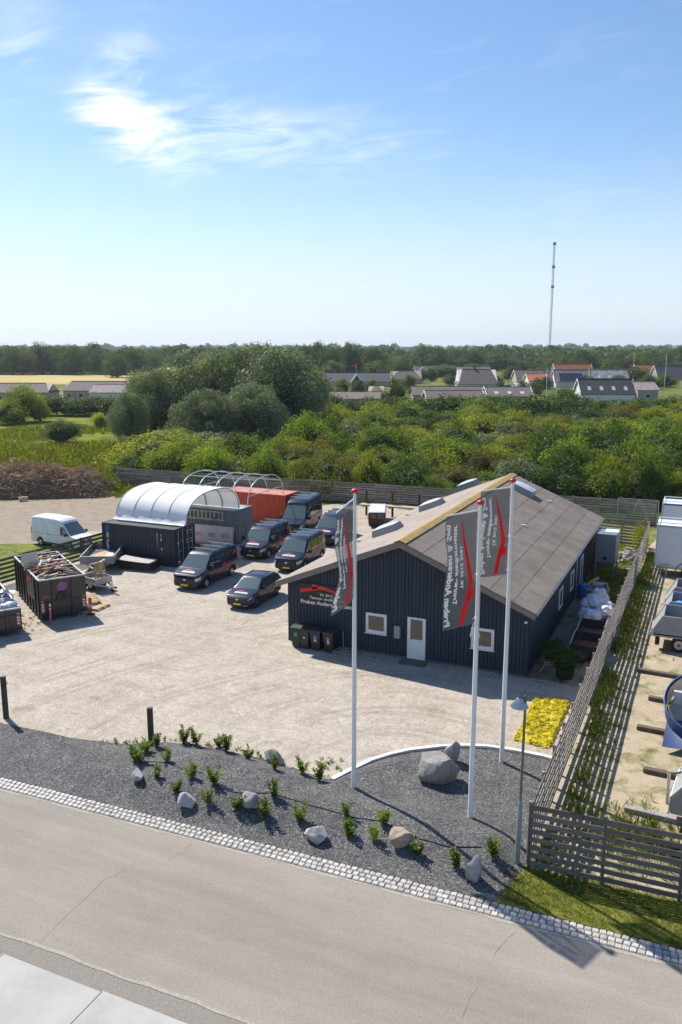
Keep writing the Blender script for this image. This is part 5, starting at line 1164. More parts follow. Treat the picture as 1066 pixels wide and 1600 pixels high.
pt = thing('timber_rack', 'dark timber rack of long beams along the back fence', 'rack', (-27.5, 66.5, 0), R(3))
for x in (0, 2.4, 4.8): MB().bev(x - .08, x + .08, -.08, .08, 0, 2.2, .01).build('post', 'bollard', pt); MB().box(x - .05, x + .05, -.9, .081, .9, 1.0).build('arm', 'bollard', pt)
for i in range(5): MB().box(-.4, 5.4, -.85 + i * .16, -.72 + i * .16, 1.002, 1.1).build('beam', 'raw_wood', pt)
# ------------------------------------------------------------------ rocks in the bed
def rockmat(name, c0, c1, c2):
    m, nt, b = newmat(name); w = worldpos(nt); n = noise_t(nt, 2.2, 7, .7, w, .3); f = noise_t(nt, 30, 3, .7, w)
    c = ramp(nt, n, [(.28, c0), (.5, c1), (.72, c2)]); c = mixc(nt, 1, c, ramp(nt, f, [(.3, (.75,) * 3), (.7, (1.2,) * 3)]), 'MULTIPLY'); nt.links.new(c, b.inputs['Base Color']); b.inputs['Roughness'].default_value = .85; bump(nt, b, n, .9, .10)
rockmat('rock_grey', (.20, .20, .20), (.30, .30, .295), (.42, .41, .40)); rockmat('rock_pale', (.34, .33, .32), (.46, .45, .44), (.58, .57, .56)); rockmat('rock_tan', (.30, .23, .16), (.42, .34, .25), (.52, .46, .38)); rockmat('rock_big', (.19, .175, .16), (.29, .27, .25), (.42, .40, .38))
def rock(px, py, size, mat, seed, label, rz=0, squash=.2, cuts=9):
    q = random.Random(seed); bm = bmesh.new(); bmesh.ops.create_icosphere(bm, subdivisions=4, radius=1)
    pl_ = [(Vector((q.gauss(0, 1), q.gauss(0, 1), q.gauss(.2, .9))).normalized(), q.uniform(.48, .78)) for _ in range(cuts + 4)]
    for v in bm.verts:
        co = v.co.copy()
        for n_, d in pl_:
            k = co.dot(n_) - d
            if k > 0: co -= n_ * k * .92
        co *= 1 + .06 * noise.noise(co * 2.5 + Vector((seed, 0, 0))) + .025 * noise.noise(co * 7 + Vector((0, seed, 0)))
        v.co = Vector((co.x * size[0], co.y * size[1], co.z * size[2]))
    zmin = min(v.co.z for v in bm.verts); zt_ = max(v.co.z for v in bm.verts); lift = -zmin - (zt_ - zmin) * squash
    me = bpy.data.meshes.new('rock'); bm.to_mesh(me); bm.free(); p = GB(px, py)
    o = ob('boulder', me, mat, None, 28, (p.x, p.y, p.z + lift), rz); tag(o, label, 'rock', 'boulders in the gravel bed'); return o
rock(686, 1218, (.98, .58, .66), 'rock_big', 5, 'largest boulder, grey with a flat face, between two flagpoles', R(15), .14, 12)
rock(708, 1192, (.36, .3, .52), 'rock_grey', 41, 'dark narrow boulder leaning behind the largest boulder', R(50), .1)
rock(216, 1217, (.42, .26, .24), 'rock_grey', 8, 'flat grey boulder at the left end of the planting', R(-30), .2)
rock(291, 1259, (.42, .30, .28), 'rock_pale', 12, 'pale nearly white boulder near the cobble strip', R(20), .2)
rock(390, 1259, (.42, .34, .36), 'rock_grey', 17, 'pointed grey boulder between two small laurels', R(40), .2)
rock(426, 1190, (.52, .34, .36), 'rock_grey', 23, 'dark grey boulder at the back rim of the bed', R(-10), .25)
rock(493, 1311, (.42, .34, .34), 'rock_pale', 29, 'light grey boulder in the middle of the front slope', R(0), .2)
rock(627, 1320, (.38, .32, .40), 'rock_tan', 31, 'tan sandy coloured boulder in the front slope', R(25), .15)
rock(742, 1376, (.34, .28, .44), 'rock_grey', 37, 'upright grey boulder nearest the grass verge', R(60), .15)
# ------------------------------------------------------------------ young laurels
leafmat('laurel', [(.07, .12, .014), (.13, .20, .024), (.21, .28, .035), (.10, .16, .02)], .3, .35)
M('stem', (.12, .09, .05), .8, .2)
def leaf(m, p, d, up, l, w):
    d = d.normalized(); s = d.cross(up).normalized() if abs(d.dot(up)) < .98 else d.cross(Vector((1, 0, 0))).normalized(); n_ = s.cross(d).normalized()
    a, b_, c = p, p + d * l * .5 + s * w / 2 + n_ * l * .06, p + d * l * .5 - s * w / 2 + n_ * l * .06; e = p + d * l - n_ * l * .1
    k = len(m.v); m.v += [tuple(x) for x in (a, b_, e, c)]; m.f += [(k, k + 1, k + 2), (k, k + 2, k + 3)]
def laurel_mesh(seed, h):
    q = random.Random(seed); m = MB(); st_ = MB()
    for i in range(q.randint(5, 7)):
        a = q.uniform(0, 6.28); base = Vector((q.uniform(-.04, .04), q.uniform(-.04, .04), 0)); tip = base + Vector((math.cos(a) * .27 * q.uniform(.3, 1), math.sin(a) * .27 * q.uniform(.3, 1), h * q.uniform(.65, 1.0)))
        st_.tube([base, base.lerp(tip, .5) + Vector((0, 0, .03)), tip], [.008, .006, .003], 4)
        for j in range(30):
            t = .12 + .88 * j / 29; p = base.lerp(tip, t); b_ = j * 2.4 + a; el = q.uniform(-.15, .6) + t * .5
            leaf(m, p, Vector((math.cos(b_) * math.cos(el), math.sin(b_) * math.cos(el), math.sin(el))), Vector((0, 0, 1)), q.uniform(.11, .18), q.uniform(.055, .085))
    a = m.mesh('leaves', False); a.materials.append(MATS['laurel']); b_ = st_.mesh('stems', False); b_.materials.append(MATS['stem']); return a, b_
LM = [laurel_mesh(50 + i, h) for i, h in enumerate((.55, .62, .48, .70, .58, .52))]
LP = [(211, 1188), (220, 1193), (228, 1175), (245, 1168), (261, 1190), (245, 1216), (288, 1160), (307, 1163), (342, 1167), (354, 1174), (300, 1216), (274, 1238), (335, 1225), (325, 1256), (388, 1186), (430, 1202), (429, 1246), (369, 1265), (414, 1277), (473, 1208), (468, 1284), (499, 1220), (540, 1276), (546, 1308), (599, 1289), (583, 1314), (651, 1335), (712, 1355), (771, 1338)]
names = ['leftmost young laurel of the bed, left of the flat grey boulder', 'low young laurel just above the flat grey boulder', 'bushy young laurel left of the timber gate post', 'young laurel growing against the right timber gate post', 'young laurel to the lower right of the gate post',
 'slim young laurel right of the flat grey boulder', 'young laurel on the back rim, first right of the gate post', 'young laurel on the back rim, second right of the gate post', 'left one of a pair of laurels on the back rim', 'right one of a pair of laurels on the back rim',
 'young laurel in the middle of the left mound', 'small laurel up and left of the pale boulder', 'young laurel on the black hose in the left mound', 'young laurel right of the pale boulder', 'laurel on the rim left of the dark boulder',
 'small laurel in front of the dark rim boulder', 'young laurel above the pointed grey boulder on the hose', 'laurel touching the left side of the pointed boulder', 'laurel at the right foot of the pointed boulder', 'thin laurel on the rim left of the white edging',
 'laurel left above the light grey boulder', 'laurel on the rim closest to the white edging', 'laurel in front of the first flagpole on the hose', 'laurel below the hose in front of the first flagpole', 'laurel upper left of the tan boulder', 'laurel lower left of the tan boulder', 'laurel at the right foot of the tan boulder', 'laurel left of the upright boulder', 'rightmost laurel of the bed near the lamp post']
for i, ((px, py), lb) in enumerate(zip(LP, names)):
    p = GB(px, py); s_ = rnd.uniform(.74, 1.02); t = thing('laurel_plant', lb, 'shrub', (p.x, p.y, p.z - .01), rnd.uniform(0, 6.28), 'young laurels in the gravel bed'); t.scale = (s_, s_, s_)
    a, b_ = LM[i % 6]; ob('leaves', a, None, t); ob('stems', b_, None, t)
def hose(path, label, r=.016):
    pts = []
    P_ = [GB(*p) for p in path]
    for a, b_ in zip(P_, P_[1:]):
        for k in range(5): p = a.lerp(b_, k / 5); pts.append(Vector((p.x + rnd.uniform(-.015, .015), p.y + rnd.uniform(-.015, .015), bedH(p.x, p.y) + r * .8)))
    tag(MB().tube(pts, r, 6).build('drip_hose', 'black_plastic', None, True), label, 'hose', 'black drip hoses in the bed')
hose([(212, 1192), (235, 1190), (262, 1192), (290, 1204), (318, 1208), (345, 1233), (370, 1239), (420, 1239), (460, 1250), (480, 1257), (520, 1268), (555, 1278), (600, 1284), (640, 1308), (700, 1323), (766, 1326)], 'black drip hose winding between the laurels')
# weeds along the bed rim
leafmat('weed', [(.10, .15, .02), (.16, .20, .03), (.22, .23, .05)], .3)
def tufts(name, spots, h, mat, label, cat='weeds', blades=9, spread=.1, wd=.02):
    m = MB()
    for (x, y, z, k) in spots:
        for i in range(blades):
            a = rnd.uniform(0, 6.28); r_ = rnd.uniform(0, spread) * k; b_ = Vector((x + r_ * math.cos(a), y + r_ * math.sin(a), z)); ln = h * k * rnd.uniform(.5, 1.2); t_ = Vector((math.cos(a) * ln * rnd.uniform(.2, .8), math.sin(a) * ln * rnd.uniform(.2, .8), ln))
            s = Vector((-math.sin(a), math.cos(a), 0)) * wd * k * rnd.uniform(.6, 1.4); q = len(m.v); m.v += [tuple(b_ - s), tuple(b_ + s), tuple(b_ + t_ * .6 + s * .8 + Vector((0, 0, ln * .1))), tuple(b_ + t_)]; m.f += [(q, q + 1, q + 2, q + 3)]
    o = m.build(name, mat, None, recalc=False); return tag(o, label, cat, kind='stuff')
sp = []
for i in range(60): x = rnd.uniform(-20, -11.2); sp.append((x, bedY(x) + rnd.uniform(-.05, .25), .0, rnd.uniform(.3, 1)))
for i in range(24): p = G(rnd.uniform(500, 535), rnd.uniform(1185, 1205)); sp.append((p.x, p.y, 0, rnd.uniform(.3, .8)))
for i in range(30): x = rnd.uniform(-20, 0); sp.append((x, kT(x) - rnd.uniform(0, .5), 0, rnd.uniform(.2, .5)))
for i in range(40): sp.append((rnd.uniform(-15.5, -7.2), BY0 - rnd.uniform(.05, .7), 0, rnd.uniform(.2, .7)))
for i in range(50): p_ = inpt(rnd.uniform(-1.6, .3), rnd.uniform(-1.3, 3), 0); sp.append((p_.x, p_.y, 0, rnd.uniform(.3, .9)))
for i in range(40): sp.append((rnd.uniform(-6.7, -4.2), rnd.uniform(28.4, 36), 0, rnd.uniform(.2, .5)))
tufts('rim_weeds', sp, .14, 'weed', 'small weeds along the rim of the bed')
# lawn on the verge
leafmat('grass_blade', [(.13, .17, .025), (.19, .22, .04), (.28, .27, .07), (.16, .19, .03)], .35, .6, .1)
sp = []
for i in range(9000):
    x = rnd.uniform(-4.3, 4); y = rnd.uniform(19.6, 22.0)
    if y < kT(x) + .02 or (x < -3.95 and y > 21.2): continue
    sp.append((x, y, .01, rnd.uniform(.5, 1.1)))
tufts('lawn_grass', sp, .075, 'grass_blade', 'short lawn grass on the verge before the slat fence', 'grass', 5, .06, .006)
# green strip along the shaded side of the tall fence and weeds of the yard
sp = []
for i in range(2600):
    y = rnd.uniform(22, 62); x = -3.75 + abs(rnd.gauss(0, .45)); k = rnd.uniform(.4, 1.3)
    if noise.noise(Vector((x * 1.2, y * .35, 5))) > -.15 - (y > 40) * .25: sp.append((x, y, 0, k))
for i in range(1500):
    x = rnd.uniform(-3.7, 6); y = rnd.uniform(22, 60)
    if noise.noise(Vector((x * .8, y * .8, 2))) > .22: sp.append((x, y, 0, rnd.uniform(.3, .9)))
for i in range(700):
    x = rnd.gauss(-1.2, 1.0); y = rnd.gauss(24.2, .9)
    if x > -3.7 and y > 22.1: sp.append((x, y, 0, rnd.uniform(.5, 1.2)))
tufts('yard_weeds', sp, .2, 'weed', 'weeds and grass growing through the trailer yard', 'weeds', 7, .10, .014)
sp = [(rnd.uniform(-6.6, -4.1), rnd.uniform(49.5, 63.5), 0, rnd.uniform(.5, 1.4)) for _ in range(1500)] + [(rnd.uniform(-6.7, -4.1), rnd.uniform(36, 49), 0, rnd.uniform(.3, .7)) for _ in range(120)]
tufts('passage_grass', sp, .25, 'grass_blade', 'grass growing behind the dust collector in the passage', 'grass', 6, .12, .014)
# ------------------------------------------------------------------ flowering sedum mat
m, nt, b = newmat('sedum'); w = worldpos(nt); n_ = noise_t(nt, 14, 4, .7, w); n2_ = noise_t(nt, 1.1, 4, .6, w); c = ramp(nt, n_, [(.3, (.13, .16, .02)), (.42, (.36, .32, .015)), (.6, (.66, .52, .015)), (.8, (.25, .24, .03))]); c = mixc(nt, ramp(nt, n2_, [(.64, (0, 0, 0)), (.74, (.85,) * 3)]), c, (.42, .25, .12)); nt.links.new(c, b.inputs['Base Color']); b.inputs['Roughness'].default_value = .9
sd = thing('sedum_mat', 'bright yellow flowering sedum mat beside the tall slat fence', 'flower bed', (0, 0, 0))
qa, qb, qc, qd = G(802, 1157), G(860, 1171), G(892, 1097), G(836, 1090)
def sed(u, v):
    p = qa.lerp(qb, u).lerp(qd.lerp(qc, u), v); e = min(u, 1 - u, v, 1 - v); r_ = .09 * noise.noise(Vector((v * 14, u * 9, 1))) * (e < .06); return Vector((p.x + r_, p.y + r_, .02 + .09 * smoothstep(0, .05, e) + .09 * noise.noise(p * 4) * smoothstep(0, .1, e)))
MB().grid(sed, 50, 90).build('mat', 'sedum', sd, True, recalc=False)
leafmat('sedum_flower', [(.50, .40, .012), (.74, .60, .018), (.62, .52, .02), (.34, .35, .03)], .25, .7, .05); fm = MB()
for i in range(5200):
    u, v = rnd.random(), rnd.random(); p = sed(u, v); 
    if noise.noise(Vector((p.x * 1.5, p.y * 1.5, 8))) > .33 or noise.noise(Vector((p.x * 5, p.y * 5, 3))) > .22: continue
    s = rnd.uniform(.018, .035); a = rnd.uniform(0, 6.28); z = rnd.uniform(.01, .05); q = len(fm.v)
    for k in range(4): fm.v.append((p.x + s * math.cos(a + k * 1.571), p.y + s * math.sin(a + k * 1.571), p.z + z + rnd.uniform(-.012, .012)))
    fm.f.append((q, q + 1, q + 2, q + 3))
tag(fm.build('flower_heads', 'sedum_flower', sd, recalc=False), kind='stuff')
# ------------------------------------------------------------------ clutter in the passage
leafmat('pot_leaf', [(.03, .07, .012), (.06, .11, .018), (.09, .15, .025)], .3, .4)
def bush(par, c, r, n, l, mat, name='foliage', seed=1):
    q = random.Random(seed); m = MB()
    for i in range(n):
        d = Vector((q.gauss(0, 1), q.gauss(0, 1), q.gauss(.25, .9))).normalized(); k = q.uniform(.45, 1.05) * (1 + .3 * noise.noise(d * 2 + Vector((seed, 0, 0)))); p = Vector((c[0] + d.x * r[0] * k, c[1] + d.y * r[1] * k, c[2] + d.z * r[2] * k))
        dd = (d + Vector((q.uniform(-.7, .7), q.uniform(-.7, .7), q.uniform(-.4, .8)))).normalized(); leaf(m, p, dd, Vector((0, 0, 1)), l * q.uniform(.7, 1.3), l * .45 * q.uniform(.7, 1.3))
    return m.build(name, mat, par, recalc=False)
p = G(858, 1052); pt = thing('potted_shrub', 'leafy green shrub in a pale pot on a wooden trestle by the corner', 'potted plant', (p.x - .05, p.y + .15, 0))
for a, b_ in (((-.38, -.15, 0), (-.1, 0, .45)), ((.38, -.15, 0), (.1, 0, .45)), ((-.35, .25, 0), (-.1, .1, .45)), ((.35, .25, 0), (.1, .1, .45))): MB().bar(a, b_, .04, .05).build('trestle_leg', 'raw_wood', pt)
MB().lathe([(.001, .40), (.20, .40), (.32, .62), (.34, .64), (.29, .62)], 16).build('pot', M('pot', (.45, .43, .40), .7, .15), pt, 30); MB().box(-.10, .10, -.32, -.29, .46, .57).build('label', M('teal', (.03, .25, .35), .5, .05), pt)
bush(pt, (0, .05, .95), (.55, .5, .42), 700, .13, 'pot_leaf', seed=3)
p = G(880, 1062); pt = thing('potted_shrub', 'dense dark green shrub in a black plastic tub beside the trestle', 'potted plant', (p.x, p.y + .3, 0)); MB().lathe([(.001, 0), (.36, 0), (.46, .5), (.48, .52), (.42, .48)], 18).build('pot', 'black_plastic', pt, 30); bush(pt, (0, 0, .85), (.68, .6, .45), 1000, .14, 'pot_leaf', seed=4)
p = G(868, 1040); pt = thing('potted_shrub', 'small green shrub in a black pot against the workshop corner', 'potted plant', (p.x - .1, p.y + .5, 0)); MB().lathe([(.001, 0), (.25, 0), (.32, .4), (.28, .38)], 14).build('pot', 'black_plastic', pt, 30); bush(pt, (0, 0, .65), (.5, .45, .4), 450, .13, 'pot_leaf', seed=5)
p = G(903, 1036); ty = thing('rubber_tub', 'black rubber tub lying tipped beside the steel bins', 'tub', (p.x, p.y + .3, .36)); ty.rotation_euler = (R(-62), R(15), 0); MB().lathe([(.28, -.45), (.48, 0), (.50, .02), (.46, 0), (.27, -.40), (.001, -.41)], 20).build('shell', 'rubber', ty, 40)
M('steel_bin', (.035, .035, .04), .5, .25); M('bin_rust', (.20, .07, .05), .85, .35, 5); M('tarp_white', (.66, .66, .72), .5, .1)
def openbin(loc, w, l, h, label, slope=.2):
    t = thing('steel_bin', label, 'bin', loc)
    MB().prism([(-l / 2, 0), (l / 2, 0), (l / 2, h), (-l / 2, h - slope)], -w / 2, -w / 2 + .03, 'X').build('side', 'steel_bin', t); MB().prism([(-l / 2, 0), (l / 2, 0), (l / 2, h), (-l / 2, h - slope)], w / 2 - .03, w / 2, 'X').build('side', 'steel_bin', t)
    MB().box(-w / 2 + .03, w / 2 - .03, -l / 2, -l / 2 + .03, 0, h - slope).build('front', 'steel_bin', t); MB().box(-w / 2 + .03, w / 2 - .03, l / 2 - .03, l / 2, 0, h).build('back', 'steel_bin', t); MB().box(-w / 2 + .03, w / 2 - .03, -l / 2 + .03, l / 2 - .03, .0, .04).build('floor', 'bin_rust', t)
    MB().box(-w / 2 + .03, w / 2 - .03, -l / 2 + .03, l / 2 - .03, h * .5, h * .55).build('load', 'bin_rust', t)
    for x in (-w / 2 - .02, w / 2 - .01): MB().bar((x + .015, -l / 2, h - slope + .02), (x + .015, l / 2, h + .02), .045, .03).build('rim', 'galvanised', t)
    return t
b1 = openbin((-4.82, 39.3, 0), 1.3, 1.5, .95, 'open dark steel bin with rusty inside, nearest in the passage'); v_, f_ = logo_poly(-.25, .4, .5, .2); MB().add([(a, -.757, b_) for a, b_ in v_], f_).build('roof_emblem', 'logo_red', b1, recalc=False)
openbin((-4.85, 41.2, 0), 1.25, 1.5, 1.0, 'open dark steel bin with red rusty load, behind the first steel bin'); openbin((-4.95, 43.0, 0), 1.3, 1.4, .8, 'dark steel bin under the white plastic bags')
bg = thing('plastic_bags', 'heap of crumpled white plastic sheeting along the passage', 'plastic', (-5.15, 45.0, 0))
for i in range(16): lump(MB(), (rnd.uniform(-.55, .55), rnd.uniform(-2.0, 2.4), rnd.uniform(.5, .85)), (rnd.uniform(.4, .6), rnd.uniform(.45, .7), rnd.uniform(.3, .45)), i + 40, 3).build('sheet', 'tarp_white', bg)
MB().box(-.35, .1, -2.55, -2.5, .55, .85).build('print', 'teal', bg)
sw = thing('machine_table', 'grey machine with a motor on a pallet table behind the plastic sheeting', 'machine', (-5.5, 48.6, 0)); MB().bev(-.7, .6, -.55, .55, .65, .75, .02).build('table', 'box_grey', sw)
for x in (-.65, .5):
    for y in (-.5, .45): MB().box(x, x + .06, y, y + .06, 0, .648).build('leg', 'galvanised', sw)
MB().tube([(-.3, 0, .95), (.3, 0, .95)], .2, 14).build('motor', 'galvanised', sw, 40); MB().bev(-.15, .5, .15, .45, .752, 1.05, .03).build('housing', 'box_grey', sw); MB().tube([(.3, 0, .95), (.42, 0, .95)], .06, 10).build('shaft', 'rubber', sw)
bb = thing('blue_barrel', 'blue plastic drum between the machine and the wall', 'drum', (-6.35, 48.7, 0)); MB().lathe([(.001, 0), (.27, 0), (.29, .05), (.29, .3), (.305, .32), (.29, .34), (.29, .62), (.305, .64), (.29, .66), (.29, .85), (.26, .9), (.001, .9)], 18).build('shell', 'blue_plastic', bb, 30); MB().lathe([(.001, .9), (.05, .9), (.05, .93), (.001, .93)], 8, (.1, 0, 0)).build('bung', 'white_plastic', bb)
hp = thing('suction_hose', 'tan flexible hose arching over the grass by the wall', 'hose', (-6.3, 49.9, 0)); MB().tube([(-.35, -1.2, .1), (-.2, -.5, .35), (.2, .1, .75), (.6, .4, .95)], .09, 10).build('hose', M('tan', (.5, .34, .17), .7, .15), hp, True)
# dust collector on legs
M('machine_blue', (.15, .19, .235), .45, .1); dc = thing('dust_collector', 'tall grey blue steel dust collector on four legs in the passage', 'machine', (-5.75, 54.1, 0))
MB().bev(-.62, .62, -.75, 1.05, 1.15, 2.95, .02).build('cabinet', 'machine_blue', dc); MB().bev(-.64, .64, -.77, .1, 2.953, 2.99, .01).build('lid', 'machine_blue', dc); MB().bev(-.2, .64, .12, 1.06, 2.953, 2.985, .01).build('lid', 'white_plastic', dc)
MB().add([(-.62, -.75, 1.148), (.62, -.75, 1.148), (.62, 1.05, 1.148), (-.62, 1.05, 1.148), (-.45, -.5, .85), (.45, -.5, .85), (.45, .8, .85), (-.45, .8, .85)], [(0, 1, 5, 4), (1, 2, 6, 5), (2, 3, 7, 6), (3, 0, 4, 7), (4, 5, 6, 7)]).build('hopper', 'machine_blue', dc)
for x in (-.6, .5):
    for y in (-.73, .93): MB().box(x, x + .1, y, y + .1, 0, 1.146).build('leg', 'machine_blue', dc)
MB().tube([(0, -.80, 1.45), (0, -.755, 1.45)], .15, 16).build('inlet_ring', 'machine_blue', dc); MB().tube([(0, -.81, 1.45), (0, -.80, 1.45)], .12, 16).build('inlet_hole', 'rubber', dc)
MB().bar((-.45, -.76, 2.1), (.45, -.76, 2.1), .01, .012).build('door_seam', 'trim', dc)
rd = thing('rubble_bags', 'orange sacks and blue tub stacked against the wall behind the dust collector', 'sacks', (-6.55, 56.6, 0))
for i in range(7): lump(MB(), (rnd.uniform(-.2, .2), rnd.uniform(-.7, .7), .25 + .28 * (i // 2)), (.3, .4, .22), i + 70).build('sack', M_ORB if i else M('sack_orange', (.5, .16, .07), .7, .2), rd, True); M_ORB = MATS['sack_orange']
MB().lathe([(.001, 0), (.3, 0), (.38, .4), (.40, .42), (.34, .4)], 16, (0, .2, 1.25)).build('tub', 'blue_plastic', rd, 30)
M('block', (.36, .35, .34), .85, .2, 6, rv=.25); blk = MB().bev(-.24, .24, -.12, .12, -.1, .1, .015).mesh('block'); blk.materials.append(MATS['block'])
br = thing('rubble_pile', 'heap of grey concrete blocks near the back slat fence', 'rubble', (-4.85, 59.6, 0))
for i in range(46):
    a = rnd.uniform(0, 6.28); r_ = abs(rnd.gauss(0, .5)); z = max(.1, .75 - r_ * .75) * rnd.uniform(.4, 1); o = ob('block', blk, None, br, loc=(r_ * math.cos(a) * .9, r_ * math.sin(a) * 1.9, z)); o.rotation_euler = (rnd.uniform(-.5, .5), rnd.uniform(-.5, .5), rnd.uniform(0, 3))
lumber = thing('scrap_bits', 'blue and white scraps on the ground beside the rubble', 'scrap', (-5.0, 57.1, 0))
for i in range(8): o = MB().bev(-.2, .2, -.12, .12, 0, .06, .01).build('piece', rnd.choice(['blue_plastic', 'white_plastic', 'block']), lumber, loc=(rnd.uniform(-.4, .5), rnd.uniform(-.6, .6), .02)); o.rotation_euler = (0, rnd.uniform(-.2, .2), rnd.uniform(0, 3))
yb_ = thing('garden_shrub', 'yellow green leafy shrub against the far end of the tall fence', 'shrub', (-4.4, 62.0, 0)); leafmat('lime_leaf', [(.16, .20, .02), (.24, .27, .03), (.30, .30, .05)], .35); bush(yb_, (0, 0, 1.0), (.5, 1.0, 1.0), 900, .16, 'lime_leaf', seed=9); MB().tube([(0, 0, 0), (.05, .05, 1.0)], .03, 6).build('stem', 'stem', yb_)
dv = thing('climbing_plant', 'dry brown vine tangled over the end of the tall fence', 'climber', (-4.1, 63.4, 0)); m = MB()
for i in range(60): a = Vector((rnd.uniform(-.6, .3), rnd.uniform(-1.2, .5), rnd.uniform(.9, 2.3))); m.tube([a, a + Vector((rnd.uniform(-.4, .4), rnd.uniform(-.4, .4), rnd.uniform(-.3, .4)))], .012, 3, False)
tag(m.build('twigs', M('twig', (.30, .22, .15), .9, .3), dv), kind='stuff')
# ------------------------------------------------------------------ trailer yard on the right
M('sleeper', (.14, .11, .085), .9, .35, 6, bmp=.3, rv=.2)
for (px, py), l, lab, mt in (((995, 1050), 3.2, 'weathered timber sleeper in the sand, farthest of the five', 'sleeper'), ((1013, 1094), 2.6, 'weathered timber sleeper in the sand, second farthest', 'sleeper'), ((995, 1140), 2.4, 'dark timber sleeper behind the rounded blue trailer', 'sleeper'), ((1005, 1207), 2.6, 'dark timber sleeper in front of the rounded blue trailer', 'sleeper'), ((975, 1268), 3.4, 'pale weathered timber sleeper just behind the front slat fence', 'block')):
    p = G(px, py); o = MB().bev(0, l, -.12, .12, -.04, .16, .012).build('timber_sleeper', mt, None, loc=(p.x, p.y + .1, 0), rz=R(-3)); tag(o, lab, 'timber', 'timber sleepers in the sand')
M('alu', (.44, .45, .47), .38, .1, 5, metal=.35); M('panel_white', (.70, .71, .74), .35, .05); M('panel_grey', (.30, .30, .31), .5, .12); M('print_navy', (.02, .10, .30), .4, .05); M('frame_red', (.30, .03, .03), .5, .15)
def boxtrailer(loc, W_, L_, H_, label, star=False):
    """long side faces -Y, left end at x=0"""
    t = thing('box_trailer', label, 'trailer', loc); zb = .62
    MB().bev(0, L_, 0, W_, zb, zb + H_, .03).build('body', 'panel_white', t)
    for x in (.02, L_ - .08): MB().box(x, x + .06, -.012, -.002, zb + .01, zb + H_ - .01).build('corner_trim', 'alu', t)
    MB().box(.08, L_ - .08, -.014, -.002, zb + .01, zb + .09).build('lower_trim', 'alu', t); MB().box(.08, L_ - .08, -.016, -.003, zb + H_ - .14, zb + H_ - .02).build('stripe' if star else 'upper_trim', 'print_navy' if star else 'alu', t)
    for y in (.03, W_ - .09): MB().tube([(.05, y, zb + H_ + .15), (L_ - .05, y, zb + H_ + .15)], .03, 6).build('roof_rail', 'white_paint', t)
    for x in (.05, L_ * .5, L_ - .05):
        MB().tube([(x, .03, zb + H_ + .15), (x, W_ - .09, zb + H_ + .15)], .025, 6).build('roof_bar', 'white_paint', t)
        for y in (.03, W_ - .09): MB().tube([(x, y, zb + H_ - .01), (x, y, zb + H_ + .15)], .022, 6).build('rail_foot', 'white_paint', t)
    MB().box(.1, L_ - .1, .2, W_ - .2, zb - .14, zb - .002).build('chassis', 'galvanised', t)
    for q in (L_ * .42, L_ * .42 + .75):
        for y in (.14, W_ - .14):
            w_ = MB().tube([(q, y - .1, .32), (q, y + .1, .32)], .32, 20).build('wheel', 'tyre', t, 40); MB().tube([(q, y - .115, .32), (q, y + .115, .32)], .19, 16).build('rim', 'rim', w_, 40)
    fa_ = [(L_ * .42 + .37 + 1.0 * math.cos(a * math.pi / 14), -.03, .45 + .62 * math.sin(a * math.pi / 14)) for a in range(15)]; MB().tube(fa_, .05, 6).build('mudguard', 'panel_grey', t)
    for x in (.35, .7): MB().box(x, x + .1, .1, .3, .0, zb - .142).build('support_leg', 'galvanised', t)
    MB().box(.3, 1.0, -.006, -.002, zb + .16, zb + .2).build('lettering', 'print_navy', t)
    if star:
        pts = [(.9, 0, .9), (1.35, 0, .9), (1.5, 0, 1.7), (1.75, 0, .9), (2.6, 0, .9), (2.1, 0, .6), (2.4, 0, -.1)]
        MB().tube([(a, -.006, zb + b_ + .25) for a, _, b_ in pts], .03, 4).build('star_emblem', 'print_navy', t)
    return t
boxtrailer((-2.95, 55.9, 0), 2.0, 4.6, 2.75, 'plain white box trailer with roof rails beside the tall fence'); boxtrailer((-3.0, 61.5, 0), 2.0, 4.6, 3.2, 'white box trailer with blue star outline behind the plain one', True)
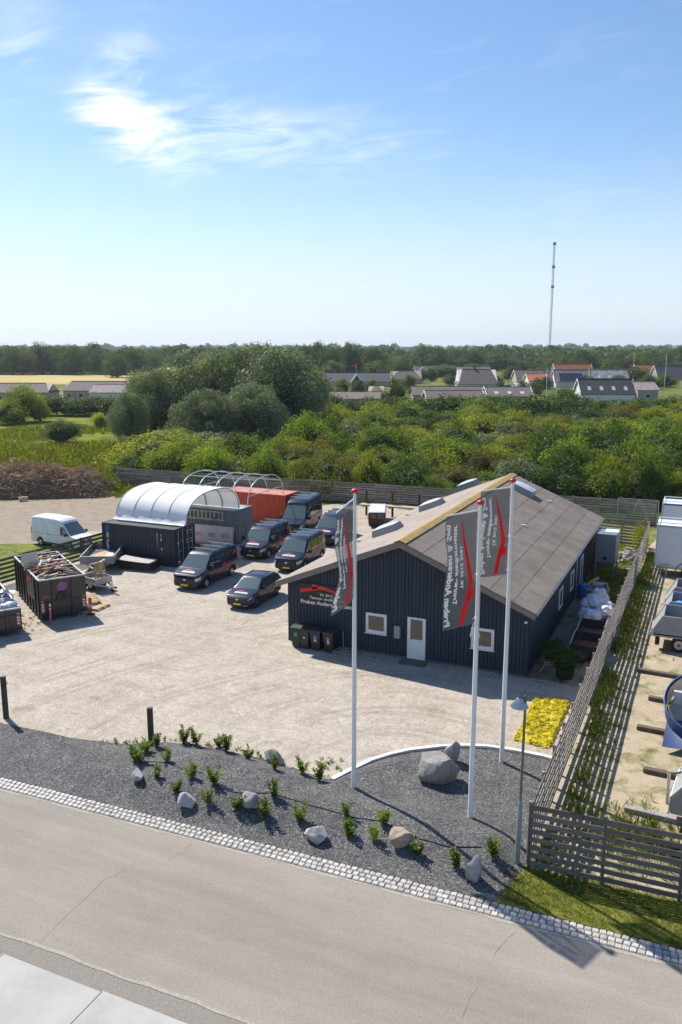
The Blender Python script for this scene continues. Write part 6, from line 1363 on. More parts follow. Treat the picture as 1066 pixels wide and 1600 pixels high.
def tilttrailer(loc, W_, L_, Hs, label, rz=0):
    t = thing('tipping_trailer', label, 'trailer', loc, rz); zb = .78
    MB().box(0, L_, 0, W_, zb, zb + .06).build('deck', 'ply', t)
    for y in (0, W_ - .035): MB().prism([(-.02, zb - .08), (L_, zb - .08), (L_, zb + Hs), (.55, zb + Hs)], y, y + .035).build('side_board', 'panel_grey', t); MB().bar((.52, y + .018, zb + Hs + .02), (L_, y + .018, zb + Hs + .02), .05, .04).build('top_rail', 'alu', t); MB().bar((-.03, y + .018, zb - .05), (.54, y + .018, zb + Hs + .02), .06, .05).build('edge_rail', 'alu', t)
    MB().add([(-.01, .036, zb - .06), (-.01, W_ - .036, zb - .06), (.54, W_ - .036, zb + Hs), (.54, .036, zb + Hs), (.03, .036, zb - .06), (.03, W_ - .036, zb - .06), (.58, W_ - .036, zb + Hs), (.58, .036, zb + Hs)], [(0, 1, 2, 3), (7, 6, 5, 4), (0, 4, 5, 1), (3, 2, 6, 7)]).build('tail_board', 'panel_grey', t)
    for y in (.35, W_ - .45): MB().box(.2, L_, y, y + .1, zb - .2, zb - .002).build('chassis', 'frame_red', t)
    for q in (1.35, 2.1):
        for y in (.14, W_ - .14):
            w_ = MB().tube([(q, y - .11, .37), (q, y + .11, .37)], .37, 22).build('wheel', 'tyre', t, 40); r_ = MB().tube([(q, y - .118, .37), (q, y + .118, .37)], .22, 18).build('rim', 'alu', w_, 40); MB().tube([(q, y - .13, .37), (q, y + .13, .37)], .08, 10).build('hub', 'frame_red', r_)
    MB().bev(.25, .45, .1, .5, zb - .55, zb - .1, .02).build('mud_flap', 'rubber', t); MB().bev(.05, .16, -.03, -.002, zb - .06, zb + .3, .01).build('tail_light', 'lamp_glass', t)
    return t
tilttrailer((-2.15, 41.5, 0), 2.1, 4.2, .95, 'grey tipping trailer with sloped tail and big tyres, nearest in its row'); tilttrailer((-1.95, 44.3, 0), 2.0, 4.2, .9, 'grey tipping trailer with a blue bundle inside, middle of its row'); tilttrailer((-1.85, 47.0, 0), 2.0, 4.2, .95, 'grey tipping trailer close to the plain white box trailer')
bd = thing('blue_bundle', 'bright blue plastic bundle in the middle tipping trailer', 'bundle', (-.95, 44.9, .85)); lump(MB(), (0, 0, .35), (.5, .5, .4), 91, 3).build('bundle', M('bright_blue', (.03, .30, .75), .4, .1), bd, True)
# rounded trailer with tipped-open blue lid
rt = thing('rounded_trailer', 'rounded white trailer tub with blue rim and blue cover at the right edge', 'trailer', (-1.05, 31.0, 0), R(-4)); rt.scale = (1.4, 1.4, 1.05)
def tub(u, v, r=1.0, zlo=.45):
    a = math.pi * (.5 + u); return Vector((1.15 + r * 1.05 * math.cos(a) * 1.05, 1.0 + r * 1.05 * math.sin(a), zlo + v * .7))
rt.rotation_euler = (R(30), 0, R(-4)); MB().grid(tub, 24, 4).build('shell', M('cover_blue', (.010, .045, .17), .45, .12), rt, True, recalc=False); MB().grid(lambda u, v: tub(u, v, .95), 24, 4).build('inner_shell', M('sand_board', (.52, .46, .36), .6, .15), rt, True, recalc=False)
MB().box(1.15, 4.2, -.075, -.025, .45, 1.4).build('side_board', 'cover_blue', rt); MB().box(1.15, 4.2, 2.025, 2.075, .45, 1.4).build('side_board', 'panel_white', rt)
MB().add([(1.15 + 1.0 * math.cos(math.pi * (.5 + i / 16)), 1.0 + 1.0 * math.sin(math.pi * (.5 + i / 16)), .47) for i in range(17)] + [(4.2, 0, .47), (4.2, 2.0, .47)], [tuple(range(19))]).build('deck', 'sand_board', rt)
MB().tube([tub(i / 24, 1.0, 1.01) for i in range(25)], .022, 6).build('rim', 'print_navy', rt, True); MB().box(.25, 2.2, 1.15, 1.2, .48, 1.2).build('divider', 'panel_white', rt)
MB().grid(lambda u, v: Vector((.15 + 3.2 * u, -.25 + .9 * v * (1 - .3 * u), .38 + .95 * smoothstep(0, .55, u) * (.35 + .65 * v) + .05)), 16, 6).build('cover', 'cover_blue', rt, True)
MB().box(.9, 4.0, .3, 1.7, .28, .44).build('chassis', 'black_metal', rt)
for y in (.1, 1.9): w_ = MB().tube([(2.4, y - .1, .3), (2.4, y + .1, .3)], .3, 18).build('wheel', 'tyre', rt, 40); MB().tube([(2.4, y - .11, .3), (2.4, y + .11, .3)], .17, 14).build('rim', 'rim', w_, 40)
MB().box(.35, .5, .2, .4, 0, .45).build('support_leg', 'galvanised', rt); 
wt = thing('tilted_trailer', 'silver white box trailer with folded ramp behind the front slat fence', 'trailer', (-.35, 25.4, 0), R(-5))
MB().prism([(0, .45), (3.6, .45), (3.6, 1.75), (.55, 1.75), (0, 1.0)], 0, 1.9).build('body', 'alu', wt); MB().add([(-.02, -.02, .42), (-.02, 1.92, .42), (.0, 1.92, 1.02), (.0, -.02, 1.02), (-.06, -.02, .42), (-.06, 1.92, .42), (-.04, 1.92, 1.02), (-.04, -.02, 1.02)], [(0, 1, 2, 3), (7, 6, 5, 4), (0, 4, 5, 1), (3, 2, 6, 7), (0, 3, 7, 4), (1, 5, 6, 2)]).build('ramp', 'panel_white', wt)
for z in (.75, 1.1, 1.45): MB().box(.6, 3.6, -.012, -.002, z, z + .02).build('panel_seam', 'panel_grey', wt)
MB().bar((0, 1.905, 1.02), (.56, 1.905, 1.77), .05, .05).build('edge_trim', 'panel_white', wt); MB().bar((0, -.005, 1.02), (.56, -.005, 1.77), .05, .05).build('edge_trim', 'panel_white', wt)
for y in (.1, 1.8): w_ = MB().tube([(1.8, y - .1, .3), (1.8, y + .1, .3)], .3, 18).build('wheel', 'tyre', wt, 40); MB().tube([(1.8, y - .11, .3), (1.8, y + .11, .3)], .17, 14).build('rim', 'rim', w_, 40)
MB().box(.2, 3.4, .4, 1.5, .3, .448).build('chassis', 'galvanised', wt)
p = G(1042, 1255); wp_ = thing('marker_pole', 'short white marker pole on an arm beside the silver trailer', 'pole', (p.x, p.y, 0)); MB().tube([(0, 0, .0), (0, 0, 1.15)], .055, 10).build('pole', 'pale_wood', wp_); MB().tube([(0, 0, 1.0), (.35, .1, 1.12), (.7, .2, 1.05)], .03, 6).build('arm', 'black_metal', wp_)
# ------------------------------------------------------------------ brush pile
M('branch_brown', (.33, .195, .105), .9, .4, 3, rv=.3); M('branch_red', (.44, .19, .10), .9, .35, 3); M('branch_pale', (.52, .40, .28), .9, .3, 3); M('brush_soil', (.13, .09, .06), .95, .4, 2)
bp = thing('brush_pile', 'long brown heap of cut branches and brush at the meadow edge', 'brush pile', (0, 0, 0))
e0, e1 = Vector((-55.8, 67.2, 0)), Vector((-72.5, 57.0, 0)); ax = (e1 - e0); AL = ax.length; ax = ax.normalized(); ay = Vector((-ax.y, ax.x, 0))
def pileH(s, t): return max(0, (2.9 * min(1, s / 3.2) ** .7 * (1 + .34 * noise.noise(Vector((s * .35, t * .5, 0)))) * max(0, 1 - (abs(t) / 3.6) ** 2)))
MB().grid(lambda u, v: e0 + ax * (u * AL) + ay * ((v - .5) * 7.2) + Vector((0, 0, pileH(u * AL, (v - .5) * 7.2) * .82 - .02)), 50, 20).build('core', 'brush_soil', bp, recalc=False)
for nm, mt, cnt, r0, l0 in (('branches', 'branch_brown', 2600, .028, 1.6), ('dry_twigs', 'branch_red', 1300, .02, 1.2), ('bare_branches', 'branch_pale', 800, .032, 1.7)):
    m = MB()
    for i in range(cnt):
        s = rnd.uniform(.1, AL); t = rnd.uniform(-3.5, 3.5); 
        if nm == 'dry_twigs' and noise.noise(Vector((s * .3, t * .3, 7))) < 0: continue
        z = pileH(s, t) * rnd.uniform(.78, 1.03) + .03; c = e0 + ax * s + ay * t + Vector((0, 0, z)); d = Vector((rnd.gauss(0, 1), rnd.gauss(0, 1), rnd.gauss(0, .28))).normalized() * l0 * rnd.uniform(.3, 1) / 2; k = rnd.uniform(.4, 1.3)
        m.tube([c - d, c + Vector((rnd.uniform(-.1, .1), rnd.uniform(-.1, .1), rnd.uniform(-.05, .12))), c + d], [r0 * k, r0 * k * .8, r0 * k * .3], 3, False)
    tag(m.build(nm, mt, bp, recalc=False), kind='stuff')
for (px, py), l, r_, a, lab in (((37, 783), .8, .22, .9, 'short cut log end lying before the brush pile'), ((145, 768), 3.2, .11, -.2, 'long bare log leaning on the foot of the brush pile'), ((62, 778), 2.0, .09, .5, 'crooked pale log lying before the brush pile')):
    p = G(px, py); d = Vector((math.cos(a), math.sin(a), .03)) * l / 2; o = thing('cut_log', lab, 'log', (p.x, p.y, r_)); MB().tube([-d, Vector((0, 0, .03)), d], [r_, r_ * .95, r_ * .85], 12).build('bark', 'branch_pale', o, 40); MB().tube([-d * 1.004, -d * 1.0], r_ * .9, 12).build('cut_face', 'raw_wood', o)
leafmat('bramble', [(.07, .11, .02), (.11, .15, .03), (.16, .17, .05)], .3); bush(bp, tuple(e0 + ax * 1.0 + Vector((0, 0, .9))), (1.6, 1.6, 1.3), 900, .2, 'bramble', 'bramble_growth', 12)
# ------------------------------------------------------------------ foliage
leafmat('shrub_mid', [(.098, .156, .023), (.156, .221, .033), (.221, .286, .046), (.130, .189, .029)], .42, .6)
leafmat('shrub_lime', [(.168, .207, .020), (.246, .280, .029), (.325, .336, .040), (.202, .241, .025)], .44, .6)
leafmat('shrub_olive', [(.127, .121, .034), (.172, .155, .040), (.207, .184, .052), (.138, .132, .034)], .36, .65)
leafmat('shrub_dark', [(.043, .084, .018), (.074, .121, .024), (.101, .155, .030), (.057, .101, .020)], .35, .55)
leafmat('willow', [(.102, .144, .054), (.150, .198, .090), (.222, .270, .144), (.336, .372, .258), (.120, .162, .066)], .22, .55, .1)
leafmat('tree_far', [(.044, .077, .018), (.069, .112, .025), (.100, .150, .033), (.053, .090, .020)], .35, .6, .2)
leafmat('tree_light', [(.075, .115, .02), (.11, .155, .028), (.145, .185, .038)], .4, .6)
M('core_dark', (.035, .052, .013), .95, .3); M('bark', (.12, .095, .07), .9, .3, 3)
def crown_mesh(name, seed, lobes, cards, size, mat, R_=(1, 1, 1), aspect=.62, core=.62, jit=.28, droop=0, flat=.0, lr=(.26, .44), shell=(.62, .95)):
    """crown of many leaf faces spread over the lobes of a bumpy volume; unit size, base at z=0"""
    q = random.Random(seed); m = MB(); L_ = []
    for i in range(lobes):
        a = q.uniform(0, 6.283); z = q.uniform(-.8, 1); r_ = math.sqrt(max(0, 1 - z * z)) * q.uniform(*shell); rad = q.uniform(*lr) * (1.25 - .25 * z)
        L_.append((Vector((r_ * math.cos(a), r_ * math.sin(a), z * q.uniform(.72, .92))), rad))
    L_.append((Vector((0, 0, 0)), .72))
    per = cards // len(L_)
    for c, rad in L_:
        n_ = per if rad < .6 else per // 2
        tone = q.uniform(0, 1)
        for i in range(n_):
            d = Vector((q.gauss(0, 1), q.gauss(0, 1), q.gauss(.15, 1))).normalized(); k = rad * (q.uniform(.80, 1.03) if q.random() < .8 else q.uniform(.3, .8))
            p = c + d * k * (1 + .25 * noise.noise(d * 2.5 + c * 3))
            if p.z < -.85: continue
            nn = (d + Vector((q.gauss(0, .5), q.gauss(0, .5), q.gauss(.15, .45)))).normalized(); dd = nn.cross(Vector((q.gauss(0, 1), q.gauss(0, 1), q.gauss(0, .6)))).normalized(); dd = (dd + Vector((0, 0, -droop)) + d * q.uniform(-.1, .5)).normalized(); s = nn.cross(dd).normalized()
            l = size * q.uniform(.6, 1.35); w = l * aspect; e = p + dd * l; mid = p + dd * l * .5
            P4 = (p, mid + s * w * .5, e, mid - s * w * .5)
            kk = len(m.v); m.v += [(x.x * R_[0], x.y * R_[1], (x.z + .85) * R_[2]) for x in P4]; m.f.append((kk, kk + 1, kk + 2, kk + 3))
    me = m.mesh(name, False); me.materials.append(MATS[mat])
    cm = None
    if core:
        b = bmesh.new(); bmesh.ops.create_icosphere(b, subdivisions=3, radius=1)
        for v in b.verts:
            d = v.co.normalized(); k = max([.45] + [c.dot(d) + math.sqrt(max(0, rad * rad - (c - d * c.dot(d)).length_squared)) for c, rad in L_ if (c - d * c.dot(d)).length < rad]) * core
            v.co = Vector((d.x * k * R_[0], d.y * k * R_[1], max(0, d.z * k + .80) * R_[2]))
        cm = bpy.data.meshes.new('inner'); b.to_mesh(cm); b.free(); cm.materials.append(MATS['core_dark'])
    return me, cm
def trunk_mesh(h, r, seed, spread=.5, limbs=5):
    q = random.Random(seed); m = MB(); m.tube([(0, 0, -.1), (q.uniform(-.1, .1) * h * .3, q.uniform(-.1, .1) * h * .3, h * .5), (0, 0, h)], [r, r * .75, r * .4], 8)
    for i in range(limbs): a = i * 6.283 / limbs + q.uniform(-.4, .4); z = h * q.uniform(.45, .75); m.tube([(0, 0, z), (math.cos(a) * spread * h * .3, math.sin(a) * spread * h * .3, z + h * .25), (math.cos(a) * spread * h * .6, math.sin(a) * spread * h * .6, z + h * .45)], [r * .5, r * .35, r * .15], 5)
    me = m.mesh('trunk', False); me.materials.append(MATS['bark']); return me
TR = [trunk_mesh(1.0, .05, i, .6) for i in range(3)]
def plant(name, label, cat, loc, meshes, s, group=None, rz=None, sxy=None, trunk=None, lift=0):
    """tree or shrub with crown, shaded inner growth and trunk; s = height in metres (meshes are about 1.8 high)"""
    t = thing(name, label, cat, (loc[0], loc[1], 0), rnd.uniform(0, 6.28) if rz is None else rz, group)
    me, cm = meshes; k = s / 1.8; kx = (sxy if sxy else s * .62)
    c = ob('crown', me, None, t, loc=(0, 0, lift)); c.scale = (kx, kx, (s - lift) / 2.12)
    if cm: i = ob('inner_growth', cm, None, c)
    if trunk is not None: tr = ob('trunk', trunk, None, t); tr.scale = (s, s, s * .6)
    return t
SH = {}
for j, (k_, mt, n_) in enumerate((('mid', 'shrub_mid', 3), ('lime', 'shrub_lime', 3), ('olive', 'shrub_olive', 2), ('dark', 'shrub_dark', 2), ('silver', 'willow', 2))):
    SH[k_] = [crown_mesh('crown', 100 + 10 * j + i, 30, 6500, .078, mt, droop=-.2) for i in range(n_)]
ORD = lambda n: '%d%s' % (n, 'th' if 10 <= n % 100 <= 20 else {1: 'st', 2: 'nd', 3: 'rd'}.get(n % 10, 'th'))
WORD = {'mid': 'mid green leafy', 'lime': 'light yellow green', 'olive': 'dull olive brown', 'dark': 'dark green', 'silver': 'silvery grey green'}
ROWN = ['front', 'second', 'third', 'fourth', 'fifth', 'sixth', 'seventh', 'eighth', 'ninth', 'tenth', 'eleventh', 'twelfth']
Drow = [76.5, 81.5, 87.5, 94.5, 103, 112, 122, 133, 145, 156]
for ri, D in enumerate(Drow):
    sp_ = 3.9 + .034 * (D - 76); px = 175 if ri < 4 else (215 if ri < 5 else 470 if ri < 8 else 500); n_ = 0; step = sp_ * ppm(D)
    px += rnd.uniform(0, step * .5)
    while px < 1110:
        d_ = D + rnd.uniform(-2.2, 2.2); p = at(px, d_); n_ += 1
        # stay behind the back fence
        fy = 70.2 + (p.x + 57.8) * .0446
        if p.y < fy + 2.0: p.y = fy + 2.0 + rnd.uniform(0, .8)
        zone = noise.noise(Vector((px * .006, D * .05, 4)))
        kind = rnd.choices(['mid', 'lime', 'olive', 'dark', 'silver'], [3, 3 + 3 * zone + (ri < 5) * 1.2, 1.6 - zone, 1.6 + (px > 850 and ri < 3) * 3, .9])[0]
        h = rnd.uniform(2.4, 5.2) * (1 + .10 * (ri > 3)) * (1.15 if (px > 840 and ri < 3) else 1.0)
        if 180 < px < 215: h *= .8
        plant('thicket_shrub', '%s shrub, %s from the left in the %s row of the thicket' % (WORD[kind], ORD(n_), ROWN[ri]), 'shrub', p, rnd.choice(SH[kind]), h, 'shrubs of the thicket behind the fence', sxy=rnd.uniform(.85, 1.25) * sp_ * .53)
        px += step * rnd.uniform(.78, 1.12)
# dark hedges in front of the houses
HM = [crown_mesh('crown', 300 + i, 30, 2200, .13, 'shrub_dark', droop=-.1) for i in range(2)]
i = 0; px = 488
while px < 1110:
    i += 1; plant('hedge_bush', 'dark hedge bush below the houses, %s from the big willow' % ORD(i), 'hedge', at(px, 168 + rnd.uniform(-4, 4)), rnd.choice(HM), rnd.uniform(4.7, 6.0), 'dark hedge bushes below the houses', sxy=rnd.uniform(3.4, 4.4)); px += rnd.uniform(26, 34)
i = 0; px = 40
while px < 215:
    i += 1; plant('hedge_bush', 'dark hedge bush behind the left meadow, %s from the left' % ORD(i), 'hedge', at(px, 182 + rnd.uniform(-3, 3)), rnd.choice(HM), rnd.uniform(4.4, 5.3), 'dark hedge bushes behind the left meadow', sxy=rnd.uniform(3.0, 3.8)); px += rnd.uniform(20, 27)
# meadow shrubs on the left
for px, D, h, w, k_, lab in ((90, 129, 4.0, 2.9, 'dark', 'round dark bush standing alone in the left meadow'), (55, 168, 5.4, 2.1, 'lime', 'small light green tree left of the meadow hedge'), (28, 166, 8.0, 3.6, 'mid', 'taller green tree at the far left of the meadow hedge'), (5, 160, 5.0, 3.0, 'lime', 'low yellow green bush at the left edge of the meadow'),
    (150, 150, 3.2, 1.7, 'lime', 'thin pale green sapling in the left meadow'), (235, 96, 5.0, 5.2, 'lime', 'broad rounded yellow green bush behind the left end of the fence'), (290, 93, 4.6, 4.0, 'mid', 'broad green bush right of the rounded yellow green one'), (330, 108, 4.2, 3.4, 'silver', 'pale silver bush in front of the big willow'), (380, 98, 5.6, 2.7, 'dark', 'compact dark green bush before the big willow'),
    (270, 112, 4.2, 3.6, 'silver', 'silvery bush below the left part of the willow'), (475, 105, 7.2, 2.9, 'mid', 'upright leafy green tree right of the compact dark bush'), (508, 110, 6.6, 2.7, 'mid', 'second upright leafy tree in the middle of the thicket'), (930, 92, 6.2, 4.2, 'dark', 'tall dark green tree in the thicket above the passage'), (1030, 95, 6.4, 4.4, 'mid', 'tall green tree in the thicket at the right edge'), (985, 84, 5.2, 3.6, 'dark', 'dark bush directly behind the mesh gate'), (872, 88, 7.2, 3.6, 'dark', 'tall dark leafy tree above the far end of the workshop roof'), (905, 83, 6.4, 3.0, 'mid', 'green tree between the workshop roof and the mesh gate'), (960, 90, 7.8, 3.8, 'dark', 'tallest dark tree of the thicket above the mesh gate'), (1062, 88, 7.4, 3.8, 'dark', 'tall dark tree at the right edge behind the star trailer'), (1015, 82, 6.2, 3.0, 'mid', 'leafy green tree right of the mesh gate'), (700, 92, 5.6, 3.2, 'mid', 'rounded green tree above the workshop ridge'), (600, 100, 6.0, 3.4, 'mid', 'rounded green tree above the left roof slope')):
    plant('meadow_bush' if px < 200 else 'large_bush', lab, 'bush', at(px, D), rnd.choice(SH[k_]), h, sxy=w, trunk=TR[0])
# the big silver willows
WM = [crown_mesh('crown', 400 + i, (60, 72, 54)[i], 34000, .046, 'willow', aspect=.55, droop=.05, core=.55, lr=(.17, .34), shell=(.6, 1.06)) for i in range(3)]
for px, D, h, w, j, rz, lab in ((425, 138, 17.0, 8.0, 0, .3, 'largest silver willow with a domed crown behind the fence'), (352, 141, 16.4, 6.4, 1, 1.2, 'silver willow just left of the largest one'), (288, 143, 15.4, 6.4, 2, 2.2, 'silver willow at the left shoulder of the willow group'), (235, 140, 12.6, 5.0, 0, 3.0, 'lower silver willow near the left end of the group'), (198, 128, 8.8, 3.0, 1, 5.0, 'small drooping willow at the left end of the willow group'), (472, 143, 14.0, 4.6, 1, 4.0, 'silver willow at the right end of the willow group'), (318, 124, 9.6, 4.6, 2, 4.6, 'low silver willow in front of the left shoulder'), (392, 126, 10.4, 5.0, 1, 2.9, 'low silver willow at the foot of the largest one')):
    plant('willow_tree', lab, 'tree', at(px, D), WM[j], h, 'silver willows', rz=rz, sxy=w, trunk=TR[1])
# meadow grass and flowers, fringe along the back fence
leafmat('meadow_grass', [(.11, .15, .018), (.17, .20, .022), (.25, .24, .025), (.14, .18, .02), (.33, .29, .02)], .35, .7, .1)
sp = []
for i in range(5200):
    px = rnd.uniform(-60, 230); D = 74 + 80 * rnd.random() ** 1.3; p = at(px, D)
    if px > 195 and D < 90: continue
    if p.y < 68 and p.x > -75 or (p - Vector((-64, 62, 0))).length < 9: continue
    z = noise.noise(Vector((p.x * .07, p.y * .07, 1))); 
    if z < -.25: continue
    sp.append((p.x, p.y, -.03, rnd.uniform(.7, 1.5) * (1 + z)))
tufts('meadow_grass', sp, .55, 'meadow_grass', 'tall yellow green meadow grass left of the willows', 'grass', 7, .5, .07)
sp = []
for i in range(500): x = rnd.uniform(-58, -4); sp.append((x, 70.2 + (x + 57.8) * .0446 - rnd.uniform(.1, .5), 0, rnd.uniform(.4, 1.2)))
for i in range(260): p = G(rnd.uniform(0, 190), rnd.uniform(835, 880)); sp.append((p.x, p.y, 0, rnd.uniform(.3, .7)))
tufts('fence_grass', sp, .32, 'grass_blade', 'grass growing along the foot of the back fence', 'grass', 6, .2, .03)
sp = []
for i in range(900):
    x = rnd.uniform(-56, -44); sp.append((x, 66.5 + rnd.gauss(0, 1.0) + (x + 56) * .1, 0, rnd.uniform(.5, 1.4)))
tufts('track_grass', sp, .35, 'meadow_grass', 'rough grass between the track and the back fence', 'grass', 6, .25, .03)
# ------------------------------------------------------------------ houses beyond the thicket
M('roof_brown', (.135, .11, .10), .85, .2, 1.0, rv=.15); M('roof_slate', (.075, .078, .088), .7, .2, 1.0, rv=.15); M('roof_dark', (.055, .052, .055), .75, .2, 1.0, rv=.1); M('roof_orange', (.42, .13, .055), .8, .25, 1.5); M('roof_lichen', (.34, .31, .31), .9, .45, .5); M('roof_pink', (.27, .22, .23), .9, .25, .8); M('wall_brick', (.42, .34, .27), .85, .15, 1.2); M('wall_white', (.68, .67, .64), .8, .08); M('wall_grey', (.30, .29, .28), .85, .12); M('solar', (.035, .055, .09), .15, .1)
def zat(y, D): return CAM_H - (y - 543) * D / math.hypot(FPX, 257)
def roof_rows(m_unused=None): pass
def house(label, pl, pr, D, ye, yr, roof, wall='wall_brick', kind='side', depth=9.0, trim=True, yaw=0, sky=0, chimney=None, hip=0.0, solar=False, wins=True):
    """ridge across the view ('side') or towards the camera ('gable'); left/right column, eave and ridge rows give its size"""
    W_ = (pr - pl) / ppm(D); zr = zat(yr, D); ze = min(max(2.1, zat(ye, D)), zr - 1.2); c = at((pl + pr) / 2, D)
    t = thing('house', label, 'house', (c.x, c.y, 0), YAW + yaw); o_ = .35; e = .25
    if kind == 'side':
        h = W_ / 2; dp = depth
        MB().prism([(0, 0), (dp, 0), (dp, ze), (dp / 2, zr - .2), (0, ze)], -h + o_, h - o_, 'X').build('wall', wall, t)
        ze2 = ze - e * (zr - ze) / (dp / 2)
        for y0, y1 in ((-e, dp / 2), (dp + e, dp / 2)):
            hi = h * (1 - hip)
            MB().add([(-h, y0, ze2), (h, y0, ze2), (hi, y1, zr), (-hi, y1, zr), (-h, y0, ze2 - .18), (h, y0, ze2 - .18), (hi, y1, zr - .18), (-hi, y1, zr - .18)], [(0, 1, 2, 3), (7, 6, 5, 4), (0, 4, 5, 1), (1, 5, 6, 2), (3, 2, 6, 7), (0, 3, 7, 4)]).build('roof', roof, t)
        if hip:
            for s in (-1, 1): MB().add([(s * h, -e, ze2 - .002), (s * h, dp + e, ze2 - .002), (s * h * (1 - hip), dp / 2, zr - .002), (s * h, -e, ze2 - .15), (s * h, dp + e, ze2 - .15)], [(0, 1, 2), (0, 3, 4, 1)]).build('hip_end', roof, t)
        MB().bar((-h * (1 - hip), dp / 2, zr + .02), (h * (1 - hip), dp / 2, zr + .02), .28, .12).build('ridge', roof, t)
        if trim and not hip:
            for s in (-1, 1): MB().bar((s * (h + .04), -e, ze2 - .05), (s * (h + .04), dp / 2, zr - .03), .1, .32).build('gable_trim', 'white_paint', t); MB().bar((s * (h + .04), dp + e, ze2 - .05), (s * (h + .04), dp / 2, zr - .03), .1, .32).build('gable_trim', 'white_paint', t)
        sl = (zr - ze2) / (dp / 2 + e)
        for i in range(sky):
            x = -h + W_ * (i + .8) / (sky + .6); ya = .9; MB().add([(x + a, ya + b_, ze2 + (ya + b_ + e) * sl + .10) for a, b_ in ((-.45, 0), (.45, 0), (.45, 1.1), (-.45, 1.1))] + [(x + a, ya + b_, ze2 + (ya + b_ + e) * sl - .02) for a, b_ in ((-.45, 0), (.45, 0), (.45, 1.1), (-.45, 1.1))], [(0, 1, 2, 3), (0, 4, 5, 1), (1, 5, 6, 2), (2, 6, 7, 3), (3, 7, 4, 0)]).build('roof_window', 'dome', t)
        if solar: MB().add([(a, b_, ze2 + (b_ + e) * sl + .12) for a, b_ in ((-h * .7, .2), (h * .6, .2), (h * .6, dp * .33), (-h * .7, dp * .33))], [(0, 1, 2, 3)]).build('solar_panels', 'solar', t)
        if wins and ze > 2.2:
            n_ = max(1, int(W_ / 3.5))
            for i in range(n_):
                x = -h + W_ * (i + .5) / n_; f = MB().box(x - .7, x + .7, -.05, .02, .9, 2.1).build('window', 'white_paint', t); MB().box(x - .6, x + .6, -.07, -.052, 1.0, 2.0).build('pane', 'glass', f)
        if chimney is not None: MB().bev(chimney * h - .35, chimney * h + .35, dp / 2 - .35, dp / 2 + .35, zr - .8, zr + .9, .03).build('chimney', 'roof_dark', t)
    else:
        h = W_ / 2
        MB().prism([(-h + .3, 0), (h - .3, 0), (h - .3, ze), (0, zr - .25), (-h + .3, ze)], 0, depth).build('wall', wall, t)
        for s in (-1, 1):
            MB().prism([(s * (h + .1), ze - .12), (0, zr), (0, zr - .2), (s * (h + .1), ze - .34)], -.35, depth + .3).build('roof', roof, t)
            if trim: MB().bar((s * (h + .12), -.40, ze - .2), (0, -.40, zr - .06), .07, .34).build('gable_trim', 'white_paint', t)
        f = MB().box(-.6, .6, -.06, .02, max(.8, ze - 1.2), max(2.0, ze)).build('window', 'white_paint', t); MB().box(-.5, .5, -.08, -.062, max(.9, ze - 1.1), max(1.9, ze - .1)).build('pane', 'glass', f)
        MB().bar((0, -.35, zr + .03), (0, depth + .3, zr + .03), .22, .1).build('ridge', roof, t)
    return t
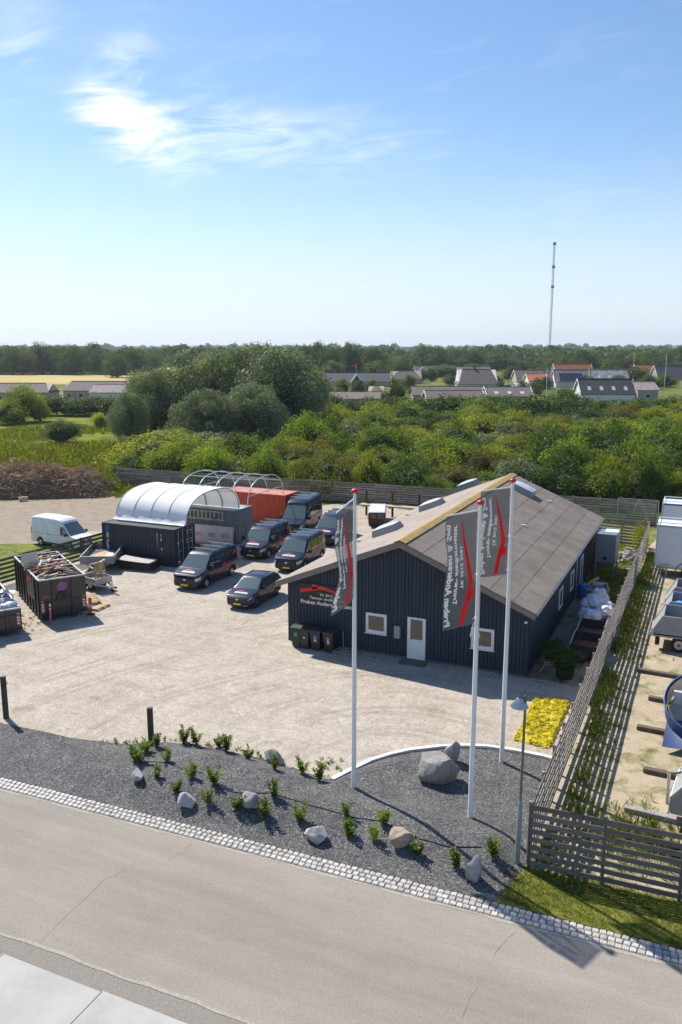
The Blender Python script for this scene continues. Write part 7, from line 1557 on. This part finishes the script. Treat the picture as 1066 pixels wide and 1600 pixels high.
HS = [
 ('grey roofed house at the far left edge behind the meadow trees', -40, 72, 318, 612, 599, 'roof_brown', 'wall_brick', 'side', dict(hip=.25, trim=False)),
 ('long brown roofed house below the wheat field', 92, 212, 330, 609, 596, 'roof_brown', 'wall_brick', 'side', dict(hip=.12, trim=False)),
 ('pale roofed bungalow in front of the long brown house below the wheat', 134, 214, 292, 612, 601, 'roof_pink', 'wall_white', 'side', dict(trim=False, hip=.08)),
 ('long slate house behind the garden with red pennant', 505, 612, 360, 596, 582, 'roof_slate', 'wall_brick', 'side', dict()),
 ('white trimmed gable wing of the long slate house', 549, 567, 352, 597, 584, 'roof_slate', 'roof_dark', 'gable', dict(depth=8)),
 ('small grey gable house beside the willow', 483, 512, 330, 602, 592, 'roof_brown', 'wall_grey', 'gable', dict()),
 ('low brown roof just above the hedge near the willow', 512, 596, 262, 622, 613, 'roof_brown', 'wall_brick', 'side', dict(trim=False)),
 ('small brown pyramid roofed house beside the round garden tree', 577, 606, 280, 616, 603, 'roof_brown', 'wall_brick', 'side', dict(hip=.8, trim=False)),
 ('grey hipped house left of the brick gables', 612, 662, 400, 592, 579, 'roof_brown', 'wall_brick', 'side', dict(hip=.5, trim=False)),
 ('slate roof house with the left brick gable', 650, 712, 395, 588, 571, 'roof_brown', 'wall_brick', 'side', dict()),
 ('left brick gable with white trim among the houses', 652, 672, 380, 588, 573, 'roof_slate', 'wall_brick', 'gable', dict(depth=7)),
 ('right brick gable with white trim and dark roof', 688, 716, 370, 591, 572, 'roof_slate', 'wall_brick', 'gable', dict(depth=8)),
 ('grey flat roofed house behind the big dark roof', 716, 770, 345, 585, 573, 'roof_pink', 'wall_grey', 'side', dict(trim=False)),
 ('big dark hipped roof house right of the brick gables', 718, 782, 305, 601, 577, 'roof_brown', 'wall_white', 'side', dict(hip=.3, trim=False, depth=14, chimney=-.1)),
 ('long brown roof behind the hedge in the middle', 645, 770, 275, 616, 604, 'roof_brown', 'wall_brick', 'side', dict(trim=False)),
 ('low brown roof with white gables nearest the hedge', 668, 762, 254, 622, 611, 'roof_brown', 'wall_brick', 'side', dict()),
 ('brown roof with three roof windows behind the hedge', 764, 838, 258, 618, 605, 'roof_brown', 'wall_brick', 'side', dict(sky=3)),
 ('dark brown roof behind the drive', 808, 872, 390, 592, 578, 'roof_brown', 'wall_brick', 'side', dict()),
 ('small orange tiled house behind the drive', 828, 860, 368, 594, 584, 'roof_orange', 'wall_white', 'side', dict()),
 ('grey roofed wing right of the small orange house', 848, 880, 350, 596, 582, 'roof_brown', 'wall_grey', 'side', dict(hip=.4, trim=False)),
 ('tall orange tiled house with white gables', 870, 930, 365, 582, 568, 'roof_orange', 'wall_white', 'side', dict()),
 ('pale pinkish roofed house with solar panels', 870, 926, 320, 597, 577, 'roof_pink', 'wall_white', 'side', dict(solar=True)),
 ('house with a pale lichen speckled roof', 928, 988, 330, 594, 577, 'roof_lichen', 'wall_white', 'side', dict(sky=3, trim=False)),
 ('dark roofed house with white gable ends and roof windows', 912, 1000, 268, 614, 592, 'roof_dark', 'wall_white', 'side', dict(sky=4)),
 ('low grey roof right of the dark roofed house', 1000, 1036, 285, 608, 597, 'roof_pink', 'wall_grey', 'side', dict(trim=False)),
 ('orange tiled house at the right edge', 998, 1034, 375, 584, 570, 'roof_orange', 'wall_white', 'side', dict()),
 ('dark house with white dormers at the right edge', 1030, 1080, 350, 590, 571, 'roof_slate', 'wall_grey', 'side', dict(chimney=-.8)),
 ('white trimmed dormer gable at the right edge', 1040, 1056, 344, 588, 573, 'roof_slate', 'wall_grey', 'gable', dict(depth=6))]
ZR = {'big dark': 7.0, 'tall orange': 7.0, 'pale pinkish': 6.5, 'house with a pale lichen': 6.5, 'dark roofed house with white': 6.0, 'orange tiled house at': 6.0, 'dark house with white': 6.5, 'low brown roof just': 4.6, 'low brown roof with': 4.7}
for lab, pl_, pr_, D, ye_, yr_, rf_, wl_, kd_, kw in HS:
    zr_ = next((v for k, v in ZR.items() if lab.startswith(k)), 5.2); D = (CAM_H - zr_) * math.hypot(FPX, 257) / (yr_ - 543)
    house(lab, pl_, pr_, D, ye_, yr_, rf_, wl_, kd_, yaw=rnd.uniform(-.06, .06), **kw)
for px, D, yt, lab, pen in ((857, 200, 577, 'white garden flagpole left of the orange tiled house', 0), (863, 300, 577, 'thin white flagpole behind the garden flagpole', 0), (873, 195, 594, 'short white garden flagpole near the hedge', 0), (1043, 300, 554, 'tall white flagpole before the dark house with dormers', 0), (992, 420, 552, 'far white flagpole behind the lichen roof', 0), (557, 335, 569, 'white flagpole flying a red pennant above the slate house', 1)):
    p = at(px, D); h = zat(yt, D); t = thing('garden_flagpole', lab, 'flagpole', (p.x, p.y, 0), YAW, 'flagpoles among the houses'); MB().tube([(0, 0, 0), (0, 0, h)], [.10, .06], 6).build('pole', 'pole_white', t); MB().lathe([(.001, 0), (.12, .02), (.12, .14), (.001, .2)], 8, (0, 0, h)).build('finial', 'pole_white', t)
    if pen: MB().grid(lambda u, v: Vector((-.05 - 2.2 * u, .12 * math.sin(u * 6), h - .2 - 1.0 * v * (1 - u * .6) - .2 * u)), 8, 3).build('pennant', M('pennant_red', (.5, .04, .05), .7, .1), t)
# ------------------------------------------------------------------ garden trees and farther trees
TM = [crown_mesh('crown', 500 + i, 34, 4200, .09, 'tree_far', droop=-.1) for i in range(3)] + [crown_mesh('crown', 520 + i, 30, 4000, .09, 'tree_light') for i in range(2)]
for px, D, h, w, j, lab in ((618, 195, 7.6, 3.5, 3, 'round bright green garden tree above the hedge'), (535, 272, 4.8, 3.0, 3, 'small garden tree left of the slate gable'), (560, 262, 5.0, 2.6, 0, 'dark garden tree before the slate gable'), (582, 268, 4.6, 3.0, 3, 'small garden tree right of the slate gable'), (522, 255, 3.0, 3.4, 0, 'clipped dark hedge block in the garden by the willow'), (660, 365, 5.2, 2.6, 0, 'garden tree before the left brick gable'), (676, 365, 6.2, 2.8, 0, 'dark garden tree between the two brick gables'), (640, 300, 5.2, 3.2, 3, 'light garden tree behind the round one'), (705, 330, 4.6, 3.2, 4, 'yellowish garden bush before the right brick gable'),
    (790, 255, 5.0, 3.6, 0, 'garden tree left of the drive'), (802, 385, 7.0, 5.0, 0, 'broad tree beyond the drive'), (820, 262, 4.4, 2.8, 3, 'round garden bush right of the drive'), (838, 258, 4.2, 3.0, 3, 'round garden bush before the small orange house'), (890, 215, 4.6, 4.0, 0, 'garden tree before the solar panels'), (952, 360, 8.6, 5.5, 3, 'light green tree behind the lichen roof'), (1000, 345, 7.6, 5.6, 0, 'broad tree between the lichen roof and the orange house'), (1018, 300, 5.4, 4.4, 0, 'dark garden tree before the orange house'), (1045, 310, 5.0, 4.2, 3, 'garden tree before the dark house with dormers'), (740, 420, 7.0, 9.0, 3, 'long light green tree mass behind the big dark roof'), (695, 425, 6.6, 9.0, 4, 'light green tree mass behind the brick gables'),
    (600, 330, 6.5, 4.0, 0, 'dark garden tree behind the round one'), (730, 345, 6.4, 3.4, 3, 'light tree left of the big dark roof'), (775, 300, 5.6, 3.2, 0, 'dark tree at the right end of the big dark roof'), (850, 300, 4.8, 3.6, 0, 'dark bush between the orange roofs'), (865, 410, 9.0, 5.5, 3, 'light tree left of the tall orange house'), (920, 300, 5.4, 3.0, 0, 'dark tree between the pinkish and lichen roofs'), (970, 300, 5.2, 4.0, 3, 'light bush right of the lichen roof'), (628, 420, 9.5, 6.0, 0, 'broad dark tree behind the grey hipped house'), (590, 400, 9.0, 6.0, 3, 'light tree right of the red pennant'), (520, 400, 9.0, 6.0, 3, 'light tree behind the slate house'), (905, 460, 10, 6.5, 0, 'dark tree behind the tall orange house'), (1010, 440, 9.5, 6.0, 3, 'light tree behind the orange house at the right'),
    (181, 415, 12.5, 6.4, 0, 'round tree standing alone on the edge of the wheat field'), (800, 560, 9, 6, 0, 'tree at the edge of the far green field')):
    plant('garden_tree', lab, 'tree', at(px, D), TM[j], h, 'trees among the houses', sxy=w, trunk=TR[2])
def row(name, lab, specs, group):
    for i, (px, D, h, w) in enumerate(specs): plant(name, lab % ORD(i + 1), 'tree', at(px, D), TM[rnd.choice((0, 1, 2, 0, 1, 2, 3))], h, group, sxy=w, trunk=TR[2])
sp = []; px = -30
while px < 240: D = 470 + rnd.uniform(-10, 25); sp.append((px, D, rnd.uniform(14.5, 19.0) * (1 if px < 170 else .85), rnd.uniform(6.5, 8.5))); px += rnd.uniform(13, 19)
row('field_tree', 'tall dark tree, %s from the left in the row beyond the wheat field', sp, 'trees beyond the wheat field')
sp = []; px = 425
while px < 600: sp.append((px, 455 + rnd.uniform(-25, 25), rnd.uniform(14, 20.5) * (1.0 if 470 < px < 560 else .8), rnd.uniform(6.5, 8.5))); px += rnd.uniform(13, 19)
row('grove_tree', 'tall dark tree, %s from the left in the grove right of the willow', sp, 'trees of the grove right of the willow')
sp = []; px = 585
while px < 1100: sp.append((px, 520 + rnd.uniform(-30, 60), rnd.uniform(8, 18) * (1.0 if px < 790 or px > 870 else .8), rnd.uniform(7, 10))); px += rnd.uniform(14, 21)
row('village_tree', 'dark tree, %s from the left in the belt behind the houses', sp, 'trees of the belt behind the houses')
# far belts read as one mass
def belt(name, lab, D0, D1, px0, px1, n_, h0, h1, size, mat):
    m = MB(); q = random.Random(D0)
    for i in range(n_):
        px = q.uniform(px0, px1); D = q.uniform(D0, D1); c = at(px, D); nz = noise.noise(Vector((px * .016, D * .004, 0)))
        if nz < -.22: continue
        h = q.uniform(h0, h1) * (1 + .55 * nz); w = h * q.uniform(.45, .8)
        for k in range(70):
            d = Vector((q.gauss(0, 1), q.gauss(0, 1), q.gauss(.2, 1))).normalized(); p = c + Vector((d.x * w * q.uniform(.6, 1), d.y * w, h * .5 + d.z * h * .48 * q.uniform(.7, 1.0))); a = Vector((q.gauss(0, 1), q.gauss(0, 1), q.gauss(0, 1))).normalized(); b_ = a.cross(Vector((q.gauss(0, 1), q.gauss(0, 1), q.gauss(0, 1)))).normalized(); s = size * q.uniform(.6, 1.4)
            kk = len(m.v); m.v += [tuple(p + a * s), tuple(p + b_ * s * .8), tuple(p - a * s), tuple(p - b_ * s * .8)]; m.f.append((kk, kk + 1, kk + 2, kk + 3))
    tag(m.build(name, mat, None, recalc=False), lab, 'woodland', kind='stuff')
belt('far_wood', 'belt of woodland beyond the village', 620, 900, -60, 1130, 300, 8, 14, 2.2, 'tree_far')
belt('distant_wood', 'woodland strip near the horizon', 1000, 1700, -100, 1170, 330, 9, 15, 3.0, 'tree_far')
belt('horizon_wood', 'hazy wooded line on the horizon', 2000, 3600, -150, 1220, 420, 12, 22, 5.0, 'tree_far')
# low hills
for D, h, sd in ((3800, 26, 1), (5200, 44, 2)):
    m = MB(); n_ = 120
    for i in range(n_ + 1):
        px = -400 + 1900 * i / n_; a = at(px, D); b_ = at(px, D + 900); z = h * (.55 + .45 * noise.noise(Vector((px * .004, sd, 0))) + .18 * noise.noise(Vector((px * .03, sd, 3)))); m.v += [(a.x, a.y, -.5), (b_.x, b_.y, max(4, z))]
    for i in range(n_): k = 2 * i; m.f.append((k, k + 2, k + 3, k + 1))
    struct(m.build('far_hills', 'far_hill', None, True, recalc=False))
# ------------------------------------------------------------------ radio mast
D = 800; p = at(859, D); Hm = zat(387, D); ms = thing('radio_mast', 'tall slender grey lattice radio mast on the horizon', 'mast', (p.x, p.y, 0), YAW)
M('mast_grey', (.16, .18, .21), .6, .1); r_ = .95
for i in range(3): a = i * 2.094 + .5; MB().tube([(r_ * math.cos(a), r_ * math.sin(a), 0), (r_ * math.cos(a), r_ * math.sin(a), Hm)], .14, 5).build('leg', 'mast_grey', ms)
m = MB(); k = 0; z = 0
while z < Hm - 2:
    for i in range(3): a, b_ = i * 2.094 + .5, (i + 1) * 2.094 + .5; m.bar((r_ * math.cos(a), r_ * math.sin(a), z), (r_ * math.cos(b_), r_ * math.sin(b_), z + 2), .1, .1); m.bar((r_ * math.cos(b_), r_ * math.sin(b_), z), (r_ * math.cos(a), r_ * math.sin(a), z + .01), .08, .08)
    z += 2
tag(m.build('bracing', 'mast_grey', ms), kind='stuff')
for z in (Hm - 1.5, Hm - 22, Hm - 40): MB().lathe([(1.3, 0), (1.5, .1), (1.5, 2.2), (1.3, 2.4)], 10, (0, 0, z)).build('antenna_ring', 'mast_grey', ms)
# ------------------------------------------------------------------ two birds
for px, py, d, lab in ((1021, 379, 75, 'small dark bird high at the right edge of the sky'), (907, 417, 95, 'tiny dark bird in the sky right of the mast')):
    c = Vector((0, 0, CAM_H)) + Vector(pix_dir(px, py)) * d; t = thing('bird', lab, 'bird', c, YAW + .4); bm_ = MB(); bm_.tube([(-.16, 0, 0), (-.08, 0, .01), (.04, 0, .01), (.13, 0, .015), (.17, 0, .01)], [.008, .035, .042, .028, .004], 8); bm_.add([(-.02, 0, .02), (.06, 0, .02), (.03, .2, .07), (-.05, .3, .05), (-.06, .16, .06)], [(0, 1, 2, 4), (2, 3, 4)]); bm_.add([(-.02, 0, .02), (.06, 0, .02), (.03, -.2, .07), (-.05, -.3, .05), (-.06, -.16, .06)], [(0, 4, 2, 1), (2, 4, 3)]); bm_.add([(-.15, 0, 0), (-.27, .05, 0), (-.27, -.05, 0)], [(0, 1, 2)]); bm_.build('body', 'black_plastic', t, recalc=False)
# ------------------------------------------------------------------ summer haze
hz = MB().box(-7200, 4200, -60, 7600, -1.2, 125.0).build('haze', None); tag(hz, 'thin bluish summer haze over the whole land', 'haze', kind='stuff')
m = bpy.data.materials.new('haze_air'); m.use_nodes = True; nt = m.node_tree; nt.nodes.clear(); out = nt.nodes.new('ShaderNodeOutputMaterial'); pv = nt.nodes.new('ShaderNodeVolumePrincipled'); pv.inputs['Color'].default_value = (.80, .89, 1.0, 1); pv.inputs['Density'].default_value = .00012; pv.inputs['Anisotropy'].default_value = .3; nt.links.new(pv.outputs[0], out.inputs['Volume']); hz.data.materials.append(m)
